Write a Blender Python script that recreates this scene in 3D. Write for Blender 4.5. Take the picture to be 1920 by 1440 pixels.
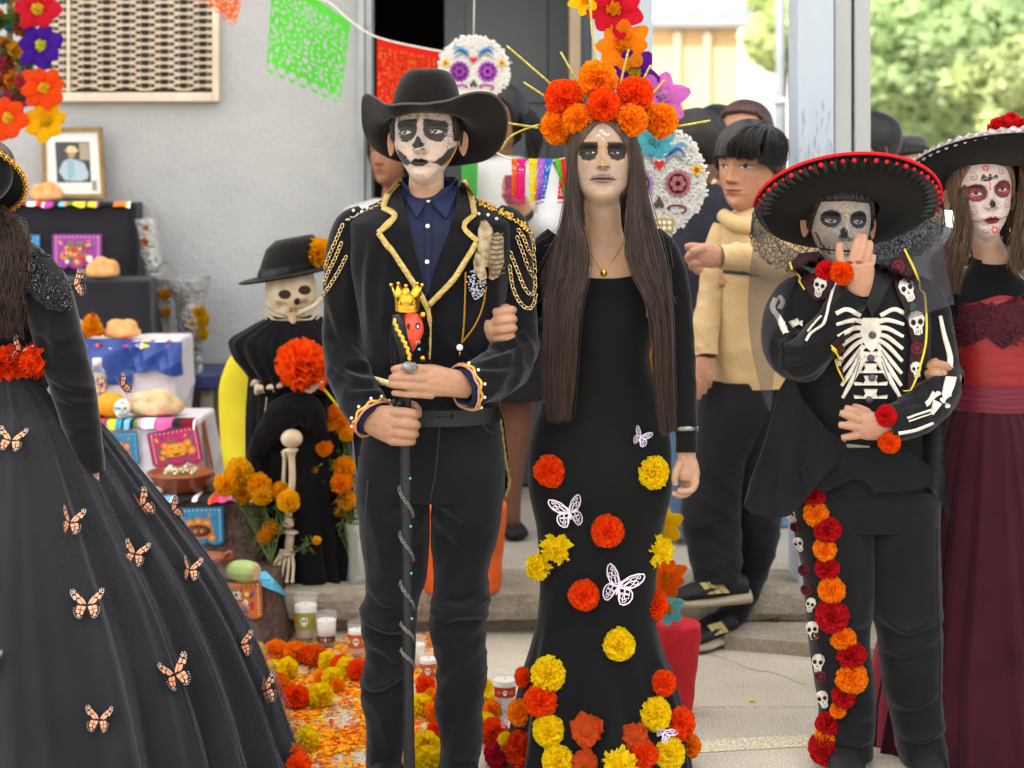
import bpy, bmesh, math, random
import numpy as np
from mathutils import Vector, Matrix, Quaternion
from mathutils.bvhtree import BVHTree
from mathutils.geometry import delaunay_2d_cdt

for o in list(bpy.data.objects): bpy.data.objects.remove(o)
SC = bpy.context.scene
COL = SC.collection
rnd = random.Random(7)
RNG = np.random.default_rng(11)
pi = math.pi

# ------------------------------------------------------------------ camera
F, YH, CX, CH = 3200.0,278.0,960.0,1.6     # focal length in photo pixels, horizon row, centre column, eye height
cam = bpy.data.cameras.new('camera'); camo = bpy.data.objects.new('camera', cam); COL.objects.link(camo)
cam.sensor_width = 36; cam.lens = F / 1920 * 36
cam.shift_y = -(720 - YH) / 1920
cam.clip_start = 0.05; cam.clip_end = 400
camo.location = (0,0, CH); camo.rotation_euler = (pi / 2,0,0)
cam.dof.use_dof = True; cam.dof.focus_distance = 4.32; cam.dof.aperture_fstop = 2.7
SC.camera = camo

# ------------------------------------------------------------------ sky, sun, exposure
SUN = Vector((-0.30,-0.52,0.80)).normalized()
w = bpy.data.worlds.new('World'); SC.world = w; w.use_nodes = True
nt = w.node_tree; nt.nodes.clear()
bg = nt.nodes.new('ShaderNodeBackground'); out = nt.nodes.new('ShaderNodeOutputWorld')
sky = nt.nodes.new('ShaderNodeTexSky'); sky.sky_type = 'NISHITA'; sky.sun_disc = False
sky.sun_elevation = math.asin(SUN.z); sky.sun_rotation = math.atan2(SUN.x, SUN.y)
sky.air_density = 1.0; sky.dust_density = 3.0; sky.ozone_density = 1.0
bg.inputs[1].default_value = 0.13
nt.links.new(sky.outputs[0], bg.inputs[0]); nt.links.new(bg.outputs[0], out.inputs[0])
sl = bpy.data.lights.new('sun', 'SUN'); sl.energy = 4.2; sl.angle = math.radians(0.6); sl.color = (1,.95,.88)
so = bpy.data.objects.new('sun', sl); COL.objects.link(so); so.location = (-3,-5,9)
so.rotation_euler = SUN.to_track_quat('Z', 'Y').to_euler()
SC.view_settings.view_transform = 'Standard'; SC.view_settings.look = 'None'
SC.view_settings.exposure = 1.5; SC.view_settings.gamma = 1.0
SC.cycles.max_bounces = 8; SC.cycles.transparent_max_bounces = 16
SC.cycles.use_denoising = True

# ------------------------------------------------------------------ helpers
def P(px, py, Y): return Vector(((px - CX) * Y / F, Y, CH - (py - YH) * Y / F))
def lin(h):
    if isinstance(h, str):
        c = [int(h[i:i + 2],16) / 255 for i in (0,2,4)]
    else: c = [x / 255 for x in h]
    return tuple(x / 12.92 if x <= .04045 else ((x + .055) / 1.055) ** 2.4 for x in c)
MATS = {}
def mat(name, col='808080', rough=.75, spec=.25, metal=0., bump=0., bs=80., var=0., vs=9., vcol=None, sheen=0.,
        transl=0., alpha=1., attr=False, stretch=None, trans=0., ior=1.45, emit=0., coat=0., det=4.):
    if name in MATS: return MATS[name]
    m = bpy.data.materials.new(name); MATS[name] = m; m.use_nodes = True
    n = m.node_tree.nodes; l = m.node_tree.links; n.clear()
    o = n.new('ShaderNodeOutputMaterial'); b = n.new('ShaderNodeBsdfPrincipled')
    c = (*lin(col),1)
    b.inputs['Base Color'].default_value = c; b.inputs['Roughness'].default_value = rough
    b.inputs['Specular IOR Level'].default_value = spec; b.inputs['Metallic'].default_value = metal
    b.inputs['Alpha'].default_value = alpha; b.inputs['Transmission Weight'].default_value = trans
    b.inputs['IOR'].default_value = ior; b.inputs['Coat Weight'].default_value = coat
    if sheen:
        b.inputs['Sheen Weight'].default_value = sheen; b.inputs['Sheen Roughness'].default_value = .4
    colout = None
    if attr:
        a = n.new('ShaderNodeAttribute'); a.attribute_name = 'Col'; colout = a.outputs['Color']
    tc = n.new('ShaderNodeTexCoord'); co = tc.outputs['Object']
    if stretch:
        mp = n.new('ShaderNodeMapping'); mp.inputs['Scale'].default_value = stretch
        l.new(co, mp.inputs[0]); co = mp.outputs[0]
    if var:
        t = n.new('ShaderNodeTexNoise'); t.inputs['Scale'].default_value = vs; t.inputs['Detail'].default_value = 5
        l.new(co, t.inputs['Vector'])
        r = n.new('ShaderNodeMapRange'); r.inputs[1].default_value = .3; r.inputs[2].default_value = .7
        r.inputs[3].default_value = 1 - var; r.inputs[4].default_value = 1 + var
        l.new(t.outputs[0], r.inputs[0])
        mx = n.new('ShaderNodeMix'); mx.data_type = 'RGBA'; mx.blend_type = 'MULTIPLY'; mx.inputs[0].default_value = 1
        if colout: l.new(colout, mx.inputs[6])
        else: mx.inputs[6].default_value = c
        if vcol:
            m2 = n.new('ShaderNodeMix'); m2.data_type = 'RGBA'; m2.inputs[6].default_value = c; m2.inputs[7].default_value = (*lin(vcol),1)
            r.inputs[3].default_value = 0; r.inputs[4].default_value = 1
            l.new(r.outputs[0], m2.inputs[0]); colout = m2.outputs[2]
        else:
            l.new(r.outputs[0], mx.inputs[7]); colout = mx.outputs[2]
    if colout: l.new(colout, b.inputs['Base Color'])
    if bump:
        t = n.new('ShaderNodeTexNoise'); t.inputs['Scale'].default_value = bs; t.inputs['Detail'].default_value = det
        l.new(co, t.inputs['Vector'])
        bp = n.new('ShaderNodeBump'); bp.inputs['Strength'].default_value = bump; bp.inputs['Distance'].default_value = .01
        l.new(t.outputs[0], bp.inputs['Height']); l.new(bp.outputs[0], b.inputs['Normal'])
    if emit:
        b.inputs['Emission Strength'].default_value = emit; b.inputs['Emission Color'].default_value = c
    if transl:
        tr = n.new('ShaderNodeBsdfTranslucent'); tr.inputs[0].default_value = c
        if colout: l.new(colout, tr.inputs[0])
        ms = n.new('ShaderNodeMixShader'); ms.inputs[0].default_value = transl
        l.new(b.outputs[0], ms.inputs[1]); l.new(tr.outputs[0], ms.inputs[2]); l.new(ms.outputs[0], o.inputs[0])
    else: l.new(b.outputs[0], o.inputs[0])
    return m

ORG = {}
def tag(o, label=None, cat=None, group=None, kind=None):
    if label: o['label'] = label
    if cat: o['category'] = cat
    if group: o['group'] = group
    if kind: o['kind'] = kind
    return o
def thing(name, label, cat, loc, group=None):
    o = bpy.data.objects.new(name, None); COL.objects.link(o); o.empty_display_size = .05
    o.location = loc; ORG[o.name] = Vector(loc)
    return tag(o, label, cat, group)
def mk(name, v, f, m, parent=None, smooth=True, fm=None, colors=None, org=None, label=None):
    """world-space vertices -> one mesh object; parent's origin becomes its origin"""
    v = np.asarray(v, dtype=float).reshape(-1,3)
    if parent is not None: og = np.array(ORG[parent.name])
    elif org is not None: og = np.array(org)
    else: og = np.array([(v[:, 0].min() + v[:, 0].max()) / 2,(v[:, 1].min() + v[:, 1].max()) / 2, v[:, 2].min()])
    me = bpy.data.meshes.new(name)
    f = [tuple(int(i) for i in q) for q in f]
    me.from_pydata((v - og).tolist(),[], f)
    ms = m if isinstance(m, (list, tuple)) else [m]
    for x in ms: me.materials.append(x)
    if fm is not None: me.polygons.foreach_set('material_index', np.asarray(fm, dtype=np.int32))
    if smooth: me.polygons.foreach_set('use_smooth', np.ones(len(me.polygons), dtype=bool))
    if colors is not None:
        a = me.color_attributes.new('Col', 'FLOAT_COLOR', 'POINT')
        c = np.ones((len(v),4)); c[:, :3] = colors; a.data.foreach_set('color', c.ravel())
    me.update()
    o = bpy.data.objects.new(name, me); COL.objects.link(o)
    if parent is not None: o.parent = parent
    else: o.location = og
    ORG[o.name] = Vector(og)
    if label: o['label'] = label
    return o
def inst(name, me, loc, rot=None, scale=1, parent=None):
    o = bpy.data.objects.new(name, me); COL.objects.link(o)
    og = ORG[parent.name] if parent is not None else Vector((0,0,0))
    if parent is not None: o.parent = parent
    o.location = Vector(loc) - og
    if rot is not None:
        o.rotation_mode = 'QUATERNION'; o.rotation_quaternion = rot
    o.scale = (scale,) * 3 if not hasattr(scale, '__len__') else scale
    ORG[o.name] = Vector(loc)
    return o
class MB:
    def __init__(s): s.v = []; s.f = []; s.m = []; s.n = 0; s.c = []
    def add(s, v, f, mi=0, col=None):
        v = np.asarray(v, dtype=float).reshape(-1,3)
        s.v.append(v); s.f.extend([tuple(int(i) + s.n for i in q) for q in f]); s.m.extend([mi] * len(f)); s.n += len(v)
        s.c.append(np.tile(np.array(col if col is not None else (1,1,1), dtype=float),(len(v),1)) if col is None or np.ndim(col) == 1 else np.asarray(col))
        return s
    def V(s): return np.concatenate(s.v) if s.v else np.zeros((0,3))
    def build(s, name, m, parent=None, smooth=True, colors=False, **k):
        return mk(name, s.V(), s.f, m, parent, smooth, s.m, np.concatenate(s.c) if colors else None, **k)
    def bvh(s): return BVHTree.FromPolygons([tuple(x) for x in s.V()], s.f)
def bvh_of(v, f): return BVHTree.FromPolygons([tuple(x) for x in np.asarray(v).reshape(-1,3)],[tuple(int(i) for i in q) for q in f])

def pchip(x, y, xi):
    x = np.asarray(x, float); y = np.asarray(y, float); xi = np.asarray(xi, float)
    h = np.diff(x); d = np.diff(y) / h; m = np.zeros_like(y)
    m[0] = d[0]; m[-1] = d[-1]
    for i in range(1, len(x) - 1):
        if d[i - 1] * d[i] > 0:
            w1 = 2 * h[i] + h[i - 1]; w2 = h[i] + 2 * h[i - 1]; m[i] = (w1 + w2) / (w1 / d[i - 1] + w2 / d[i])
    k = np.clip(np.searchsorted(x, xi) - 1,0, len(h) - 1); t = (xi - x[k]) / h[k]
    return ((1 + 2 * t) * (1 - t) ** 2) * y[k] + t * (1 - t) ** 2 * h[k] * m[k] + t * t * (3 - 2 * t) * y[k + 1] + t * t * (t - 1) * h[k] * m[k + 1]
def ipk(keys, n):
    keys = np.asarray(keys, float); t = np.linspace(keys[0,0], keys[-1,0], n)
    return np.stack([t] + [pchip(keys[:, 0], keys[:, j], t) for j in range(1, keys.shape[1])],1)
def cr(pts, n):
    """smooth resample of a polyline of any dimension (chord-length Catmull-Rom)"""
    p = np.asarray(pts, float)
    if len(p) == 2: return p[0] + (p[1] - p[0]) * np.linspace(0,1, n)[:, None]
    d = np.maximum(np.linalg.norm(np.diff(p[:, :3], axis=0), axis=1),1e-6); s = np.concatenate([[0], np.cumsum(d)])
    q = np.linspace(0, s[-1], n); k = np.clip(np.searchsorted(s, q, side='right') - 1,0, len(d) - 1)
    m = np.zeros_like(p); m[1:-1] = (p[2:] - p[:-2]) / (s[2:] - s[:-2])[:, None]; m[0] = (p[1] - p[0]) / d[0]; m[-1] = (p[-1] - p[-2]) / d[-1]
    t = ((q - s[k]) / d[k])[:, None]; h = d[k][:, None]
    return ((1 + 2 * t) * (1 - t) ** 2) * p[k] + t * (1 - t) ** 2 * h * m[k] + t * t * (3 - 2 * t) * p[k + 1] + t * t * (t - 1) * h * m[k + 1]
def gridf(R, S, closed=True):
    r = np.arange(R - 1)[:, None]; s = np.arange(S if closed else S - 1)[None, :]; s2 = (s + 1) % S
    return np.stack([r * S + s, r * S + s2,(r + 1) * S + s2,(r + 1) * S + s],-1).reshape(-1,4).tolist()
def loft(rings, cap0=True, cap1=True, closed=True):
    R, S = rings.shape[:2]; f = gridf(R, S, closed); v = rings.reshape(-1,3)
    if closed and cap0:
        v = np.vstack([v, rings[0].mean(0)]); k = len(v) - 1; f += [(k, (i + 1) % S, i) for i in range(S)]
    if closed and cap1:
        v = np.vstack([v, rings[-1].mean(0)]); k = len(v) - 1; b = (R - 1) * S; f += [(k, b + i, b + (i + 1) % S) for i in range(S)]
    return v, f
def sgp(x, p): return np.sign(x) * np.abs(x) ** p
def vrings(keys, n, S, p=1.0, th=None):
    """upright body: keys rows (py, xl, xr, Yc, ry_metres); silhouettes read off the picture at depth Yc"""
    k = ipk(keys, n); th = np.linspace(0,2 * pi, S, endpoint=False) if th is None else th; S = len(th)
    Y = k[:, 3]; cx = ((k[:, 1] + k[:, 2]) / 2 - CX) * Y / F; rx = (k[:, 2] - k[:, 1]) / 2 * Y / F
    z = CH - (k[:, 0] - YH) * Y / F
    r = np.zeros((n, S, 3))
    r[:, :, 0] = cx[:, None] + rx[:, None] * sgp(np.sin(th), p)[None]
    r[:, :, 1] = Y[:, None] - k[:, 4][:, None] * sgp(np.cos(th), p)[None]
    r[:, :, 2] = z[:, None]
    return r
def trings(path, n, S, ex=1.0, up=(0,1,0)):
    """tube along a path; rows (x,y,z,ra,rb): ra across, rb along the depth axis"""
    q = cr(path, n); c = q[:, :3]; t = np.gradient(c, axis=0); t /= np.linalg.norm(t, axis=1)[:, None] + 1e-9
    u = np.array(up, float); th = np.linspace(0,2 * pi, S, endpoint=False); R = np.zeros((n, S, 3))
    for i in range(n):
        b = u - t[i] * (u @ t[i])
        if np.linalg.norm(b) < 1e-3: b = np.array([1., 0,0])
        b /= np.linalg.norm(b); a = np.cross(t[i], b); u = b if False else u
        R[i] = c[i] + np.outer(sgp(np.sin(th), ex), a) * q[i, 3] - np.outer(sgp(np.cos(th), ex), b) * q[i, 4]
    return R
def pxpath(rows):
    """rows (px,py,Y,rpx[,ratio]) -> world rows for trings"""
    o = []
    for r in rows:
        p = P(r[0], r[1], r[2]); ra = r[3] * r[2] / F; o.append((*p, ra, ra * (r[4] if len(r) > 4 else 1)))
    return o
def tube(path, n=16, S=8, ex=1.0, caps=True): return loft(trings(path, n, S, ex), caps, caps)
def wire(pts, r, n=None, S=5):
    pts = [tuple(p) + (r, r) for p in pts]; return tube(pts, n or max(2, len(pts) * 3), S)
def push(rings, d):
    c = rings.mean(1, keepdims=True); v = rings - c; L = np.linalg.norm(v, axis=2, keepdims=True) + 1e-9
    return rings + v / L * d[..., None]
def creases(R, S, amp, fs=9, ft=1, seed=0, n=4, sharp=.7):
    """cloth folds over a ring grid"""
    g = np.random.default_rng(seed); s = np.linspace(0,1, R)[:, None]; th = np.linspace(0,2 * pi, S, endpoint=False)[None]
    d = np.zeros((R, S))
    for i in range(n):
        a = fs * g.uniform(.6,1.5); b = int(round(ft * g.integers(1,3) * g.choice([-1,1]))); ph = g.uniform(0,6.28)
        w = np.sin(a * 2 * s + .9 * np.sin(th * g.integers(1,3) + ph) + b * th + ph)
        m = .5 + .5 * np.sin(th * g.integers(1,3) + g.uniform(0,6.28) + s * 4 * g.uniform(-1,1))
        d += (1 - np.abs(w) ** sharp - .4) * m / n
    a = amp if np.ndim(amp) == 0 else np.asarray(amp)[:, None]
    return d * a * 2
def pleats(R, S, n, amp, seed=0, sharp=1.0):
    g = np.random.default_rng(seed); s = np.linspace(0,1, R)[:, None]; th = np.linspace(0,2 * pi, S, endpoint=False)[None]
    ph = th * n + 1.5 * np.sin(th * 3 + g.uniform(0,6)) + .9 * np.sin(th * 5 + g.uniform(0,6)) + .8 * np.sin(s * 3 + th * 2)
    d = sgp(np.sin(ph), sharp) + .4 * np.sin(ph * 1.7 + s * 2)
    a = amp if np.ndim(amp) == 0 else np.asarray(amp)[:, None]
    return d * a
def fold(R, lines, w0=8):
    """sharp cloth folds along lines read off the photograph, raised from the ring grid"""
    c = R.mean(1, keepdims=True); d = R - c; L = np.linalg.norm(d, axis=2, keepdims=True) + 1e-9; n = d / L; px = CX + R[..., 0] * F / R[..., 1]; py = YH - (R[..., 2] - CH) * F / R[..., 1]; front = np.clip(-n[..., 1] * 2 + .5,0,1); o = np.zeros(px.shape)
    for pts, amp, w in lines:
        q = cr(np.array(pts, float),16); best = np.full(px.shape, 1e9); sg = np.zeros(px.shape); tt = np.zeros(px.shape)
        for i in range(15):
            a, b = q[i], q[i + 1]; ab = b - a; t = np.clip(((px - a[0]) * ab[0] + (py - a[1]) * ab[1]) / (ab @ ab + 1e-9),0,1); ex, ey = px - a[0] - ab[0] * t, py - a[1] - ab[1] * t; e = np.hypot(ex, ey); m = e < best; best = np.where(m, e, best); sg = np.where(m, np.sign(ab[0] * ey - ab[1] * ex), sg); tt = np.where(m, (i + t) / 15, tt)
        s = best * sg / w; o += amp * (np.exp(-s * s) - .75 * np.exp(-(s - 1.7) ** 2)) * (np.sin(np.clip(tt, .02,.98) * pi) ** .6) * front
    return R + n * o[..., None]
def remesh(v, f, vox, smooth=2):
    me = bpy.data.meshes.new('t'); me.from_pydata(np.asarray(v).tolist(),[],[tuple(int(i) for i in q) for q in f])
    o = bpy.data.objects.new('t', me); COL.objects.link(o)
    m = o.modifiers.new('r', 'REMESH'); m.mode = 'VOXEL'; m.voxel_size = vox; m.use_smooth_shade = True
    if smooth:
        s = o.modifiers.new('s', 'SMOOTH'); s.factor = .5; s.iterations = smooth
    dg = bpy.context.evaluated_depsgraph_get(); e = o.evaluated_get(dg); r = bpy.data.meshes.new_from_object(e)
    V = np.zeros(len(r.vertices) * 3); r.vertices.foreach_get('co', V); Fc = [tuple(p.vertices) for p in r.polygons]
    bpy.data.objects.remove(o); bpy.data.meshes.remove(me); bpy.data.meshes.remove(r)
    return V.reshape(-1,3), Fc
def ball(c, r, nu=10, nv=7, sq=(1,1,1)):
    th = np.linspace(0,2 * pi, nu, endpoint=False); ph = np.linspace(.001, pi - .001, nv)
    R = np.stack([np.sin(ph)[:, None] * np.cos(th)[None], np.sin(ph)[:, None] * np.sin(th)[None], np.cos(ph)[:, None] * np.ones(nu)[None]],-1)
    rr = np.array(r if np.ndim(r) else (r, r, r)) * np.array(sq)
    return loft(R * rr + np.array(c), False, False)
def gem(c, r):
    v = np.array([(0,0,1),(.89,0,.45),(.28,.85,.45),(-.72,.53,.45),(-.72,-.53,.45),(.28,-.85,.45),(.72,.53,-.45),(-.28,.85,-.45),(-.89,0,-.45),(-.28,-.85,-.45),(.72,-.53,-.45),(0,0,-1)])
    f = [(0,1,2),(0,2,3),(0,3,4),(0,4,5),(0,5,1),(1,6,2),(2,7,3),(3,8,4),(4,9,5),(5,10,1),(6,7,2),(7,8,3),(8,9,4),(9,10,5),(10,6,1),(11,7,6),(11,8,7),(11,9,8),(11,10,9),(11,6,10)]
    return v * r + np.array(c), f
def box(c, s, rz=0):
    v = np.array([(x, y, z) for x in (-.5,.5) for y in (-.5,.5) for z in (-.5,.5)]) * np.array(s)
    cs, sn = math.cos(rz), math.sin(rz); v = np.stack([v[:, 0] * cs - v[:, 1] * sn, v[:, 0] * sn + v[:, 1] * cs, v[:, 2]],1) + np.array(c)
    return v, [(0,1,3,2),(4,6,7,5),(0,4,5,1),(2,3,7,6),(0,2,6,4),(1,5,7,3)]
def bbox2(x0, x1, y0, y1, z0, z1): return box(((x0 + x1) / 2,(y0 + y1) / 2,(z0 + z1) / 2),(x1 - x0, y1 - y0, z1 - z0))
def bevbox(name, x0, x1, y0, y1, z0, z1, m, parent=None, bev=.01, seg=2, **k):
    bm = bmesh.new(); v, f = bbox2(x0, x1, y0, y1, z0, z1); vs = [bm.verts.new(p) for p in v]
    for q in f: bm.faces.new([vs[i] for i in q])
    bmesh.ops.recalc_face_normals(bm, faces=bm.faces)
    bmesh.ops.bevel(bm, geom=bm.edges[:], offset=bev, segments=seg, profile=.5, affect='EDGES')
    V = [tuple(x.co) for x in bm.verts]; bm.verts.index_update(); Fc = [tuple(q.index for q in x.verts) for x in bm.faces]; bm.free()
    return mk(name, V, Fc, m, parent, False, **k)
EYE = Vector((0,0, CH))
def cast(b, px, py):
    d = (P(px, py, 5) - EYE).normalized(); h = b.ray_cast(EYE, d)
    if h[0] is None: return None
    n = h[1] if h[1].dot(d) < 0 else -h[1]
    return h[0], n
def castn(b, px, py, Yd):
    h = cast(b, px, py)
    if h is None:
        p = P(px, py, Yd); q = b.find_nearest(p)
        if q[0] is None: return p, Vector((0,-1,0))
        n = q[1] if q[1].y < 0 else -q[1]
        return Vector((p.x, q[0].y, p.z)) * 1.0, n
    return h
def tri_poly(poly, step, holes=()):
    """conforming triangulation of a 2-D outline with inner points"""
    def dens(p):
        o = []
        for i in range(len(p)):
            a = np.array(p[i], float); b = np.array(p[(i + 1) % len(p)], float); k = max(1, int(np.linalg.norm(b - a) / step))
            o += [tuple(a + (b - a) * j / k) for j in range(k)]
        return o
    B = dens(poly); pts = list(B); E = [(i, (i + 1) % len(B)) for i in range(len(B))]
    A = np.array(B); x0, y0 = A.min(0); x1, y1 = A.max(0)
    gx = [(x, y) for iy, y in enumerate(np.arange(y0 + step / 2, y1, step)) for x in np.arange(x0 + step / 2 + (iy % 2) * step / 2, x1, step)]
    if gx:
        gx = np.array(gx); gx = gx[inside_many(A, gx[:, 0], gx[:, 1])]
        if len(gx): gx = gx[np.min(np.hypot(gx[:, :1] - A[None, :, 0], gx[:, 1:] - A[None, :, 1]),1) > step * .45]; pts += [tuple(q) for q in gx]
    r = delaunay_2d_cdt([Vector(p) for p in pts], E, [list(range(len(B)))],1,1e-5)
    return np.array([tuple(p) for p in r[0]]),[tuple(q) for q in r[2]]
def inside_many(A, x, y):
    r = np.zeros(len(x), bool); x2, y2 = np.roll(A[:, 0],-1), np.roll(A[:, 1],-1)
    for a, b, c, d in zip(A[:, 0], A[:, 1], x2, y2):
        if b != d: r ^= ((b > y) != (d > y)) & (x < (c - a) * (y - b) / (d - b) + a)
    return r
def inside(A, x, y):
    x1, y1 = A[:, 0], A[:, 1]; x2, y2 = np.roll(x1,-1), np.roll(y1,-1)
    c = (y1 > y) != (y2 > y)
    with np.errstate(divide='ignore', invalid='ignore'): t = x < (x2 - x1) * (y - y1) / (y2 - y1) + x1
    return bool(np.sum(c & t) % 2)
def decal(b, poly, off=.003, Yd=4.3, step=6, thick=.002, mb=None, mi=0, amp=0):
    """thin applied layer (lapel, print, trim) that follows a surface"""
    p2, f = tri_poly(poly, step); top = []; bot = []
    for (x, y) in p2:
        l, n = castn(b, x, y, Yd); o = off + (amp * math.sin(x * .21 + y * .13) if amp else 0)
        top.append(l + n * o); bot.append(l + n * (o - thick))
    v = [tuple(q) for q in top]; F2 = list(f)
    if thick > 0:
        from collections import Counter
        N = len(v); v += [tuple(q) for q in bot]; ec = Counter()
        for q in f:
            for i in range(len(q)): ec[(q[i], q[(i + 1) % len(q)])] += 1
        for (i, j) in list(ec):
            if (j, i) not in ec: F2.append((i, j, j + N, i + N))
    mb = mb or MB(); mb.add(v, F2, mi); return mb
def ribbon(b, pts, wpx, off=.004, Yd=4.3, n=40, mb=None, mi=0, wig=0, thick=.002):
    """strip of given pixel width laid along a surface"""
    q = cr(np.array(pts, float), n) if len(pts) > 2 and n else np.array(pts, float)
    t = np.gradient(q, axis=0); t /= np.linalg.norm(t, axis=1)[:, None] + 1e-9; nn = np.stack([-t[:, 1], t[:, 0]],1)
    rows = []
    for i in range(len(q)):
        w_ = wpx[0] + (wpx[1] - wpx[0]) * i / (len(q) - 1) if hasattr(wpx, '__len__') else wpx
        a = math.sin(i * 1.9) * wig
        r = []
        for k, e in ((-.5,-thick),(-.5,0),(0, thick * .6),(.5,0),(.5,-thick)):
            x = q[i] + nn[i] * (w_ * k + a); l, m_ = castn(b, x[0], x[1], Yd); r.append(l + m_ * (off + e))
        rows.append(r)
    R = np.array([[tuple(c) for c in r] for r in rows]); mb = mb or MB(); mb.add(R.reshape(-1,3), gridf(len(R),5, False), mi); return mb
def poly_ell(cx, cy, rx, ry, n=14, a=0):
    c, s = math.cos(a), math.sin(a)
    return [(cx + rx * math.cos(t) * c - ry * math.sin(t) * s, cy + rx * math.cos(t) * s + ry * math.sin(t) * c) for t in np.linspace(0,2 * pi, n, endpoint=False)]
def quat_to(n, up=None, spin=0):
    n = Vector(n).normalized(); q = n.to_track_quat('Z', 'Y')
    return q @ Quaternion((0,0,1), spin)
# ================================================================== setting
def concrete(name, c1, c2, speck=.35, sscale=260, bump=.25, big=1.6, stretch=None):
    m = bpy.data.materials.new(name); MATS[name] = m; m.use_nodes = True
    n = m.node_tree.nodes; l = m.node_tree.links; b = n['Principled BSDF']
    b.inputs['Roughness'].default_value = .88; b.inputs['Specular IOR Level'].default_value = .2
    tc = n.new('ShaderNodeTexCoord')
    a = n.new('ShaderNodeTexNoise'); a.inputs['Scale'].default_value = big; a.inputs['Detail'].default_value = 8; a.inputs['Roughness'].default_value = .65
    s = n.new('ShaderNodeTexNoise'); s.inputs['Scale'].default_value = sscale; s.inputs['Detail'].default_value = 3; s.inputs['Roughness'].default_value = .7
    d = n.new('ShaderNodeTexNoise'); d.inputs['Scale'].default_value = 22; d.inputs['Detail'].default_value = 6; d.inputs['Distortion'].default_value = 1.2
    for t in (a, s, d): l.new(tc.outputs['Object'], t.inputs[0])
    mx = n.new('ShaderNodeMix'); mx.data_type = 'RGBA'; mx.inputs[6].default_value = (*lin(c1),1); mx.inputs[7].default_value = (*lin(c2),1)
    r0 = n.new('ShaderNodeMapRange'); r0.inputs[1].default_value = .35; r0.inputs[2].default_value = .68; l.new(a.outputs[0], r0.inputs[0]); l.new(r0.outputs[0], mx.inputs[0])
    r1 = n.new('ShaderNodeMapRange'); r1.inputs[1].default_value = .34; r1.inputs[2].default_value = .62; r1.inputs[3].default_value = 1 - speck; r1.inputs[4].default_value = 1 + speck * .25
    l.new(s.outputs[0], r1.inputs[0])
    m2 = n.new('ShaderNodeMix'); m2.data_type = 'RGBA'; m2.blend_type = 'MULTIPLY'; m2.inputs[0].default_value = 1
    l.new(mx.outputs[2], m2.inputs[6]); l.new(r1.outputs[0], m2.inputs[7]); l.new(m2.outputs[2], b.inputs['Base Color'])
    ad = n.new('ShaderNodeMath'); ad.operation = 'MULTIPLY_ADD'; ad.inputs[1].default_value = .35; l.new(s.outputs[0], ad.inputs[0]); l.new(d.outputs[0], ad.inputs[2])
    bp = n.new('ShaderNodeBump'); bp.inputs['Strength'].default_value = bump; bp.inputs['Distance'].default_value = .012
    l.new(ad.outputs[0], bp.inputs['Height']); l.new(bp.outputs[0], b.inputs['Normal'])
    return m
M_ground = concrete('ground_concrete', 'd3cab7', 'b0a896', .5,190,.4,1.1)
M_dust = concrete('joint_dirt', '8d8676', '7a7468', .3)
M_platform = concrete('platform_concrete', 'bdb6a8', 'a49d90', .3,240,.25)
M_kerb = concrete('kerb_concrete', 'ada391', '877d6c', .35,170,.8,5)
M_stucco = concrete('grey_stucco', 'b6b8ba', '9ea2a6', .08,90,.42,.8)
g = mk('ground', *bbox2(-60,60,-8,160,-.2,-.014), M_dust, smooth=False, org=(0,0,0)); tag(g, 'pale worn concrete yard in front of the step', None, None, 'structure')
xs = [-7.3,-5.2,-3.1,-.62,1.93,4.1,6.3]
for (y0, y1) in ((-1.0,.98),(.986,2.944),(2.95,4.882),(4.888,5.66)):
    for a, b in zip(xs[:-1], xs[1:]):
        bevbox('slab', a + .003, b - .003, y0, y1,-.1,0, M_ground, g, .004,1)
far = mk('yard_ground', *bbox2(-50,50,9.5,120,-.12,-.004), M_ground, smooth=False, org=(0,0,0)); tag(far, 'sunlit concrete yard behind the covered walkway', None, None, 'structure')
mb = MB(); q = cr(np.array([(1308,1222),(1360,1236),(1410,1256),(1450,1262),(1512,1286)], float),40); pts = [P(x, y + .8 * math.sin(x * .6),5120 / (y - YH)) for x, y in q]
mb.add(np.array([[(p.x, p.y - .002,.0012),(p.x, p.y + .002,.0012)] for p in pts]).reshape(-1,3), gridf(40,2, False)); mb.build('crack', mat('crack_dark', '6a6254', .9), g, False)
a, b = P(1180,1412,5120 / 1134), P(1560,1390,5120 / 1112); mk('paint_line', [(a.x, a.y - .03,.0015),(b.x, b.y - .03,.0015),(b.x, b.y + .06,.0015),(a.x, a.y + .06,.0015)],[(0,1,2,3)], concrete('worn_yellow_paint', 'd8ceae', 'd0c7b2', .5,120,.2,9), g, False)
# raised walkway with an overhanging nosing
KT = .145; KY = 5.6
pf = mk('pavement', *bbox2(-8,6,5.67,9.6,-.1, KT - .07), M_kerb, smooth=False, org=(0,0,0)); tag(pf, 'raised concrete walkway with a worn kerb edge', None, None, 'structure')
bevbox('walkway_top', -8,6,5.9,9.6, KT - .068, KT, M_platform, pf, .003,1)
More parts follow.
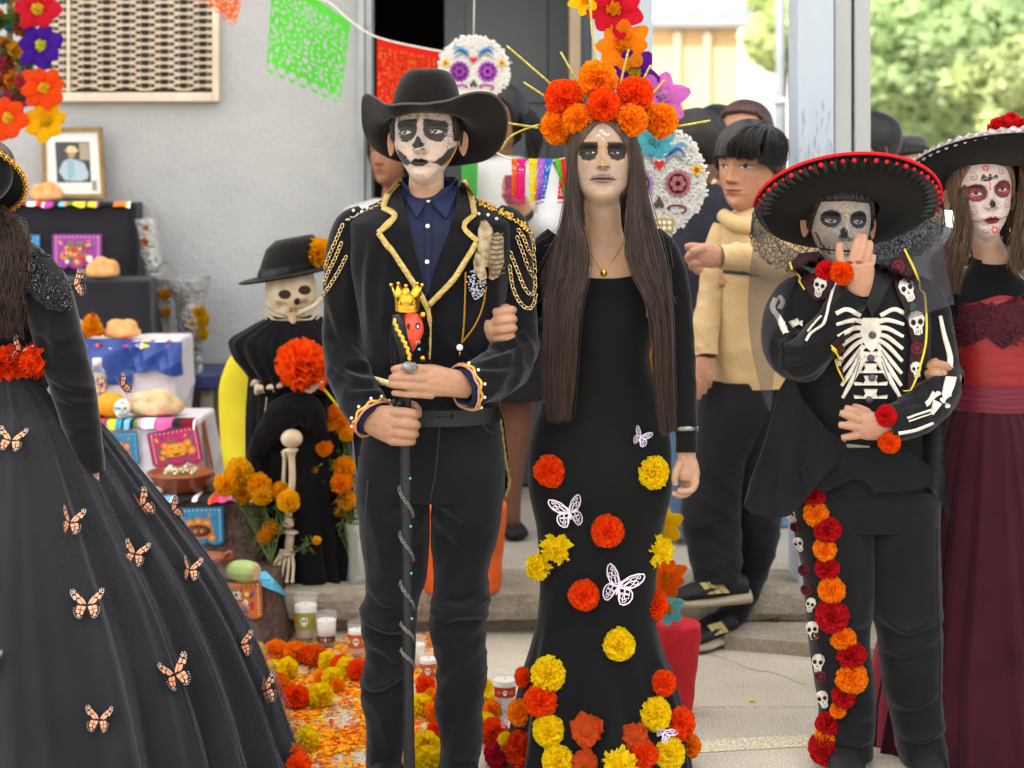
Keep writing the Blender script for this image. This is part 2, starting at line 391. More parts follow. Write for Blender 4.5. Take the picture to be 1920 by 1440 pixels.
# the nosing stones: uneven, worn front edge
kx = [-8,-5.6,-3.4,-1.95,.26,2.02,4.3,6]
for a, b in zip(kx[:-1], kx[1:]):
    n = 60; xx = np.linspace(a + .003, b - .003, n); g2 = np.random.default_rng(int(a * 10 + 100))
    prof = [(5.898, KT - .069),(KY + .055, KT - .072 - .025),(KY + .008, KT - .095),(KY, KT - .07),(KY + .002, KT - .03),(KY + .012, KT - .008),(KY + .035, KT + .0005),(5.898, KT + .0005)]
    jit = g2.normal(0,.0016,(n, len(prof),2)); jit = (jit + np.roll(jit, 1,0) + np.roll(jit, -1,0)) ; jit[:, 0] = 0; jit[:, -1] = 0; jit[:, -2,1] = 0
    R = np.zeros((n, len(prof),3)); R[:, :, 0] = xx[:, None]
    R[:, :, 1] = np.array([q[0] for q in prof])[None] + jit[:, :, 0]; R[:, :, 2] = np.array([q[1] for q in prof])[None] + jit[:, :, 1]
    v, f = loft(R, True, True); mk('kerb_stone', v, f, M_kerb, pf, False)

# ------------------------------------------------------------------ wall, doorway
WY = 7.0
def X7(px): return (px - CX) * WY / F
xl = X7(672)
wl = mk('wall', *bbox2(-8, xl, WY, WY + .2, KT - .05,3.4), M_stucco, smooth=False); tag(wl, 'grey stucco wall with trowel marks behind the altar', 'wall')
hd = mk('wall_above_door', *bbox2(xl, X7(1222), WY + .02, WY + .2,2.45,3.4), M_stucco, wl, False)
M_frame = mat('grey_metal', 'a2a9ad', .5,.4,.0,.08,60,.08,8)
M_frame2 = mat('blue_grey_paint', 'b3bfca', .55,.35,0,.06,40,.06,6, stretch=(1,1,.3))
M_beige = mat('beige_jamb', 'a3927c', .7,.3,0,.1,50,.12,7)
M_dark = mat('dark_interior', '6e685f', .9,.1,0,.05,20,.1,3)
M_leaf = mat('door_leaf', '555a5e', .55,.3,0,.04,30,.1,3)
df = thing('door_frame', 'grey metal door frame along the edge of the stucco wall', 'door frame', (X7(685), WY, KT))
mb = MB(); mb.add(*bbox2(X7(673), X7(684), WY - .035, WY + .12, KT, 2.448)); mb.add(*bbox2(X7(685.5), X7(697), WY - .02, WY + .12, KT, 2.448)); mb.build('jamb', M_frame, df, False)
mb = MB()
for zz in (.35,1.05,1.62,2.1): mb.add(*ball(P(690, YH - (zz - 1.6) * F / WY, WY - .022),.006,8,5))
mb.build('screw', M_frame, df)
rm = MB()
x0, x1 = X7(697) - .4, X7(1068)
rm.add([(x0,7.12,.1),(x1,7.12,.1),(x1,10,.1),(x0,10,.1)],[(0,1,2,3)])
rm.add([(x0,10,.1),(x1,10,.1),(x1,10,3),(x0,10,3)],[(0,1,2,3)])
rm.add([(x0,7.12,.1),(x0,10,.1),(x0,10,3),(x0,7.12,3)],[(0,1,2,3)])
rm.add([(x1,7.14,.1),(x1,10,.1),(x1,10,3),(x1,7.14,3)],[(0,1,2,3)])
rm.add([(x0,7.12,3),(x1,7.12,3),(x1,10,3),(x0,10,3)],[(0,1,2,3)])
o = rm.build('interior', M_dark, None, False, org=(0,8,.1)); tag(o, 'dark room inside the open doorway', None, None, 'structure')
dl = thing('door', 'dark grey door leaf standing half open inside the doorway', 'door', (X7(950),7.3, KT))
a0, a1 = (833 - CX) * 7.32 / F, (1066 - CX) * 7.32 / F
bevbox('door_panel', a0, a1,7.32,7.36, KT + .01,2.44, M_leaf, dl, .004,1)
for k in range(3): bevbox('panel_moulding', a0 + .09, a1 - .09,7.31,7.319, KT + .15 + k * .75, KT + .78 + k * .75, M_leaf, dl, .003,1)
pb = thing('door_post', 'beige and blue grey door post behind the paper flower garland', 'post', (X7(1145), WY, KT))
bevbox('jamb', X7(1068), X7(1089), WY - .03, WY + .1, KT, 3.25, M_beige, pb, .004,1)
bevbox('dark_strip', X7(1090), X7(1109), WY + .01, WY + .1, KT, 3.25, mat('slate_paint', '5b656e', .5,.3,0,.05,30,.08,5), pb, .003,1)
bevbox('column', X7(1110), X7(1222), WY - .06, WY + .14, KT, 3.25, M_frame2, pb, .008,2)
bw = mk('side_wall', *bbox2(X7(1110), X7(1222) - .01, WY + .16,10.1, KT - .05,3.3), M_stucco, wl, False)

# ------------------------------------------------------------------ steel column on the right with plinth
sc = thing('steel_column', 'tall pale blue grey steel column with a bolted base', 'column', (P(1560,1148,5.75).x, 5.8,.04))
def XY(px, Y): return (px - CX) * Y / F
bevbox('flange', XY(1496,5.7), XY(1564,5.7),5.7,5.9,.05,3.25, M_frame2, sc, .006,2)
M_fr3 = mat('grey_paint', 'a9adae', .55,.3,0,.05,40,.06,5, stretch=(1,1,.3))
bevbox('channel', XY(1565,5.71), XY(1597,5.71),5.712,5.9,.05,3.25, M_fr3, sc, .004,1)
bevbox('channel', XY(1603,5.71), XY(1633,5.71),5.712,5.9,.05,3.25, M_fr3, sc, .004,1)
bevbox('web', XY(1597.5,5.8), XY(1602.5,5.8),5.76,5.88,.05,3.2, mat('groove_dark', '5a5c5d', .7), sc, .001,1)
mb = MB(); rg = np.random.default_rng(3)
for k in range(26):   # scratches and scraped paint
    px, py = rg.uniform(1500,1560), rg.uniform(180,320); L = rg.uniform(8,26)
    p, q = P(px, py, 5.6985), P(px + rg.uniform(-4,4), py + L, 5.6985); w_ = .0011
    mb.add([(p.x - w_, p.y, p.z),(p.x + w_, p.y, p.z),(q.x + w_ * .3, q.y, q.z),(q.x - w_ * .3, q.y, q.z)],[(0,1,2,3)])
mb.build('scratch', mat('scratch', '7b8894', .7), sc, False)
pl = mk('column_plinth', *box((P(1585,1180,5.42).x, 5.62,.022),(.62,.56,.044), math.radians(-18)), M_kerb, smooth=False)
tag(pl, 'low concrete plinth under the steel column', 'plinth')
bt = thing('anchor_bolt', 'rusty anchor bolt on the plinth left of the column', 'bolt', P(1453,1142,5.62))
c = P(1453,1142,5.62); c.z = .044
M_rust = mat('rust', '5d5148', .7,.3,.4,.3,80,.25,30)
mb = MB(); th = np.linspace(0,2 * pi, 6, endpoint=False)
R = np.array([[(c.x + r * math.cos(t), c.y + r * math.sin(t), c.z + z) for t in th] for r, z in ((.019,0),(.019,.014),(.009,.014),(.009,.05),(.006,.055))]); mb.add(*loft(R)); mb.build('bolt', M_rust, bt, False)

# ------------------------------------------------------------------ added unseen canopy above the frame, translucent to soften the sun
M_diffuser = mat('white_diffuser', 'f2f0ea', .8,.1, transl=.62)
n = 24; R = np.zeros((n, 40,3)); R[:, :, 0] = np.linspace(-7,7,40)[None]; R[:, :, 1] = np.linspace(.2,6.98, n)[:, None]
R[:, :, 2] = 3.26 + .05 * np.sin(R[:, :, 0] * 2) * np.sin(R[:, :, 1] * 1.3)
cn = mk('added_canopy', R.reshape(-1,3), gridf(n, 40, False), M_diffuser); tag(cn, 'added unseen white canopy that softens sunlight over the gathering', 'canopy')

# ------------------------------------------------------------------ vent grille in the wall
M_cream = mat('cream_paint', 'd9c8b4', .6,.3,0,.1,50,.1,8)
vt = thing('window_grille', 'cream framed ventilation grille of curled metal strips in the wall', 'grille', P(256,190, WY - .03))
def w7(px, py, d=.0): return P(px, py, WY - d)
gx0, gx1, gy0, gy1 = 62,413,-60,191
def rect(nm, a, b, c_, d_, y0, y1, m, par): 
    p, q = P(a, d_, WY), P(b, c_, WY); return bevbox(nm, p.x, q.x, y0, y1, p.z, q.z, m, par, .003,1)
rect('frame_side', 401,413, gy0,191, WY - .04, WY - .001, M_cream, vt)
rect('frame_bottom', 62,400.5,174,191, WY - .04, WY - .001, M_cream, vt)
rect('mullion', 128,134, gy0,173, WY - .03, WY - .002, M_cream, vt)
o = rect('backing', 62,400, gy0,173, WY - .004, WY - .002, mat('vent_dark', '3f3e39', .8,.2,0,.2,5,.35,4), vt)
per = 72.0; h = 13.4
def strip_mesh(sgn):
    m_ = MB(); pts = []
    x = -300.0
    k = 0
    while x < 300:
        lo = (k % 2 == 0); a = (h * .27) * (1 if lo else -1) * sgn
        pts += [(x + 7, a),(x + 29, a)]; k += 1; x += 36
    s = WY / F
    Q = [((x) * s, 0, z * s) for x, z in pts]; v, f = [],[]
    for (x, y, z) in Q: v += [(x, -.010, z - .0034),(x, -.010, z + .0034),(x, 0, z + .0034),(x, 0, z - .0034)]
    f = gridf(len(Q),4, True); m_.add(v, f)
    x = -300.0; k = 0
    while x < 300:   # scroll curls near each bend
        lo = (k % 2 == 0); a = (h * .27) * (1 if lo else -1) * sgn
        for dx, dr in ((9,1),(27,-1)):
            cx_, cz = x + dx, a - (2.6 if lo == (sgn > 0) else -2.6)
            for t0 in np.linspace(0,1.75 * pi, 7)[:-1]:
                t1 = t0 + 1.75 * pi / 6; q = []
                for t in (t0, t1):
                    for rr in (1.5,3.0): q.append(((cx_ + dr * rr * math.cos(t)) * s, -.009,(cz + rr * math.sin(t)) * s))
                m_.add([q[0], q[1], q[3], q[2]],[(0,1,2,3)])
        k += 1; x += 36
    me = bpy.data.meshes.new('grille_strip'); me.from_pydata(m_.V().tolist(),[], m_.f); me.materials.append(M_cream); return me
sm = [strip_mesh(1), strip_mesh(-1)]
# clip strips to the frame width by building them centred on the opening (270 px .. overlap hidden behind the frame sides)
for sgn in (0,1):
    me = sm[sgn]; bm = bmesh.new(); bm.from_mesh(me); c0 = 231.0
    for xx, nx in (((63 - c0) * WY / F, -1),((400.5 - c0) * WY / F, 1)):
        bmesh.ops.bisect_plane(bm, geom=bm.verts[:] + bm.edges[:] + bm.faces[:], plane_co=(xx, 0,0), plane_no=(nx, 0,0), clear_outer=True)
    bm.to_mesh(me); bm.free()
y = 171 - h / 2; k = 0
while y > -40:
    inst('grille_strip', sm[k % 2], P(231, y, WY - .012), None, 1, vt); y -= h / 2 * 1.06; k += 1

# ------------------------------------------------------------------ distant yard: buildings, railings, trees
def bld(name, label, x0, x1, Y, ztop, m, depth=5):
    t = thing(name, label, 'building', ((x0 + x1) / 2, Y, 0)); mk('facade', *bbox2(x0, x1, Y, Y + depth, -.01, ztop), m, t, False); return t
M_tan = mat('tan_wall', 'd3b184', .85,.2,0,.1,6,.08,1)
M_white = mat('white_wall', 'e8e8e4', .85,.2,0,.1,6,.05,1)
M_glass = mat('far_glass', '8d9aa3', .15,.6)
Yb = 26.0
def xb(px, Y=Yb): return (px - CX) * Y / F
def zb(py, Y=Yb): return CH - (py - YH) * Y / F
t = bld('tan_building', 'low tan building in the sunny yard behind the garland', xb(1080), xb(1385), Yb, zb(54), M_tan, 4)
for px in (1269,1325): bevbox('pilaster', xb(px - 6), xb(px + 6), Yb - .12, Yb - .001,0, zb(56), mat('pilaster_tan', 'bfa98c', .85), t, .01,1)  # pilasters in a darker, greyer tan than the wall
bevbox('roof_edge', xb(1075), xb(1400), Yb - .2, Yb + .1, zb(53.5), zb(40), mat('roof_grey', '8b8a88', .8), t, .02,1)
t = bld('white_building', 'far white building with window bands above the tan roof', xb(1000,36), xb(1470,36),36, zb(-160,36), M_white, 6)
for r in range(3):
    for k in range(5):
        px = 1228 + k * 52
        bevbox('window', xb(px, 36), xb(px + 38,36),35.9,35.999, zb(30 - r * 52,36), zb(2 - r * 52,36), M_glass, t, .02,1)
t = bld('white_gatehouse', 'bright white low wall between tan building and trees', xb(1390,30), xb(1520,30),30, zb(90,30), M_white, 3)
bevbox('doorway', xb(1420,30), xb(1448,30),29.9,29.999,0, zb(150,30), mat('far_door', 'b9bcc0', .8), t, .02,1)
fn = thing('yard_pole', 'slim grey pole standing in the yard left of the column', 'pole', (xb(1463,11),11,0))
mk('shaft', *tube([(xb(1463,11),11,-.01,.03,.03),(xb(1463,11),11,6,.03,.03)],2,12), M_frame, fn)
mk('collar', *tube([(xb(1463,11),11, zb(196,11),.04,.04),(xb(1463,11),11, zb(184,11),.04,.04)],2,12), M_frame, fn)
fs = thing('spear_post', 'dark spear topped fence post behind the skull cutout', 'post', (xb(1271,9.2),9.2, KT))
mk('bar', *tube([(xb(1271,9.2),9.2, KT, .014,.014),(xb(1271,9.2),9.2, zb(210,9.2),.014,.014)],2,8), mat('dark_iron', '5a636a', .6), fs)
mk('spear_tip', *tube([(xb(1271,9.2),9.2, zb(211,9.2),.018,.018),(xb(1271,9.2),9.2, zb(190,9.2),.012,.012),(xb(1271,9.2),9.2, zb(164,9.2),.001,.001)],8,8), MATS['dark_iron'], fs)

def leaf_cloud(clumps, n, size, seed):
    g = np.random.default_rng(seed); w_ = np.array([c[3] ** 2 for c in clumps]); w_ = w_ / w_.sum(); ci = g.choice(len(clumps), n, p=w_)
    C = np.array(clumps)[ci]; d = g.normal(size=(n, 3)); d /= np.linalg.norm(d, axis=1)[:, None]; r = C[:, 3] * g.uniform(.45,1.05, n) ** .6
    c = C[:, :3] + d * r[:, None] * np.array([1,1,.8]); a = g.normal(size=(n, 3)); a /= np.linalg.norm(a, axis=1)[:, None]
    b = np.cross(a, d); b /= np.linalg.norm(b, axis=1)[:, None] + 1e-9; s = size * g.uniform(.6,1.4, n)[:, None]
    v = np.stack([c - a * s, c + b * s * .45, c + a * s, c - b * s * .45],1).reshape(-1,3)
    i = np.arange(n)[:, None] * 4; f = (i + np.arange(4)[None]).tolist(); return v, f
LEAF = [mat('leaf_mid', 'a6bb84', .6,.3, transl=.5, var=.3, vs=.6), mat('leaf_pale', 'bcc88a', .6,.3, transl=.4, var=.3, vs=.6), mat('leaf_deep', '7d9468', .6,.3, transl=.3, var=.3, vs=.6)]
def tree(name, label, px, py, Y, rpx, leaf, seed, n=5200, nc=26, size=.13, trunk_px=None):
    g = np.random.default_rng(seed); c = P(px, py, Y); r = rpx * Y / F; tx = xb(trunk_px or px, Y)
    t = thing(name, label, 'tree', (tx, Y, 0), 'trees in the far yard')
    br = MB(); br.add(*tube([(tx, Y, -.05, r * .08, r * .08),(tx * .7 + c.x * .3, Y, c.z * .45, r * .06, r * .06),(c.x, Y, c.z, r * .03, r * .03)],10,8))
    cl = []
    for k in range(nc):
        d = g.normal(size=3); d /= np.linalg.norm(d); q = np.array(c) + d * r * g.uniform(.25,.8) * np.array([1,.7,.85]); cl.append((*q, r * g.uniform(.2,.42)))
        if k < 8: br.add(*tube([(c.x * .5 + tx * .5, Y, c.z * .6, r * .03, r * .03),(*((np.array(c) + q) / 2), r * .02, r * .02),(*q, r * .008, r * .008)],6,5))
    br.build('trunk', mat('bark', '5e5144', .9,.1,0,.5,20,.2,5), t)
    v, f = leaf_cloud(cl, int(n * 1.6), size, seed); o = mk('crown', v, f, LEAF[leaf], t, False); tag(o, kind='stuff')
tree('broadleaf_tree', 'big pale green tree filling the view right of the column', 1760,120,19,205,0,1,10000,38)
tree('broadleaf_tree', 'yellow green leafy tree behind the wide black hat', 1905,175,17,140,1,2,5000,24)
tree('broadleaf_tree', 'dark green tree low behind the grey hat', 1750,250,23,165,2,3,7000,34)
tree('broadleaf_tree', 'tall light green tree seen left of the steel column', 1470,60,25,110,1,4,4500,22)
tree('broadleaf_tree', 'tall tree in the right corner rising out of view', 1960,-90,22,210,0,5,6500,28)
tree('broadleaf_tree', 'broad shady tree behind the pale tree', 1640,-60,27,170,2,6,5500,28)
hw = thing('far_wall', 'long pale wall at the end of the yard', 'wall', (6,32,0)); mk('panel', *bbox2(xb(1520,32), xb(2600,32),32,32.3,-.01, zb(232,32)), M_white, hw, False)
# ================================================================== flower, butterfly and paper kit
CREPE = {}
def crepe(col, name=None):
    if col not in CREPE: CREPE[col] = mat('crepe_' + (name or col), col, .85,.12,0,.35,160,.2,30, transl=.52, stretch=(1,1,.25))
    return CREPE[col]
ORANGE, REDOR, YELL, RED, GOLD, DEEP = 'ff9814', 'fa5612', 'ffe418', 'e02228', 'ffb814', 'd0521f'
def pom_geo(seed, tmax=150, layers=9, m=9, ruffle=.17, seg=60, tmin=6, ser=.08, flat=1.0):
    g = np.random.default_rng(seed); mb = MB(); phi = np.linspace(0,2 * pi, seg, endpoint=False)
    for l in range(layers):
        tl = math.radians(tmin + (tmax - tmin) * (l / (layers - 1)) ** .85); us = np.array([.3,.62,.86,1.0]); L = g.uniform(.93,1.04)
        p1, p2, p3 = g.uniform(0,6.28,3); mm = m + int(g.integers(-2,3)); frac = max(.35, math.sin(min(tl, 2.2)))
        k = max(3, int(mm * frac))
        ser_ = 1 + ser * g.normal(size=seg) * (1 if seg else 0)
        R = np.zeros((4, seg, 3))
        for i, u in enumerate(us):
            t = tl + ruffle * u ** 1.5 * (np.sin(k * phi + p1) + .55 * np.sin(2 * k * phi + p2)) / frac ** .3
            ph = phi + .10 * u * np.sin(2 * k * phi + p3)
            r = u * L * (ser_ if i == 3 else 1) * (1 + .05 * np.sin(3 * phi + p2))
            R[i, :, 0] = r * np.sin(t) * np.cos(ph); R[i, :, 1] = r * np.sin(t) * np.sin(ph); R[i, :, 2] = r * np.cos(t) * flat
        mb.add(R.reshape(-1,3), gridf(4, seg, True))
    v, f = ball((0,0,.05 * flat),.5,12,8,(1,1, flat)); mb.add(v, f)
    return mb
_POM = {}
def pom(kind, var, col):
    key = (kind, var, col)
    if key not in _POM:
        a = dict(ball=dict(tmax=160, layers=12, m=10, ruffle=.17, ser=.04), dome=dict(tmax=100, layers=11, m=12, ruffle=.15, flat=.75, ser=.03, seg=72), marigold=dict(tmax=120, layers=12, m=15, ruffle=.13, ser=.05, seg=84),
                 fluffy=dict(tmax=110, layers=6, m=6, ruffle=.3, ser=.16, seg=48), flat=dict(tmin=60, tmax=100, layers=3, m=8, ruffle=.08, flat=.5, seg=48))[kind]
        mb = pom_geo(hash((kind, var)) % 9999 if False else (var * 131 + len(kind) * 17), **a)
        me = bpy.data.meshes.new('paper_flower'); me.from_pydata(mb.V().tolist(),[], mb.f); me.materials.append(crepe(col))
        me.polygons.foreach_set('use_smooth', np.ones(len(me.polygons), dtype=bool)); _POM[key] = me
    return _POM[key]
_pk = 0
def flower(loc, n, r, col, kind='dome', parent=None, name='paper_flower', spin=None):
    global _pk; _pk += 1
    return inst(name, pom(kind, _pk % 4, col), loc, quat_to(n, spin=(rnd.random() * 6.28 if spin is None else spin)), r, parent)
def lily_geo(seed, np_=7, W=.36, tilt=70, puff=.16):
    g = np.random.default_rng(seed); mb = MB()
    for k in range(np_):
        a = 2 * pi * k / np_ + g.uniform(-.12,.12); L = g.uniform(.88,1.08); tl = math.radians(tilt + g.uniform(-12,10)); ns, nt_ = 9,9
        s = np.linspace(0,1, ns)[:, None]; t = np.linspace(-1,1, nt_)[None]
        wd = W * g.uniform(.9,1.15) * np.sin(pi * (.06 + .9 * s) ** .85) ** .7
        x = s * L * np.ones_like(t); y = wd * t; z = puff * np.sin(pi * s) * (1 - .9 * t ** 2) + .05 * np.sin(t * 9 + s * 3) * s * (1 - s) - .06 * (1 - np.abs(t)) ** 6 * s
        X = x * math.sin(tl) - z * math.cos(tl) * -1 * 0 + 0; Z = x * math.cos(tl) + z
        c, sn = math.cos(a), math.sin(a)
        V = np.stack([X * c - y * sn, X * sn + y * c, Z * np.ones_like(y) + .004 * k],-1)
        mb.add(V.reshape(-1,3), gridf(ns, nt_, False),0)
    return mb
_LIL = {}
def lily(loc, n, r, col, ccol, parent, var=0, spin=None, label=None, tilt=70):
    key = (col, ccol, var)
    if key not in _LIL:
        mb = lily_geo(var * 7 + 3,6 + var % 3, tilt=tilt); cm = pom_geo(var + 60,130,5,6,.25,30)
        mb.add(cm.V() * .27 + np.array([0,0,.16]), cm.f, 1)
        me = bpy.data.meshes.new('garland_flower'); me.from_pydata(mb.V().tolist(),[], mb.f); me.materials.append(crepe(col)); me.materials.append(crepe(ccol))
        me.polygons.foreach_set('material_index', np.array(mb.m, dtype=np.int32)); me.polygons.foreach_set('use_smooth', np.ones(len(me.polygons), dtype=bool)); _LIL[key] = me
    return inst('garland_flower', _LIL[key], loc, quat_to(n, spin=rnd.random() * 6 if spin is None else spin), r, parent)
# monarch butterfly: dark wing plates with raised orange cells and white edge dots
FW = [(0,.04),(.1,.3),(.34,.62),(.66,.86),(.92,.95),(1.0,.84),(.97,.62),(.84,.38),(.62,.16),(.3,.02)]
HW = [(0,.02),(.3,.03),(.56,.06),(.72,-.08),(.78,-.3),(.7,-.55),(.52,-.72),(.34,-.74),(.2,-.56),(.08,-.26)]
FC = [[(.06,.1),(.16,.3),(.36,.52),(.4,.4),(.2,.12)],[(.24,.12),(.42,.38),(.6,.34),(.5,.16),(.3,.08)],[(.44,.44),(.42,.55),(.62,.72),(.66,.58),(.56,.46)],[(.6,.42),(.7,.56),(.82,.52),(.76,.38),(.66,.32)],[(.7,.66),(.68,.78),(.8,.82),(.82,.7)]]
HC = [[(.06,-.04),(.3,-.02),(.34,-.2),(.14,-.26)],[(.34,-.0),(.54,.0),(.6,-.16),(.38,-.2)],[(.16,-.3),(.34,-.26),(.34,-.5),(.24,-.5)],[(.38,-.25),(.6,-.2),(.62,-.36),(.44,-.44)],[(.38,-.5),(.56,-.46),(.5,-.6),(.4,-.64)]]
M_bk = mat('wing_black', '1c1614', .6,.3); M_or = mat('wing_orange', 'd6845a', .6,.3,0,0,1,.18,8, vcol='e6b494'); M_wd = mat('wing_white', 'e9dfd8', .6,.3)
_BF = {}
def bfly_mesh(dl, dr):
    if (dl, dr) in _BF: return _BF[(dl, dr)]
    mb = MB()
    for sx, di in ((-1, dl),(1, dr)):
        c, s = math.cos(math.radians(di)), math.sin(math.radians(di))
        def pl(poly, h, mi):
            p = np.array(poly); v = np.stack([sx * (p[:, 0] * c - h * s * 1), p[:, 1], p[:, 0] * s + h * c],1); q = list(range(len(p)))
            mb.add(v, [q if sx > 0 else q[::-1]], mi)
            if h > 0: mb.add(np.stack([sx * (p[:, 0] * c + h * s), p[:, 1], p[:, 0] * s - h * c],1),[q[::-1] if sx > 0 else q], mi)
        pl(FW, 0,0); pl(HW, .006,0)
        for q in FC: pl(q, .012,1)
        for q in HC: pl(q, .018,1)
        for (x, y) in [(.93,.86),(.95,.76),(.93,.66),(.88,.55),(.8,.9),(.7,.84),(.84,.78),(.86,.66),(.8,.44),(.74,.34)]: pl(poly_ell(x, y, .026,.034,6),.014,2)
        for (x, y) in [(.72,-.14),(.74,-.26),(.72,-.4),(.66,-.52),(.58,-.62),(.48,-.69),(.38,-.69),(.3,-.63)]: pl(poly_ell(x, y, .022,.022,6),.02,2)
    mb.add(*tube([(0,-.36,.02,.025,.025),(0,0,.05,.05,.05),(0,.2,.05,.04,.04),(0,.28,.05,.015,.015)],10,6),0)
    me = bpy.data.meshes.new('butterfly'); me.from_pydata(mb.V().tolist(),[], mb.f)
    for m_ in (M_bk, M_or, M_wd): me.materials.append(m_)
    me.polygons.foreach_set('material_index', np.array(mb.m, dtype=np.int32)); _BF[(dl, dr)] = me; return me
M_pearl = mat('pearl_card', 'efe6ea', .25,.6,.15,0,1,.1,40, vcol='d9c7ea')
_LB = None
def lace_bfly():
    global _LB
    if _LB: return _LB
    mb = MB()
    for sx in (-1,1):
        def st(pts, w_, closed=True):
            p = np.array(list(pts) + ([pts[0]] if closed else []), float); t = np.gradient(p, axis=0); t /= np.linalg.norm(t, axis=1)[:, None] + 1e-9; n = np.stack([-t[:, 1], t[:, 0]],1) * w_
            a = p + n; b = p - n; v = [];
            for i in range(len(p)): v += [(sx * a[i, 0] * .94, a[i, 1], a[i, 0] * .3),(sx * b[i, 0] * .94, b[i, 1], b[i, 0] * .3)]
            mb.add(v, [(2 * i, 2 * i + 1,2 * i + 3,2 * i + 2) for i in range(len(p) - 1)])
        st(FW, .03); st(HW, .03)
        for q in FC: st(q, .022)
        for q in HC: st(q, .022)
    mb.add(*tube([(0,-.4,.02,.03,.03),(0,0,.05,.05,.05),(0,.3,.05,.02,.02)],8,6))
    me = bpy.data.meshes.new('lace_butterfly'); me.from_pydata(mb.V().tolist(),[], mb.f); me.materials.append(M_pearl); _LB = me; return me
def pin(me, b, px, py, r_px, ang=0, lift=.004, Yd=4.3, parent=None, name='butterfly', flip=None):
    l, n = castn(b, px, py, Yd) if flip is None else (castn(b, px, py, Yd)[0], flip)
    n = Vector(n).normalized(); up = Vector((math.sin(ang),0, math.cos(ang))); up = (up - n * up.dot(n)).normalized(); x = up.cross(n).normalized()
    q = Matrix((x, up, n)).transposed().to_quaternion(); s = r_px * l.y / F
    return inst(name, me, l + n * (lift), q, s, parent)
def paper_flag(c4, Y, n, m_, hole, name, parent, matl, curl=.0, scallop=7, dY=(0,0,0,0)):
    """cut-paper sheet; c4 = photo corners TL TR BR BL"""
    A = [np.array(P(x, y, Y + d)) for (x, y), d in zip(c4, dY)]
    u = np.linspace(0,1, n + 1)[None, :, None]; v = np.linspace(0,1, m_ + 1)[:, None, None]
    G = (A[0] * (1 - u) + A[1] * u) * (1 - v) + (A[3] * (1 - u) + A[2] * u) * v
    G[:, :, 1] += (curl * np.sin(u * 7 + v * 3) * v)[:, :, 0] + .004 * np.sin(u * 23)[:, :, 0] * v[:, :, 0]
    uu, vv = np.meshgrid((np.arange(n) + .5) / n, (np.arange(m_) + .5) / m_); keep = ~((vv > 1 - .10 * (1 - np.abs(np.sin(uu * pi * scallop)) ** .6)) | hole(uu, vv)); jj, ii = np.nonzero(keep); k = jj * (n + 1) + ii
    f = np.stack([k, k + 1, k + n + 2, k + n + 1],1).tolist()
    return mk(name, G.reshape(-1,3), f, matl, parent, False)
def picado(seed, dens=60):
    g = np.random.default_rng(seed); E = []
    for _ in range(dens * 40):
        if len(E) >= dens: break
        x, y, a = g.uniform(.03,.5), g.uniform(.12,.86), g.uniform(0,3.14); rx, ry = g.uniform(.016,.05), g.uniform(.010,.022); kind = g.integers(0,3)
        if all((x - e[0]) ** 2 + (y - e[1]) ** 2 > (max(rx, ry) * .8 + max(e[3], e[4]) * .8 + .012) ** 2 for e in E): E.append((x, y, a, rx, ry, kind))
    E = np.array(E)
    def hole(u, v):
        x = np.minimum(u, 1 - u); q = (u * 7) % 1 - .5; r = (v > .84) & (q * q * 8 + ((v - .93) / .04) ** 2 < 1)   # eyelets at the fringe
        for e in E:
            dx, dy = x - e[0], v - e[1]; c, s = math.cos(e[2]), math.sin(e[2]); r |= ((dx * c + dy * s) / e[3]) ** 2 + ((-dx * s + dy * c) / e[4]) ** 2 < 1
        return r
    return hole
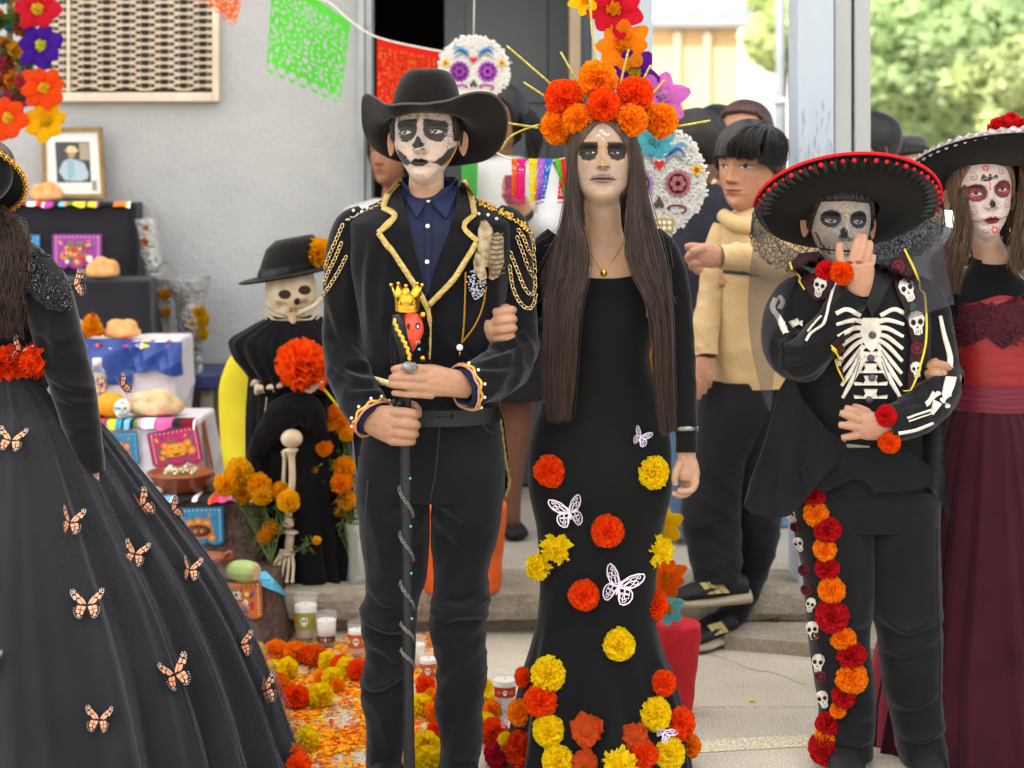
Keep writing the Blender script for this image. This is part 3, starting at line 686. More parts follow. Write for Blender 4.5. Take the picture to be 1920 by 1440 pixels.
# ================================================================== altar and offerings
M_blackcloth = mat('black_cloth', '26262b', .85,.15,0,.25,120,.12,6, sheen=.15)
M_whitecloth = mat('white_satin', 'dcd6dc', .55,.3,0,.1,60,.05,5)
M_bluecloth = mat('blue_satin', '2f4a94', .42,.45,0,.08,60,.12,6)
M_browncloth = concrete('brown_crackle', '4d3a34', '6b554c', .5,70,.4,16); M_browncloth.node_tree.nodes['Principled BSDF'].inputs['Roughness'].default_value = .6
altar = thing('altar', 'stepped altar draped in black, blue, white and brown cloths', 'altar', (P(200,1200,5.9).x, 5.9, KT))
TIER = {}
def tier(key, Y, dep, ptop, zbot, pxr, flare, m, amp, seed, pxl=-160, label=None, rad=.04, zcut=None):
    zt = CH - (ptop - YH) * Y / F; x0, x1 = XY(pxl, Y), XY(pxr, Y); g = np.random.default_rng(seed)
    path = [(x, Y) for x in np.linspace(x0, x1 - rad, 110)] + [(x1 - rad + rad * math.sin(t), Y + rad - rad * math.cos(t)) for t in np.linspace(.2, pi / 2,8)] + [(x1, y) for y in np.linspace(Y + rad, Y + dep, 24)[1:]]
    path = np.array(path); n = len(path); nor = np.zeros((n, 2)); t = np.gradient(path, axis=0); t /= np.linalg.norm(t, axis=1)[:, None]; nor = np.stack([t[:, 1],-t[:, 0]],1)
    rows = []; H = zt - zbot; R = 34; s = np.linspace(0,1, R); arc = np.concatenate([[0], np.cumsum(np.linalg.norm(np.diff(path, axis=0), axis=1))])
    ph = g.uniform(0,6,6)
    for i in range(R):
        k = s[i]; d = flare * k ** 1.3 + amp * k ** .7 * (np.sin(arc * 21 + ph[0] + k * 2) * .6 + np.sin(arc * 9 + ph[1]) * .8 + .5 * np.sin(arc * 33 + ph[2] - k * 4)) + amp * .9 * (1 - np.abs(np.sin(arc * 5 + k * 6 + ph[3])) ** .5) * math.sin(pi * k)
        z = zt - H * k - .004 * (1 - k); q = path + nor * d[:, None]; rows.append(np.column_stack([q, np.full(n, z)]))
    e = np.column_stack([path - nor * .006, np.full(n, zt)]); b = e.copy(); b[:, 1] = Y + dep; b[:, 2] = zt + .001
    mid = e.copy(); mid[:, 1] = np.maximum(e[:, 1], Y + dep * .5); mid[:, 2] = zt + .002 * np.sin(arc * 14)
    Rw = np.array([b, mid, e] + rows); v = Rw.reshape(-1,3); f = gridf(len(Rw), n, False)
    o = mk('tier_cloth', v, f, m, altar, True, label=label); TIER[key] = dict(Y=Y, z=zt, b=bvh_of(v, f), o=o, x1=x1); return o
tier(6,6.85,.15,381,.9,252,.02, M_blackcloth, .006,1, label='black cloth on the topmost step')
tier(5,6.58,.27,527,.75,277,.02, M_blackcloth, .006,2, label='black cloth on the second step')
tier(4,6.30,.3,642,.5,332,.0, M_whitecloth, .012,3, label='white cloth under the blue drape')
tier(3,6.02,.3,790,.30,374,.05, M_whitecloth, .01,4, label='white satin cloth on the fourth step')
tier(2,5.72,.32,936, KT, 488,.025, M_browncloth, .003,5, rad=.018, label='dark brown crackled cloth')
tier(1,5.46,.28,1088,.005,512,.045, M_browncloth, .004,6, rad=.02, label='brown crackled cloth on the lowest step')
for k, (Y, z0, z1, px) in {2: (5.75, KT, .40,470),3: (6.05, KT, .62,360),4: (6.33, KT, .87,318),5: (6.6, KT, 1.06,262),6: (6.87, KT, 1.36,236)}.items():
    mk('step_box', *bbox2(XY(-150, Y), XY(px, Y), Y + .03, Y + .2, z0, z1), mat('box_wood', '6d5842', .8), altar, False)
# blue satin drape over the white cloth
def drape(x0, x1, ptop, pb, seed, nm='blue_drape', Y=6.295, m=None, amp=.012):
    n, r = 70,26; u = np.linspace(0,1, n)[None]; v = np.linspace(0,1, r)[:, None]; g = np.random.default_rng(seed); ph = g.uniform(0,6,4)
    px = x0 + (x1 - x0) * u + 0 * v; pyb = pb(u); py = ptop + (pyb - ptop) * v
    d = .012 + amp * v ** .6 * (np.sin(u * 13 + ph[0] + v * 3) + .6 * np.sin(u * 27 + ph[1] - v * 5) + 1.0 * (1 - np.abs(np.sin(u * 5 + v * 5 + ph[2])) ** .5)) + .025 * v * np.sin(u * pi)
    G = np.stack([(px - CX) * Y / F, Y - d, CH - (py - YH) * Y / F],-1)
    return mk(nm, G.reshape(-1,3), gridf(r, n, False), m or M_bluecloth, altar)
drape(60,250,636, lambda u: 696 + 28 * np.sin(u * 1.9) + 4 * np.sin(u * 14),1)
drape(243,343,640, lambda u: 692 + 10 * u + 4 * np.sin(u * 9),2)
# striped serape runners over the step edges
SER = ['d8413f', 'f06aa8', 'ffffff', '2b2b2e', '5f8f3f', 'e8d54a', 'ffffff', 'd8413f', '7a1f2a', 'e85f9d', 'f08fb8', '39a0c8', '2a3b8f', '7bc0e8', 'ffffff', 'ef7b3a', 'c8d23c', '2b2b2e', 'e04a86', 'b04aa0']
M_ser = mat('serape_weave', 'ffffff', .85,.1,0,.25,150, attr=True)
def runner(key, px0, px1, hang, seed, back=.06):
    T = TIER[key]; n = 260; xs_ = np.linspace(XY(px0, T['Y']), XY(px1, T['Y']), n); g = np.random.default_rng(seed); cols = []
    seq = [SER[i] for i in g.integers(0, len(SER),70)]; wd = g.choice([3,4,6,9,14,20],70); i = 0
    for c_, w_ in zip(seq, wd): cols += [lin(c_)] * int(w_)
    cols = np.array(cols[:n]); wob = .004 * np.sin(np.linspace(0,25, n) + seed) + .003 * np.sin(np.linspace(0,61, n))
    prof = [(back, .004),(.01,.006),(-.010,.004),(-.018,-.006),(-.022,-hang)]
    G = np.zeros((5, n, 3)); C_ = np.zeros((5, n, 3))
    for r, (dy, dz) in enumerate(prof): G[r, :, 0] = xs_; G[r, :, 1] = T['Y'] + dy + (wob if r > 1 else 0); G[r, :, 2] = T['z'] + dz + (wob if r > 2 else 0); C_[r] = cols
    mk('serape_runner', G.reshape(-1,3), gridf(5, n, False), M_ser, altar, True, colors=C_.reshape(-1,3), label='multicoloured striped runner along the step edge')
runner(6,-60,246,.012,5); runner(4,60,318,.014,9); runner(3,60,368,.022,4); runner(2,200,476,.006,12,.12)
mk('side_runner', np.array([[(XY(371,6.02) + .012 + .01 * k, 6.04 + .01 * j, TIER[3]['z'] - .005 - .055 * k) for j in range(6)] for k in range(5)]).reshape(-1,3), gridf(5,6, False), mat('rust_cloth', 'b5623a', .8), altar)
# printed cards hung on the step fronts
CARDM = {}
def flatm(c): 
    if c not in CARDM: CARDM[c] = mat('print_' + c, c, .55,.3)
    return CARDM[c]
def card(key, quad, base, border, motif, seed, parent=None):
    """quad: photo corners TL TR BR BL; scalloped lower edge; printed flowers and dots"""
    b = TIER[key]['b']; Y = TIER[key]['Y']; Q = np.array(quad, float); mb = MB(); mats = []
    def mi(c):
        if c not in mats: mats.append(c)
        return mats.index(c)
    def bl(u, v): return tuple((Q[0] * (1 - u) + Q[1] * u) * (1 - v) + (Q[3] * (1 - u) + Q[2] * u) * v)
    def outline(ins):
        o = [bl(ins, ins), bl(1 - ins, ins), bl(1 - ins, .86 - ins)]
        for k in range(3):
            for t in np.linspace(0, pi, 7)[:-1]: o.append(bl(1 - ins - (1 - 2 * ins) * (k + (1 - math.cos(t)) / 2) / 3,.86 - ins + .12 * math.sin(t)))
        o.append(bl(ins, .86 - ins)); return o
    # a flat stiff card: corner depths from the cloth
    pts = [castn(b, *bl(u, v), Y)[0] for u, v in ((.05,.05),(.95,.05),(.5,.9),(.5,.5))]; yy = min(p.y for p in pts) - .006
    def put(poly, h, c, step=9):
        p2, f = tri_poly(poly, step); mb.add([tuple(P(x, y, yy - h)) for x, y in p2], f, mi(c))
    put(outline(0),0, border); put(outline(.035),.0012, base)
    W = np.linalg.norm(Q[1] - Q[0]); g = np.random.default_rng(seed)
    for k in range(11):
        for (u, v) in ((.08 + .084 * k, .075),(.075,.1 + .075 * k),(.925,.1 + .075 * k)):
            if v < .86: put(poly_ell(*bl(u, v), W * .013, W * .013,6),.002, 'f4efe6', 50)
    def disc(u, v, r, c, h=.0026, n=10, rv=None): put(poly_ell(*bl(u, v), W * r, W * (rv or r), n), h, c, 50)
    def drop(u, v, a, r, c): put(poly_ell(*bl(u, v), W * r, W * r * .45,8, a),.0022, c, 50)
    for k, (u, a) in enumerate(((.16,.8),(.27,1.1),(.4,1.3),(.6,1.84),(.73,2.04),(.84,2.34))): drop(u, .24 - .05 * math.sin(k * 2.2), a, .05,['e7c53a', '6b3fa0', '3f8f4f', 'c73a72', 'e7943a', '3a7fb5'][k])
    if motif == 'pumpkin':
        for u, v, r in ((.27,.6,.085),(.75,.42,.085),(.3,.42,.07),(.8,.62,.09),(.22,.72,.06)): disc(u, v, r, 'e58a2e'); disc(u, v, r * .5, 'f0b35c', .003)
        for u, v in ((.2,.52),(.84,.52),(.3,.78),(.68,.78),(.16,.62)): drop(u, v, .6,.06, '3f7a4a')
        for du in (-.12,.12,-.06,.06,0): disc(.5 + du, .56,.1, 'ee9a2f' if abs(du) > .08 else 'f4ab3a', .0034 + .0003 * (1 - abs(du)),14,.13)
        drop(.5,.36,1.2,.06, '4a8f4a')
        for du in (-.08,.08): put([bl(.5 + du - .045,.54), bl(.5 + du, .49), bl(.5 + du + .045,.54), bl(.5 + du, .515)],.0046, '3a2218', 50)
        put([bl(.4,.6), bl(.45,.66), bl(.55,.66), bl(.6,.6), bl(.55,.7), bl(.45,.7)],.0046, '3a2218', 50)
    elif motif == 'bowl':
        for u, v, r in ((.34,.42,.1),(.66,.42,.1),(.24,.78,.08),(.76,.78,.08),(.5,.36,.08)): disc(u, v, r, 'e58a2e'); disc(u, v, r * .5, 'f2b766', .003)
        disc(.5,.6,.3, 'd98452', .0034,18,.16); disc(.5,.6,.25, '5e3423', .004,18,.12)
        for k in range(5): disc(.38 + .06 * k, .57 + .03 * (k % 2),.045,['8a5233', 'e0a04a'][k % 2],.0045)
    else:
        for k in range(26):
            u, v = .5 + g.uniform(-.3,.3),.52 + g.uniform(-.24,.26); c_ = ['e58a2e', 'f0c24a', 'd9486b', 'f4efe6', 'e2a15c', '8a3f8f', 'c8512e', '4a8f4a'][g.integers(0,8)]
            r = g.uniform(.035,.085); disc(u, v, r, c_, .0026 + .0002 * k); disc(u, v, r * .45,['f6dfae', 'b3452e'][k % 2],.0028 + .0002 * k)
        if motif == 'altar':
            put([bl(.43,.26), bl(.57,.26), bl(.57,.42), bl(.43,.42)],.009, 'f0ead8', 50); disc(.5,.34,.035, '6a4a3a', .0095)
            for k, c_ in enumerate(('c73a72', 'e7943a', '3a8fb5', '7a3f8f')): put([bl(.36 - .02 * k, .46 + .1 * k), bl(.64 + .02 * k, .46 + .1 * k), bl(.64 + .02 * k, .52 + .1 * k), bl(.36 - .02 * k, .52 + .1 * k)],.0088, c_, 50)
    return mb.build('printed_card', [flatm(c) for c in mats], altar, False)
def labelled(o, s): o['label'] = s; return o
labelled(card(6,[(98,439),(191,439),(191,506),(98,506)], 'a2449a', '8a3786', 'flowers', 1), 'purple card printed with flowers')
labelled(card(6,[(18,440),(75,440),(75,506),(18,506)], '2f8fc4', '2878a8', 'flowers', 2), 'blue card half hidden by the shoulder')
labelled(card(3,[(196,813),(257,808),(263,876),(190,876)], '3b8bb4', '2f7396', 'bowl', 3), 'blue card with orange flowers')
labelled(card(3,[(275,813),(370,797),(383,868),(288,880)], 'c23a6e', '9f2a58', 'pumpkin', 4), 'magenta card with a smiling pumpkin')
labelled(card(2,[(322,953),(418,950),(421,1024),(326,1026)], '3f93bd', '2c7397', 'bowl', 5), 'blue card with a bowl of food')
labelled(card(1,[(392,1093),(490,1090),(493,1162),(400,1164)], 'd9813f', 'c96a2c', 'altar', 6), 'orange card printed with a little altar')

def bread(px, py, w_, h_, Y, z, seed, label, sugar=False):
    g = np.random.default_rng(seed); c = P(px, py, Y); a, b = w_ / 2 * Y / F, h_ * Y / F; v, f = ball((0,0,0),1,40,24); v = np.array(v); v[:, 2] = np.where(v[:, 2] < 0, v[:, 2] * .25, v[:, 2])
    n = (1 - np.abs(np.sin(v[:, 0] * 3.1 + seed)) ** .5) * .24 * (v[:, 2] > .1) + (1 - np.abs(np.sin(v[:, 0] * 2 + v[:, 1] * 4 + seed)) ** .4) * .2 * (v[:, 2] > .1)
    v = v * (1 - n)[:, None]; v[:, 2] = sgp(v[:, 2],.7); v = v * np.array([a, a * .75, b * .85]); v[:, 2] += -v[:, 2].min()
    m = mat('bread_sugar', 'd2a878', .85,.15,0,.5,160,.22,35, vcol='e6cda8') if sugar else mat('bread_crust', 'c98f52', .6,.3,0,.2,60,.2,22, vcol='dfb078')
    o = mk('bread_loaf', v + np.array((c.x, Y, z)), f, m); return tag(o, label, 'bread', 'loaves of bread on the altar')
bread(88,365,64,33,6.93, TIER[6]['z'] + .004,1, 'golden bread roll beside the framed picture on the top step')
bread(192,509,64,36,6.66, TIER[5]['z'] + .003,2, 'golden bread roll in front of the purple card')
bread(228,617,72,32,6.40, TIER[4]['z'] + .005,3, 'flat braided loaf on the step above the blue drape')
bread(292,762,108,42,6.14, TIER[3]['z'] + .004,4, 'large sugar dusted loaf behind the little sugar skull', True)
# framed picture
fr = thing('framed_picture', 'gold framed picture of a man in a straw hat on the top step', 'picture', (P(140,372,6.93).x, 6.93, TIER[6]['z'] + .004))
def pq(pts, Y): return [tuple(P(x, y, Y)) for x, y in pts]
O = [(77,240),(190,238),(198,371),(80,371)]; I = [(84,248),(183,246),(190,364),(87,364)]
def plate(poly, Y, dep):
    n = len(poly); v = pq(poly, Y) + [(x, y + dep, z) for x, y, z in pq(poly, Y)]
    return v, [tuple(range(n))[::-1], tuple(range(n, 2 * n))] + [(i, (i + 1) % n, n + (i + 1) % n, n + i) for i in range(n)]
M_gold_f = mat('frame_gold', '8f7748', .45,.4,.5,.3,60,.2,30)
mb = MB()
for i in range(4): mb.add(*plate([O[i], O[(i + 1) % 4], I[(i + 1) % 4], I[i]],6.92,.02))
mb.build('frame', M_gold_f, fr, False)
mk('mat_board', *plate(I, 6.93,.008), mat('mat_board', 'e4e2e2', .6), fr, False)
mb = MB(); cm = []
def shp(poly, c, h):
    if c not in cm: cm.append(c)
    mb.add(*plate(poly, 6.9288 - h, .0006), cm.index(c))
shp([(103,266),(167,266),(171,342),(107,342)], '4b4f52', 0); shp([(148,268),(166,268),(168,300),(150,300)], 'a79d88', .0006); shp([(150,305),(168,300),(170,340),(152,340)], '3d4a55', .0006)
shp([(110,322),(118,303),(130,297),(145,300),(158,306),(166,325),(164,336),(150,340),(122,338)], 'a9bfcb', .0012); shp([(126,300),(138,300),(140,330),(128,338)], '8fb0c0', .0018)
shp(poly_ell(134,287,7.5,10), 'b98d6c', .0018); shp([(119,280),(124,282),(126,275),(132,273),(141,275),(144,281),(149,280),(143,286),(126,286)], 'd9c79a', .0024)
shp([(172,340),(181,338),(182,357),(173,358)], '8e9596', 0)
mb.build('photo_print', [flatm(c) for c in cm], fr, False)
# bottle, fruit, sugar skull
def lathe(prof, c, S=20): 
    th = np.linspace(0,2 * pi, S, endpoint=False); return loft(np.array([[(c[0] + r * math.cos(t), c[1] + r * math.sin(t), c[2] + z) for t in th] for r, z in prof]), True, True)
s6 = 6.12 / F; zt = TIER[3]['z'] + .004
bo = thing('drink_bottle', 'clear plastic bottle of pale drink on the white step', 'bottle', (P(182,0,6.12).x, 6.12, zt)); bc = ORG[bo.name]
M_plast = mat('clear_plastic', 'eef2f4', .08,.5, trans=.92, ior=1.3); M_drink = mat('pale_drink', 'd9c4a2', .4,.3)
hz = (770 - 662) * s6
mk('bottle_shell', *lathe([(.0,0),(.030,.001),(.0325,.01),(.031,.03),(.0325,.05),(.031,.07),(.033,.09),(.033,.14),(.028,.158),(.017,.178),(.0145,.186),(.0145, hz - .02)], bc, 24), M_plast, bo)
mk('drink', *lathe([(.028,.003),(.0305,.012),(.029,.03),(.0305,.05),(.029,.07),(.031,.09),(.031,.135),(.027,.15)], bc, 20), M_drink, bo)
mk('bottle_cap', *lathe([(.0165, hz - .028),(.0165, hz - .001),(.014, hz)], bc, 20), mat('white_plastic', 'e6e6e2', .4), bo)
lb = MB(); th = np.linspace(-2.2,2.2,30) - pi / 2
G = np.array([[(bc.x + .0337 * math.cos(t), bc.y + .0337 * math.sin(t), bc.z + z) for t in th] for z in np.linspace(.085,.14,10)]); cc = np.zeros((10,30,3)); gg = np.random.default_rng(2)
for i in range(10):
    for j in range(30): cc[i, j] = lin(['3a3f63', '3a3f63', 'cf6a3c', 'e8c9a0', 'b43a48', '6b8f5a', 'e8dfd0'][gg.integers(0,7)])
mk('bottle_label', G.reshape(-1,3), gridf(10,30, False), mat('label_print', 'ffffff', .5, attr=True), bo, colors=cc.reshape(-1,3))
def fruit(px, py, r, Y, label, col='eb9a17', lum=1.0):
    c = P(px, py, Y); rr = r * Y / F; v, f = ball((0,0,0), rr, 20,14); v = np.array(v); v[:, 2] *= .86; v[:, 2] -= v[:, 2].min(); v += np.array((c.x, Y, zt)); o = mk('orange_fruit', v, f, mat('orange_peel', col, .5,.4,0,.25,180,.08,12)); tag(o, label, 'orange', 'oranges on the white step')
fruit(208,762,28,6.08, 'large ripe orange in front of the drink bottle'); fruit(160,750,24,6.2, 'yellow orange half hidden left of the drink bottle')
def mini_skull(px, py, r, Y, z, name, label):
    c = P(px, py, Y); rr = r * Y / F; t = thing(name, label, 'sugar skull', (c.x, Y, z)); v, f = ball((0,0,0),1,26,18); v = np.array(v)
    v[:, 0] *= .82 - .16 * (v[:, 2] < -.2) * np.minimum(1,-v[:, 2]); v[:, 1] *= .95; fr_ = v[:, 1] < 0
    for ex in (-.3,.3): v[:, 1] += .16 * np.exp(-((v[:, 0] - ex) ** 2 + (v[:, 2] + .02) ** 2) / .022) * fr_
    v = v * rr; v[:, 2] -= v[:, 2].min(); h = v[:, 2].max(); mk('skull', v + np.array((c.x, Y, z)), f, mat('sugar_white', 'efece6', .6), t)
    b = bvh_of(v + np.array((c.x, Y, z)), f); mb = MB(); q = z + h * .52; cpy = YH - (q - CH) * F / Y
    for ex in (-.27,.27): decal(b, poly_ell(px + ex * r, cpy, r * .16, r * .13,10),.0008, Y, 4,.0008, mb, 0)
    decal(b, poly_ell(px, cpy + r * .3, r * .08, r * .12,6),.0008, Y, 4,.0008, mb, 0)
    for k in range(5): decal(b, poly_ell(px - r * .3 + k * r * .15, cpy + r * .62, r * .035, r * .12,5),.0008, Y, 4,.0008, mb, 0)
    decal(b, poly_ell(px - r * .62, cpy - r * .1, r * .16, r * .45,8),.0008, Y, 4,.0008, mb, 1); decal(b, poly_ell(px, cpy - r * .55, r * .3, r * .1,8),.0008, Y, 4,.0008, mb, 1)
    mb.build('icing', [flatm('3b3a4a'), flatm('3fa3b8')], t)
mini_skull(229,770,19,6.045, zt, 'sugar_skull', 'small white sugar skull with blue icing on the white step')
# little things on the step above the drape
z4 = TIER[4]['z'] + .005
c = P(172,613,6.36); c.z = z4; t = thing('flower_ornament', 'small yellow flower ornament with a red bud on the altar', 'ornament', c)
inst('bloom', pom('marigold', 1, GOLD), c + Vector((0,0,.035)), None, .042, t); inst('bloom', pom('marigold', 2, GOLD), c + Vector((0,0,.066)), None, .028, t)
mk('bud', *tube([(c.x + .006, c.y - .01, c.z + .075,.009,.009),(c.x + .008, c.y - .01, c.z + .1,.007,.007)],4,8), crepe('c83030'), t)
c = P(143,618,6.37); c.z = z4; t = thing('clay_figure', 'small brown clay hat ornament half hidden behind the sleeve', 'ornament', c)
mk('brim', *lathe([(.0,.0),(.055,.006),(.06,.03),(.05,.028),(.03,.03)], c, 20), mat('clay_brown', '8a4f33', .55,.3), t); mk('dome', *lathe([(.03,.028),(.032,.05),(.022,.07),(.0,.075)], c, 16), mat('straw', 'c9a878', .8), t)
c = P(148,634,6.33); c.z = z4; o = mk('blue_ornament', *ball((c.x, c.y - .01, c.z + .016),.018,12,8,(1.2,1,.9)), mat('teal_glaze', '3c93b0', .3,.5)); tag(o, 'tiny teal ornament at the edge of the serape runner', 'ornament')
# clay bowl with food, small pot, corn, saucer
M_clay = mat('glazed_clay', '8f4a2c', .28,.5,0,.15,30,.2,12)
Y = 5.83; z = TIER[2]['z'] + .005; c = P(338,930, Y); c.z = z; s_ = Y / F
t = thing('clay_bowl', 'wide glazed clay bowl of food on the brown cloth', 'bowl', c)
mk('bowl', *lathe([(.0,0),(.066,0),(.075,.01),(.098,.045),(.108,.058),(.114,.062),(.113,.067),(.104,.066),(.09,.05),(.05,.034),(0,.03)], c, 40), M_clay, t)
mk('food', *lathe([(.092,.048),(.08,.056),(.05,.062),(0,.064)], c, 24), mat('mole_sauce', '8a5a34', .5,.3,0,.5,60,.3,40), t)
mb = MB(); g = np.random.default_rng(5)
for k in range(60):
    a, r = g.uniform(0,6.28),.05 * math.sqrt(g.uniform(0,1)); mb.add(*gem((c.x + r * math.cos(a) * 1.2, c.y + r * math.sin(a), c.z + .066 + g.uniform(0,.012)), g.uniform(.003,.008)), int(g.integers(0,3)))
mb.build('garnish', [flatm('e8dcb8'), flatm('7f9a4a'), flatm('f2ecd8')], t)
c = P(292,930,5.76); c.z = z; o = mk('garlic_clove', *ball((c.x, c.y, c.z + .015),.02,12,8,(1.3,.8,.75)), mat('garlic', 'd8ccb8', .6)); tag(o, 'pale peeled clove beside the clay bowl', 'garlic')
c = P(375,905,5.93); c.z = z; t = thing('petal_heap', 'small heap of orange petals behind the clay bowl', 'petals', c)
for k in range(4): inst('bloom', pom('fluffy', k, 'ef8a1a'), c + Vector((rnd.uniform(-.05,.05), rnd.uniform(-.01,.02),.012)), quat_to((rnd.uniform(-1,1), rnd.uniform(-1,1),1)),.03, t)
Y = 5.45; z1 = TIER[1]['z'] + .004; c = P(388,1090, Y); c.z = z1
t = thing('clay_pot', 'small glazed clay pot with a painted rim and handle on the lowest step', 'pot', c)
mk('pot', *lathe([(0,0),(.03,0),(.034,.012),(.03,.03),(.045,.05),(.058,.066),(.062,.076),(.058,.078),(.045,.06),(0,.05)], c, 30), M_clay, t)
mk('handle', *wire([(c.x + .055, c.y, c.z + .06),(c.x + .078, c.y, c.z + .072),(c.x + .074, c.y, c.z + .088),(c.x + .054, c.y, c.z + .076)],.007,14,8), M_clay, t)
mb = MB()
for k in range(14):
    a = -pi + k * pi / 13; mb.add(*gem((c.x + .034 * math.cos(a), c.y + .034 * math.sin(a), c.z + .022 + .006 * (k % 2)),.0032))
mb.build('painted_dots', flatm('d9a24a'), t)
c = P(455,1086,5.44); c.z = z1 + .03; R = trings([(c.x - .055, c.y + .03, c.z + .002,.012,.012),(c.x - .04, c.y + .02, c.z, .026,.026),(c.x - .01, c.y + .005, c.z, .034,.034),(c.x + .022, c.y - .01, c.z, .033,.033),(c.x + .045, c.y - .022, c.z, .027,.027)],22,24)
R = push(R, .0022 * np.cos(np.linspace(0,2 * pi, 24, endpoint=False) * 9)[None] * np.ones((22,1)))
t = thing('corn_cob', 'husked pale green corn cob with its cut end forward', 'corn', (c.x, c.y, z1)); mk('husk', *loft(R), mat('husk', 'a5b877', .6,.2,0,.3,60,.15,20), t)
e = np.array(R[-1]); ctr = e.mean(0); nrm = np.array([.75,-.62,.1]); mk('cut_end', *loft(np.array([ctr + (e - ctr) * k + nrm * d for k, d in ((.99,.001),(.8,.003),(.4,.002),(.05,.003))])), mat('corn_end', 'c9b98c', .8,.1,0,.6,90,.25,60), t)
decal(TIER[1]['b'],[(468,1078),(498,1074),(524,1100),(540,1122),(520,1112),(488,1096)],.006,5.45,7,.002).build('blue_napkin', mat('sky_cloth', '5cb4d8', .7), altar)
c = P(165,790,6.06); c.z = zt; o = mk('saucer', *lathe([(0,0),(.03,.001),(.05,.012),(.048,.014),(.028,.004),(0,.004)], c, 24), mat('tin', 'b8b4ac', .35,.5,.6)); tag(o, 'small metal saucer beside the orange', 'saucer')

# ------------------------------------------------------------------ blue table behind, cellophane bouquets
M_navy = mat('navy_paint', '2b355e', .45,.4,0,.15,40,.25,20)
tb = thing('blue_table', 'navy blue table end with worn wooden legs by the wall', 'table', (P(360,870,6.7).x, 6.75, KT))
bevbox('tabletop', XY(200,6.62), XY(412,6.62),6.62,6.98, CH - (731 - YH) * 6.62 / F, CH - (703 - YH) * 6.62 / F, M_navy, tb, .006,2)
M_leg = mat('worn_wood', '8f8577', .8,.2,0,.4,30,.25,12, stretch=(1,1,.1))
for px, Yl in ((386,6.66),(402,6.93)): bevbox('leg', XY(px - 11, Yl), XY(px + 11, Yl), Yl, Yl + .045, KT, CH - (731 - YH) * 6.62 / F - .001, M_leg, tb, .004,1)
M_cell = bpy.data.materials.new('cellophane'); M_cell.use_nodes = True; nn = M_cell.node_tree.nodes; ll = M_cell.node_tree.links; nn.clear()
oo = nn.new('ShaderNodeOutputMaterial'); tp = nn.new('ShaderNodeBsdfTransparent'); gl = nn.new('ShaderNodeBsdfGlossy'); gl.inputs['Roughness'].default_value = .12; ms = nn.new('ShaderNodeMixShader'); fz = nn.new('ShaderNodeFresnel'); fz.inputs[0].default_value = 1.9
tx = nn.new('ShaderNodeTexNoise'); tx.inputs['Scale'].default_value = 26; tx.inputs['Detail'].default_value = 3; bp = nn.new('ShaderNodeBump'); bp.inputs['Strength'].default_value = .9; bp.inputs['Distance'].default_value = .02
ll.new(tx.outputs[0], bp.inputs['Height']); ll.new(bp.outputs[0], gl.inputs['Normal']); ll.new(bp.outputs[0], fz.inputs['Normal']); ll.new(fz.outputs[0], ms.inputs[0]); ll.new(tp.outputs[0], ms.inputs[1]); ll.new(gl.outputs[0], ms.inputs[2]); ll.new(ms.outputs[0], oo.inputs[0])
M_stem = mat('stem_green', '5f7040', .7,.2,0,.2,40,.25,20)
def wrapped(label, base, top, wr, blooms, Y, seed, bcol):
    b, t_ = P(*base, Y), P(*top, Y); t = thing('wrapped_bouquet', label, 'bouquet', b, 'bouquets in cellophane by the wall'); g = np.random.default_rng(seed)
    mb = MB(); lf = MB()
    for k in range(12):
        e = b.lerp(t_, g.uniform(.5,.9)) + Vector((g.uniform(-1,1), g.uniform(-.3,.3),0)) * wr * Y / F * .6; m_ = b.lerp(e, .5) + Vector((g.uniform(-.012,.012), g.uniform(-.012,.012),0))
        mb.add(*wire([b + Vector((g.uniform(-.015,.015), g.uniform(-.01,.01),.01)), m_, e],.0024,8,5))
        for j in range(5):
            q = m_.lerp(e, g.uniform(0,1)); d = Vector((g.uniform(-1,1), g.uniform(-1,1), g.uniform(-.2,1))).normalized() * .035; sd = d.cross(Vector((0,1,.3))).normalized() * .008
            lf.add([q, q + d * .5 + sd, q + d, q + d * .5 - sd],[(0,1,2,3)])
    mb.build('stems', M_stem, t); lf.build('leaves', mat('bouquet_leaf', '6f7f4c', .7,.2, var=.3, vs=30), t, False)
    for (x, y, r, c_) in blooms: inst('bloom', pom('marigold', int(x) % 4, c_), P(x, y, Y - .02), quat_to((g.uniform(-.4,.4),-1,.5)), r * Y / F, t)
    n, S = 26,30; L = []
    for i, s in enumerate(np.linspace(0,1, n)):
        q = b.lerp(t_, s); r = wr * Y / F * (.35 + .25 * math.sin(s * 6 + seed) ** 2 * .6 + .75 * s ** 1.2 * (1 if s < .8 else 1 + (s - .8) * .8)); L.append((*q, r, r * .8))
    R = trings(L, n, S); R = push(R, creases(n, S, .022,5,3, seed, 5,.5)); o = mk('wrapper', *loft(R, False, False), M_cell, t)
wrapped('tall cellophane wrapped bouquet with faded orange blooms beside the black cloth', (322,700),(276,408),20,[(275,426,9, 'd99a6a'),(272,452,8, 'd9873a'),(310,552,11, 'e0a020'),(312,585,9, 'e09418'),(290,545,8, 'd8b48a')],6.78,1,0)
wrapped('cellophane wrapped bouquet of yellow marigolds tied with ribbon against the wall', (368,700),(352,520),34,[(372,585,14, 'dcae10'),(378,600,15, 'e0b414'),(380,626,12, 'd9b81a'),(362,606,12, 'd9a812'),(345,560,10, '8f9a52'),(338,548,8, '8f9a52')],6.74,2,0)
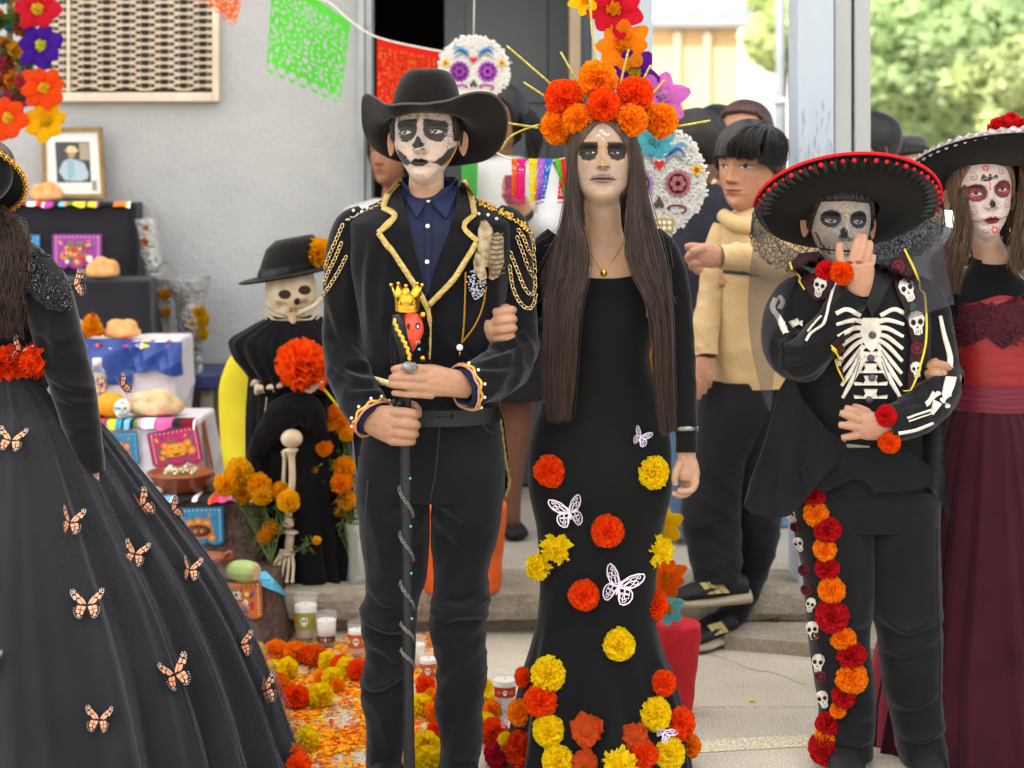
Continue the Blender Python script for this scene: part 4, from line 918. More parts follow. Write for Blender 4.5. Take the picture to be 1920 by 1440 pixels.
# ================================================================== figures: heads, hands, hair, cloth
def sm(a, b, x): t = np.clip((x - a) / (b - a),0,1); return t * t * (3 - 2 * t)
class Paint:
    def __init__(s, px, py, base): s.px = px + .45 * np.sin(py * .55 + px * .13) + .3 * np.sin(py * 1.35 - px * .4); s.py = py + .4 * np.sin(px * .6 + py * .17) + .25 * np.sin(px * 1.5); s.c = np.tile(np.array(lin(base)),(len(px),1))
    def fill(s, m, col, a=1.): m = (m * a)[:, None]; s.c = s.c * (1 - m) + np.array(lin(col)) * m
    def ell(s, cx, cy, rx, ry, soft=.15, rot=0):
        c, n = math.cos(rot), math.sin(rot); dx, dy = s.px - cx, s.py - cy; d = np.sqrt(((dx * c + dy * n) / rx) ** 2 + ((-dx * n + dy * c) / ry) ** 2); return 1 - sm(1 - soft, 1 + soft, d)
    def dist(s, pts, closed=False):
        p = np.array(pts, float); d = np.full(len(s.px),1e9); k = len(p) if closed else len(p) - 1
        for i in range(k):
            a, b = p[i], p[(i + 1) % len(p)]; ab = b - a; L = ab @ ab + 1e-9; t = np.clip(((s.px - a[0]) * ab[0] + (s.py - a[1]) * ab[1]) / L, 0,1)
            d = np.minimum(d, np.hypot(s.px - a[0] - ab[0] * t, s.py - a[1] - ab[1] * t))
        return d
    def line(s, pts, w, soft=.6): return 1 - sm(w / 2 - soft, w / 2 + soft, s.dist(pts))
    def poly(s, pts, soft=.8):
        p = np.array(pts, float); x1, y1 = p[:, 0], p[:, 1]; x2, y2 = np.roll(x1,-1), np.roll(y1,-1); ins = np.zeros(len(s.px), bool)
        for a, b, c, d in zip(x1, y1, x2, y2):
            if b == d: continue
            ins ^= ((b > s.py) != (d > s.py)) & (s.px < (c - a) * (s.py - b) / (d - b) + a)
        d = s.dist(pts, True); return np.where(ins, sm(-soft, soft, d), sm(soft, -soft, d) if False else 1 - sm(-soft, soft, d))
PROF = np.array([  # v, half width, front, back, tilt of the ring towards the nape
    (-1.5,.60,.34,.36,0),(-1.0,.66,.36,.38,0),(-.78,.66,.34,.36,0),(-.64,.58,.27,.33,.02),(-.54,.42,.20,.31,.04),(-.46,.29,.165,.29,.06),(-.36,.215,.155,.27,.08),(-.22,.188,.155,.255,.10),
    (-.10,.18,.165,.25,.15),(-.05,.178,.20,.25,.21),(-.022,.185,.285,.25,.25),(0., .20,.335,.255,.27),(.03,.222,.37,.262,.27),(.07,.245,.39,.27,.25),(.13,.266,.40,.28,.22),(.2,.286,.405,.30,.18),(.28,.303,.408,.34,.13),(.36,.315,.405,.385,.08),
    (.44,.323,.405,.43,.04),(.52,.327,.412,.465,.01),(.6,.329,.422,.485,0),(.7,.322,.415,.49,0),(.8,.295,.375,.46,0),(.88,.25,.305,.395,0),(.94,.185,.22,.30,0),(.98,.105,.125,.18,0),(1.0,.01,.01,.01,0)])
def make_head(cx, chin, Y, H, hw=None, eye=.5, nose=.335, mouth=.21, ex=.15, yaw=0, pitch=0, roll=0, skin='c39a7d', paint=None, nth=190, nv=230, ears=True, bust=-1.0, nose_w=1., lip=1., chin_w=1., nose_l=1., eye_open=1., taper=.16, ear_size=1., jaw=1.):
    """one continuous head-neck-shoulder surface. cx, chin in photo pixels; H = head height in photo pixels"""
    vs = np.concatenate([np.linspace(bust, -.12,24, endpoint=False), np.linspace(-.12,.02,18, endpoint=False), np.linspace(.02,.72, nv - 66, endpoint=False),.72 + .28 * np.sin(np.linspace(0, pi / 2,24))])
    K = [pchip(PROF[:, 0], PROF[:, j], vs) for j in range(1,5)]
    q = np.linspace(-1,1, nth, endpoint=False); th = pi * (.62 * q + .38 * q ** 3)
    w, f, b, tl = [k[:, None] for k in K]; c, s = np.cos(th)[None], np.sin(th)[None]
    hs = (hw / H) / .328 if hw else 1.; z = vs[:, None] + .84 * tl * ((1 - c) / 2) ** .72
    head = sm(-.3,-.05, vs)[:, None]; ws = 1 + (hs - 1) * head
    jw = 1 + (jaw - 1) * np.exp(-((vs[:, None] - .08) / .14) ** 2)
    x = w * ws * jw * np.sign(s) * np.abs(s) ** .92; y = np.where(c > 0,-f * np.abs(c) ** .9, b * np.abs(c))
    x = x * (1 - taper * sm(.26,.0, vs)[:, None] * head * np.clip(c, 0,1) ** 1.0)
    fw = sm(.05,.45, c) * head; ax = np.abs(x); zr = z + 0 * x
    G = lambda u, m_, sg: np.exp(-((u - m_) / sg) ** 2)
    d = -.038 * G(ax, ex, .085) * G(zr, eye + .012,.05) + .022 * G(ax, ex, .055) * G(zr, eye - .002,.03) + .020 * G(ax, ex * .85,.11) * G(zr, eye + .085,.03)
    d += .006 * G(ax, ex, .06) * G(zr, eye + .022,.006) - .006 * G(ax, ex, .055) * G(zr, eye - .026,.007)
    top, tip = eye + .05, nose; t = np.clip((top - zr) / (top - tip),0,1.4)
    ridge = np.where(t <= 1,.018 + .105 * t ** 1.35, np.maximum(0,.123 * (1 - (t - 1) / .16)) ) * (zr < top + .03)
    ridge = ridge * sm(top + .03, top - .03, zr)
    d += nose_l * ridge * np.exp(-(ax / (nose_w * (.030 + .020 * np.clip(t, 0,1)))) ** 2)
    d += .05 * G(ax, .052 * nose_w, .022) * G(zr, nose - .008,.024) - .03 * G(ax, .03 * nose_w, .014) * G(zr, nose - .036,.010)
    d += .016 * G(ax, .19,.07) * G(zr, .40,.06) - .010 * G(ax, .2,.06) * G(zr, .22,.07)
    d += lip * (.030 * G(x, 0,.085) * G(zr, mouth + .020,.017) + .033 * G(x, 0,.075) * G(zr, mouth - .022,.019) - .024 * G(x, 0,.11) * G(zr, mouth, .0055)) - .006 * G(x, 0,.012) * G(zr, mouth + .06,.02)
    d += -.014 * G(x, 0,.1) * G(zr, mouth - .068,.022) + .022 * chin_w * G(x, 0,.085) * G(zr, .06,.045)
    y = y - d * fw
    px = cx + x * H; py = chin - z * H
    V = np.stack([x, y, z * np.ones_like(x)],-1)
    # head turn: full above the jaw, none at the collar
    a = head[..., None]; R3 = (Matrix.Rotation(roll, 3, 'Y') @ Matrix.Rotation(pitch, 3, 'X') @ Matrix.Rotation(yaw, 3, 'Z'))
    piv = np.array([0,.05,.1]); rot = (V - piv) @ np.array(R3).T + piv
    tt = sm(-.28,.0, vs)[:, None, None]; V = V * (1 - tt) + rot * tt
    q_ = 1 - .38 * H / F; S = H * Y / F * q_; O = np.array(P(CX + (cx - CX) * q_, YH + (chin - YH) * q_, Y)); O0 = np.array(P(cx, chin, Y)); W = V * S + O0 + tt * (O - O0)
    verts, faces = loft(W, True, True)
    pxf = np.append(px.ravel(),[cx, cx]); pyf = np.append(py.ravel(),[chin + H, chin - H]); front = np.append((fw * np.ones_like(px)).ravel(),[0,0])
    pt = Paint(pxf, pyf, skin)
    if paint: 
        base = pt.c.copy(); paint(pt); m_ = sm(.05,.5, front)[:, None]; pt.c = base * (1 - m_) + pt.c * m_
    mb = MB(); mb.add(verts, faces, 0, pt.c)
    if ears:
        for sx in (-1,1):
            n_ = 30; uu = np.linspace(0,2 * pi, n_, endpoint=False); rr = []; fl = math.radians(38); es = ear_size
            for sc_, h_ in ((.5,-.04),(.9,.012),(1.0,.022),(1.05,.032),(1.0,.040),(.9,.036),(.8,.022),(.66,.008),(.5,-.004),(.3,-.016),(.05,-.02)):
                a_ = .07 + .062 * es * sc_ * (np.sin(uu) * (1 + .30 * np.cos(uu))); ez = .415 + .125 * es * sc_ * np.cos(uu) - .010 * sc_; rr.append(np.stack([sx * (.300 * hs + a_ * math.sin(fl) + h_ * math.cos(fl)),.0 + a_ * math.cos(fl) - h_ * math.sin(fl), ez],-1))
            E = np.array(rr); E = (E - piv) @ np.array(R3).T + piv
            v, f2 = loft(E * S + O, True, True); mb.add(v, f2,0, np.array(lin(skin)) * np.array([1.02,.92,.88]))
    info = dict(W=W, V=V, S=S, O=O, R3=R3, piv=piv, th=th, vs=vs, px=px, py=py, bvh=bvh_of(verts, faces), H=H, cx=cx, chin=chin, Y=Y, hs=hs)
    return mb, info
def hair_cap(info, line, off=.035, m=None, parent=None, name='hair', noise=.012, seed=0):
    """skull-hugging hair volume: line(theta_abs_deg) gives its lower edge in head units"""
    th = info['th']; vs = info['vs']; W = info['W']; g = np.random.default_rng(seed); rows = [i for i, v in enumerate(vs) if v > -.25]
    edge = np.array([line(t) for t in np.degrees(th)]); S = info['S']
    nr = 70; T = np.linspace(0,1, nr); R = np.zeros((nr, len(th),3)); ctr = np.array(info['O']) + S * np.array([0,.05,.55])
    vv = vs[rows]
    for j in range(len(th)):
        z = edge[j] + (1.0 - edge[j]) * T; P_ = np.stack([np.interp(z, vv, W[rows, j, k]) for k in range(3)],1); d = P_ - ctr; d /= np.linalg.norm(d, axis=1)[:, None]
        o = off * sm(0,.12, T + .03) * S; R[:, j] = P_ + d * (o + noise * S * (np.sin(th[j] * 37 + 3 * np.sin(th[j] * 5) + T * 4) * .5 + .5))[:, None] if np.ndim(o) else P_
    return R
def shell_down(info, line, zend, off, nr=40):
    """garment shell hugging neck, chest and shoulders, from a neckline down"""
    th = info['th']; vs = info['vs']; W = info['W']; rows = [i for i, v in enumerate(vs) if v < .0]; vv = vs[rows]; R = np.zeros((nr, len(th),3))
    for j in range(len(th)):
        z = line(abs(math.degrees(th[j]))) + (zend - line(abs(math.degrees(th[j])))) * np.linspace(0,1, nr)
        P_ = np.stack([np.interp(z, vv, W[rows, j, k]) for k in range(3)],1); c = np.stack([np.interp(z, vv, W[rows][:, :, k].mean(1)) for k in range(3)],1); d = P_ - c; d[:, 2] += .02; d /= np.linalg.norm(d, axis=1)[:, None]; R[:, j] = P_ + d * off
    return R
def strands(guides, n, r, seed, m, parent, name='hair', seg=14, spread=1.0, wave=0., jit=.004, rtip=.35, sides=3):
    """hair locks: guides = list of (left polyline, right polyline) world points; strands fill between"""
    g = np.random.default_rng(seed); mb = MB(); tot = sum(k for _, _, k in guides) if len(guides[0]) == 3 else None
    for A, B, k in guides:
        A = cr(A, seg); B = cr(B, seg)
        for i in range(k):
            u = g.uniform(0,1); C = A * (1 - u) + B * u; dz = g.normal(0, jit, 3); ph = g.uniform(0,6.28,2); t = np.linspace(0,1, seg)
            C = C + dz[None] * np.minimum(1, t * 3)[:, None] + wave * np.stack([np.sin(t * 14 + ph[0]), np.sin(t * 11 + ph[1]),0 * t],1) * t[:, None]
            L = g.uniform(.88,1.0) if seg > 4 else 1
            C = cr(np.array([C[0]] + [C[0] + (C[int(q)] - C[0]) for q in np.linspace(1,(seg - 1) * L, 7)]), seg)
            rr = r * g.uniform(.6,1.3) * (1 - (1 - rtip) * t ** 3); v, f = loft(trings(np.column_stack([C, rr, rr]), seg, sides), False, False); mb.add(v, f)
    return mb.build(name, m, parent)
def hand_mesh(chains, vox=.0032, smooth=1):
    mb = MB()
    for k, c in enumerate(chains): mb.add(*tube(pxpath([r if k == 0 else (*r[:3], r[3] * .94, *r[4:]) for r in c]), max(8, len(c) * 4),12))
    return remesh(mb.V(), mb.f, vox, smooth)
def chain_links(mb, pts, n, rl, rw, mi=0):
    """alternating oval links along a polyline"""
    q = cr(pts, n); t = np.gradient(q, axis=0); t /= np.linalg.norm(t, axis=1)[:, None]
    for i in range(n):
        a = t[i]; b = np.array([0,-1,0]) - a * (-a[1]); b /= np.linalg.norm(b) + 1e-9; c_ = np.cross(a, b); k = .5 if i % 2 else -.5
        s_ = c_ * math.cos(k) + b * math.sin(k); n_ = np.cross(a, s_); uu = np.linspace(0,2 * pi, 9, endpoint=False)
        ring = [q[i] + a * rl * math.cos(x) + s_ * rw * math.sin(x) for x in uu]; R = []
        for x, p in zip(uu, ring):
            o = a * math.cos(x) + s_ * math.sin(x); R.append([p + (o * math.cos(w_) + n_ * math.sin(w_)) * rw * .36 for w_ in (0,2.09,4.19)])
        R = np.array(R); N = len(R); v = R.reshape(-1,3); f = [(i1 * 3 + j, i1 * 3 + (j + 1) % 3,((i1 + 1) % N) * 3 + (j + 1) % 3,((i1 + 1) % N) * 3 + j) for i1 in range(N) for j in range(3)]; mb.add(v, f, mi)
def sleeve(path, n=70, S=44, amp=.008, seed=0, fs=10, ex=1.0, prof=None):
    R = trings(pxpath(path), n, S, ex); s = np.linspace(0,1, n); a = amp * (prof(s) if prof else np.ones(n)); return push(R, creases(n, S, a, fs, 1, seed, 6,.6))
def gems(b, pts, r, Yd, mb, mi=0, off=.001):
    for (x, y) in pts:
        if isinstance(b, dict): i = np.argmin((b['px'] - x) ** 2 + (b['py'] - y) ** 2 + 1e6 * (np.cos(b['th']) < .1)[None]); l = Vector(b['W'].reshape(-1,3)[i]); n = Vector((0,-1,0))
        else: l, n = castn(b, x, y, Yd)
        mb.add(*gem(l + n * off, r), mi)
M_skin = mat('skin_painted', 'ffffff', .48,.35,0,.14,170,.10,55, attr=True)
M_hand = mat('skin_hand', 'b98a6b', .5,.35,0,.12,140,.07,25)
M_hand2 = mat('skin_hand_tan', 'a97a5a', .5,.35,0,.12,140,.07,25)
M_wool = mat('black_wool', '111216', .92,.12,0,.35,300,.3,14, sheen=.2)
M_denim = mat('black_denim', '131418', .88,.15,0,.4,380,.4,7, sheen=.12)
M_knit = mat('black_knit', '121314', .9,.12,0,.3,420,.2,6, sheen=.14)
M_felt = mat('black_felt', '131110', .85,.15,0,.2,300,.15,10, sheen=.12)
M_goldtrim = mat('gold_braid', 'cdb26a', .38,.5,.65,.9,220,.25,120)
M_gold = mat('gold_metal', 'e0a93a', .22,.6,1.0); M_silver = mat('silver_metal', '8f8d8a', .3,.6,1.0); M_chain = mat('pale_gold_chain', 'dcc08a', .25,.6,.9)
M_white_pearl = mat('pearl', 'efeae2', .25,.6); M_gem = mat('rhinestone', '9c9ca6', .12,.8,.6); M_gemgold = mat('gold_rhinestone', 'e8a83a', .1,1., .7); M_gemblk = mat('jet_rhinestone', '2a2a2e', .1,1., .3)
M_hairblk = mat('hair_black', '1a1513', .45,.4,0,.2,120,.25,20); M_hairbr = mat('hair_brown', '2f221c', .40,.5,0,.1,120,.35,26, vcol='4d3a30', stretch=(3,3,.15))
def bodypart(info_mb, extra, parent, m=None):
    """join hands, arms and legs to the head-and-shoulder surface: one body mesh"""
    for (v, f, c) in extra: info_mb.add(v, f, 0, np.array(lin(c)))
    return info_mb.build('body', m or M_skin, parent, True, True)
def disc_brim(cx, cy, rx, ry, Y, nr=22, S=96, r0=.42, wob=0, curl=0, thick=.004, seed=0, rot=0):
    """round hat brim whose near edge is lifted towards the viewer: photo ellipse -> tilted disc with thickness"""
    R_ = rx * Y / F; k = ry / rx; al = math.asin(min(.99, k)); ph = np.linspace(0,2 * pi, S, endpoint=False); c = np.array(P(cx, cy, Y))
    ax = np.array([1,0,0.]); bk = np.array([0, math.cos(al),-math.sin(al)]); up = np.array([0, math.sin(al), math.cos(al)]); cr_, sr_ = math.cos(rot), math.sin(rot)
    T = lambda v: np.stack([v[..., 0] * cr_ - v[..., 2] * sr_, v[..., 1], v[..., 0] * sr_ + v[..., 2] * cr_],-1)
    rows = []
    for r in np.linspace(r0,1, nr):
        h = curl * max(0,(r - .6) / .4) ** 2 * R_ + wob * R_ * np.sin(ph * 3 + seed) * (r - r0); rows.append(np.cos(ph)[:, None] * ax * R_ * r + np.sin(ph)[:, None] * bk * R_ * r + np.atleast_1d(h)[:, None] * up)
    lo = np.array(rows); hi = lo[::-1] + up * thick * np.ones((nr, 1,1)); A = np.concatenate([lo, hi]); A = T(A) + c
    return A, c, T(up[None])[0], T(bk[None])[0], R_
# ================================================================== the man in the cowboy hat
YA = 4.31
man = thing('person', 'person in black hat, gold trimmed black tailcoat and white and black skull face paint', 'person', (P(800,1466, YA).x, YA, 0))
def paint_man(p):
    p.fill(p.ell(797,268,72,82,.12), 'b3a297', .94); p.fill(p.ell(797,338,40,16,.4), 'c6a892', .5); p.fill(p.ell(768,291,14,12,.5), 'c9a898', .35); p.fill(p.ell(826,290,14,12,.5), 'c9a898', .35)
    for q in ([(748.4,237.5),(751,231),(758,229),(784,227),(790,227),(789,252),(784,261),(778,267),(768,271),(759,269),(753.5,261),(749,249)],[(801,227),(807.5,227),(822,229.5),(841,230),(847,236),(845,250.6),(841,261),(834,269.6),(825,270),(815,266.7),(806,262),(801,250.6)]):
        p.fill(p.poly(q, 1.2), '2a2929')
    for ex, ey, s in ((766.5,251.3,-1),(824.5,250,1)):
        p.fill(p.ell(ex, ey - 8,15,3,.4), '3a3838', .6)
        p.fill(p.ell(ex, ey, 11.5,4.2,.12,.08 * s), 'bfb2a8'); p.fill(p.ell(ex - 2.5, ey - .6,4.3,4.0,.15), '4a2f22'); p.fill(p.ell(ex - 2.5, ey - .6,2.1,2.1,.2), '120d0b'); p.fill(p.ell(ex - 3.6, ey - 1.8,.8,.8,.3), 'ffffff')
        p.fill(p.line([(ex - 12, ey + 1),(ex - 6, ey - 3.8),(ex + 3, ey - 4.3),(ex + 12, ey - .6)],2.2), '161414'); p.fill(p.line([(ex - 11, ey + 2),(ex, ey + 5),(ex + 11, ey + 1.6)],1.3), '5a4f4b', .8)
    p.fill(p.poly([(792,258),(797,265),(804,275),(803,280.5),(797,282),(791.5,283.5),(784,282.7),(779,278),(783,271),(788,262)],1), '1b1a1c')
    p.fill(p.ell(783,285,3,1.5,.4), '4a2f28', .8); p.fill(p.ell(803,285,4,2,.4), '3a2420', .8)
    p.fill(p.poly([(745,280),(755,287),(766.7,296),(775,307.5),(778,310),(769.6,314),(762,312),(753.5,306),(747.7,293)],1.4), '2b2a2b'); p.fill(p.poly([(860,271),(851,278),(842.5,285.6),(834,297),(822,306),(812,309),(825,311),(831,315),(844,307.5),(854,293),(862,278)],1.4), '2b2a2b')
    p.fill(p.poly([(775.4,309),(783,302),(788.5,300.5),(793,302.4),(799,301),(806,304),(812,308),(807.5,312),(801.7,315.5),(793,316),(783,315),(778,312)],.8), '211f20'); p.fill(p.line([(777,309),(793,307.5),(810,308.5)],1.2), '050505'); p.fill(p.ell(793,312.5,9,1.3,.5), '3e3a3b', .6)
mbA, iA = make_head(797,344, YA, 184,63,.516,.318,.205,.162, skin='a67f66', paint=paint_man, pitch=math.radians(-3), yaw=math.radians(-5), jaw=.93, bust=-.95, ear_size=1.0)
W1 = hand_mesh([[(880,724,4.12,24,.7),(845,718,4.09,27,.6),(815,715,4.07,29,.5),(795,715,4.06,27,.45),(786,716,4.056,23,.4)],
    [(808,694,4.068,9.5),(785,691,4.048,9),(760,689.5,4.042,8.4),(746,691,4.05,8),(738,693,4.07,7.4)],[(805,710,4.062,9.5),(782,708,4.042,9),(757,706.5,4.036,8.6),(742,708,4.046,8.2),(734,709.5,4.068,7.4)],
    [(805,727,4.062,9.5),(780,724,4.044,9),(755,722,4.038,8.5),(740,721,4.05,7.8),(731,720,4.07,6.8)],[(812,741,4.07,8.6),(788,739.5,4.054,7.8),(762,738.5,4.048,7.4),(746,737,4.054,7),(738,736.5,4.068,6.4)],
    [(836,700,4.10,12),(808,692,4.135,10),(782,693,4.15,8.5),(768,696,4.15,7.5)]],.0027)
W2 = hand_mesh([[(686,780,4.16,26,.8),(708,790,4.125,31,.65),(728,796,4.09,36,.5),(744,799,4.07,36,.42)],
    [(738,773,4.072,11),(758,774,4.05,11.2),(773,776,4.052,10.2),(781,777,4.08,9)],[(740,793,4.066,11),(760,794,4.044,11.4),(775,796,4.05,10.2),(782,797,4.08,9)],
    [(738,811,4.068,10.5),(757,812,4.048,10.8),(772,813.5,4.054,9.8),(779,814,4.082,8.5)],[(732,827,4.078,9.5),(752,827.5,4.058,9.6),(767,828,4.062,8.6),(774,828,4.085,7.8)],
    [(735,770,4.09,12),(756,762,4.125,10.5),(774,760,4.135,9.5),(783,768,4.125,8.6),(784,780,4.11,7.8)]],.0027)
legs = MB()
for k in ((735,745),(868,858)): legs.add(*tube([(*P(k[0],800, YA),.075,.075),(*P(k[0] - 4,1100, YA),.05,.055),(*P(k[1],1440, YA),.035,.04)],12,12))
bodypart(mbA, [(*W1, 'a87e64'),(*W2, 'a0775e'),(legs.V(), legs.f, 'b08060')], man)
# rhinestones on the face
gm = MB(); g = np.random.default_rng(8)
for x0, x1, sx in ((744,757,1),(836,857,-1)):
    for k in range(90 if sx < 0 else 60):
        y = g.uniform(236,280); t = (y - 236) / 44; lo = x0 + (0 if sx > 0 else 10 * (1 - t) - 2 * math.sin(t * 3)); hi = x1 if sx < 0 else x0 + 2 + 11 * math.sin(min(1, t * 1.05) * 2.6)
        gems(iA, [(g.uniform(lo, max(lo + 1, hi)), y)],.0018, YA, gm, 0)
for k in range(40): y = g.uniform(262,282); h_ = 1 + 10 * (y - 262) / 20; gems(iA, [(791.5 + g.uniform(-h_, h_), y)],.001, YA, gm, 1)
for k in range(36): gems(iA, [(g.uniform(750,768), g.uniform(297,311))],.001, YA, gm, 1 + (k % 4 == 0) * -1)
for t in np.linspace(0,1,24): gems(iA, [(836 + 20 * t, 312 - 34 * t + 3 * math.sin(t * 3))],0.0017, YA, gm, 2 if t < .9 else 0)
for q in cr(np.array([(764,317),(770,327),(782,338),(795,342),(812,337),(823,327),(829,317)], float),34): gems(iA, [tuple(q)],0.0016, YA, gm, 0)
for k in range(16): gems(iA, [(794 + g.uniform(-8,8),334 + g.uniform(-4,4))],0.0016, YA, gm, 0)
gems(iA, [(793.5, y) for y in (321,324,327,329)],.001, YA, gm, 0)
tag(gm.build('face_gems', [M_gem, M_gemblk, M_gemgold], man, False), kind='stuff')
# hair: short sides and a few wisps below the hat
def lnA(t):
    a = abs(t); return .74 if a < 52 else (.74 - .34 * sm(52,66, np.array(a)) if a < 78 else (.42 if a < 92 else .30 - .1 * sm(92,140, np.array(a))))
R = hair_cap(iA, lnA, .03); mk('hair', *loft(R, False, False), M_hairblk, man)
mb = MB()
for (a, b, c_) in (((786,208),(784,222),(781,230)),((800,208),(803,222),(804,232)),((778,210),(781,216),(785,221)),((800,209),(797,216),(795,220)),((762,212),(766,217),(771,219)),((828,211),(824,217),(820,218)),((842,214),(846,222),(850,230)),((750,214),(749,224),(747,232))):
    mb.add(*wire([castn(iA['bvh'], *q, YA)[0] + Vector((0,-.003,0)) for q in (a, b, c_)],.0007,8,3))
mb.build('hair_wisps', M_hairblk, man)
# hat
edge = [(797,197,-.19),(760,196.5,-.17),(728,199,-.145),(706,187,-.10),(690,179,-.05),(681,186,-.01),(679,210,.03),(684,250,.085),(708,284,.14),(752,304,.18),(810,313,.19),(868,309,.165),(915,298,.12),(942,270,.075),(951,232,.03),(945,202,-.02),(925,180,-.07),(898,175,-.105),(870,180,-.135),(838,191,-.17)]
E = np.array([tuple(P(x, y, YA + d)) for x, y, d in edge]); E = cr(np.vstack([E, E[:1]]),121)[:-1]
th = np.linspace(0,2 * pi, 120, endpoint=False)
cI = P(799,224, YA); rx, ry = 66 * YA / F, .118
I_ = np.stack([cI.x - rx * np.sin(th), cI.y - ry * np.cos(th), cI.z + .014 * np.cos(th) - 0 * th],1)
# match edge parametrisation to the head ring by angle
angE = np.unwrap(np.arctan2(-(E[:, 0] - cI.x) / .19,-(E[:, 1] - cI.y) / .19)); o = np.argsort(np.mod(angE, 2 * pi)); 
E2 = np.stack([np.interp(th, np.mod(angE, 2 * pi)[o], E[o, k], period=2 * pi) for k in range(3)],1)
rows = []
for t in np.linspace(0,1,22): q = I_ * (1 - t) + E2 * t; q[:, 2] -= .030 * np.sin(pi * t) * (np.abs(np.sin(th)) ** 1.5) + .004 * np.sin(pi * t); rows.append(q)
lo = np.array(rows); hi = lo[::-1] + np.array([0,.002,.0045]); hi[0] += (E2 - I_) / np.linalg.norm(E2 - I_, axis=1)[:, None] * .0015
hat = mk('hat', *loft(np.concatenate([lo, hi]), False, False), M_felt, man, label='wide black felt cowboy hat with upturned brim')
ck = ipk([(0,222,66,.118,0),(.2,205,65.5,.118,0),(.45,183,62,.114,.0),(.7,160,55,.108,0),(.86,145,47,.1,0),(.95,137,38,.085,0),(1., 134,26,.06,0)],40)
rows = []
for s, y, rp, rd, _ in ck: c = P(799 + (801 - 799) * 0 + 3 * s, y, YA + .02 * s); rows.append(np.stack([c.x - rp * YA / F * np.sin(th), c.y - rd * np.cos(th), c.z + .014 * np.cos(th) * (1 - s) + .008 * s * np.abs(np.sin(th)) + .004 * s * np.cos(2 * th)],1))
rows.append(rows[-1] * .5 + rows[-1].mean(0) * .5 - np.array([0,0,.012])); mk('hat_crown', *loft(np.array(rows), False, True), M_felt, hat)
mk('hat_edge', *loft(np.array([[E2[i] + np.array([0,0,.0025]) + .0032 * (math.cos(a) * np.array([0,0,1]) + math.sin(a) * (E2[i] - I_[i]) / np.linalg.norm(E2[i] - I_[i])) for i in range(120)] for a in np.linspace(0,2 * pi, 7)]), False, False), mat('felt_binding', '4a4542', .6,.3), hat)
# jacket
tr = vrings([(340,752,852,4.335,.060),(356,740,868,4.33,.078),(376,712,900,4.325,.098),(394,676,938,4.32,.108),(418,652,964,4.31,.114),(470,652,966,4.31,.126),(540,662,958,4.31,.131),(620,676,944,4.31,.126),(700,684,936,4.31,.12),(742,682,938,4.31,.122),(756,680,940,4.31,.124)],110,120,.9)
tr[:26, :, 2] -= (np.linspace(1,0,26)[:, None] * .050 * np.maximum(0, np.cos(np.linspace(0,2 * pi, 120, endpoint=False)))[None])
tr = push(tr, creases(110,120, np.concatenate([np.full(30,.0015), np.linspace(.002,.007,80)]),3,2,4,6,.6))
tr = fold(tr, [([(702,440),(690,520),(694,640)],.006,9),([(735,450),(724,540),(716,620)],.004,9),([(925,470),(930,560),(915,650)],.005,10),([(700,690),(760,670),(800,600)],.005,9),([(920,700),(860,668),(812,600)],.005,9)])
jk = MB(); jk.add(*loft(tr, False, False))
sl = sleeve([(690,404,4.325,26),(664,432,4.32,41),(647,510,4.32,39),(641,600,4.305,36),(643,655,4.285,39),(658,710,4.24,42),(684,762,4.17,42),(700,783,4.145,41)],90,60,.009,3,9,.92, lambda s: .35 + .9 * sm(.4,.65, s))
sr = sleeve([(925,402,4.325,26),(951,430,4.32,41),(962,510,4.32,39),(968,590,4.305,39),(966,645,4.285,46),(944,690,4.22,47),(903,714,4.15,44),(873,726,4.115,42)],90,60,.010,5,9,.92, lambda s: .35 + .9 * sm(.4,.62, s))
sl = fold(sl, [([(618,560),(645,640),(690,690)],.009,8),([(612,630),(655,676),(715,690)],.010,7),([(622,680),(670,712),(722,712)],.010,7),([(650,740),(690,735),(725,735)],.006,6),([(660,450),(650,520),(652,600)],.005,9)]); sr = fold(sr, [([(1006,600),(965,640),(905,650)],.010,8),([(1004,640),(955,665),(895,685)],.010,7),([(996,690),(940,700),(885,700)],.009,7),([(960,735),(925,728),(890,720)],.006,6),([(955,460),(962,520),(955,590)],.005,9)])
jk.add(*loft(sl, False, False)); jk.add(*loft(sr, False, False)); jacket = jk.build('jacket', M_wool, man); bJ = jk.bvh()
M_navyshirt = mat('navy_shirt', '1a2038', .75,.2,0,.2,300,.08,10); M_navyshirt2 = mat('navy_collar', '212a48', .7,.2,0,.2,300,.08,10)
sh = decal(bJ, [(756,356),(757,387),(775,450),(791,510),(798,556),(806,548),(817,499),(838,445),(855,394),(853,356),(832,372),(803,380),(776,372)],.0025,4.2,6).build('shirt', M_navyshirt, man)
decal(bJ, [(794,372),(811,372),(808,545),(798,548)],.0045,4.2,6).build('placket', M_navyshirt, sh)
mb = MB()
for y, x in ((381,803.5),(426,802),(491,801)): l, n = castn(bJ, x, y, 4.2); mk('button', *tube([(*(l + n * .005),.0055,.0055),(*(l + n * .0075),.0052,.0052)],3,12), M_white_pearl, sh)
rings = vrings([(332,754,854,4.345,.064),(346,753,856,4.335,.066),(362,752,857,4.33,.072)],6,60); rings[:, :, 2] -= .034 * np.maximum(0, np.cos(np.linspace(0,2 * pi, 60, endpoint=False)))[None]; mk('collar_band', *loft(rings, False, False), M_navyshirt2, sh)
for q in ([(752,342),(757,372),(782,414),(800,384),(788,370),(766,350)],[(856,342),(855,372),(836,415),(806,384),(820,370),(844,350)]): decal(bJ, q, .010,4.22,6,.004).build('collar_wing', M_navyshirt2, sh)
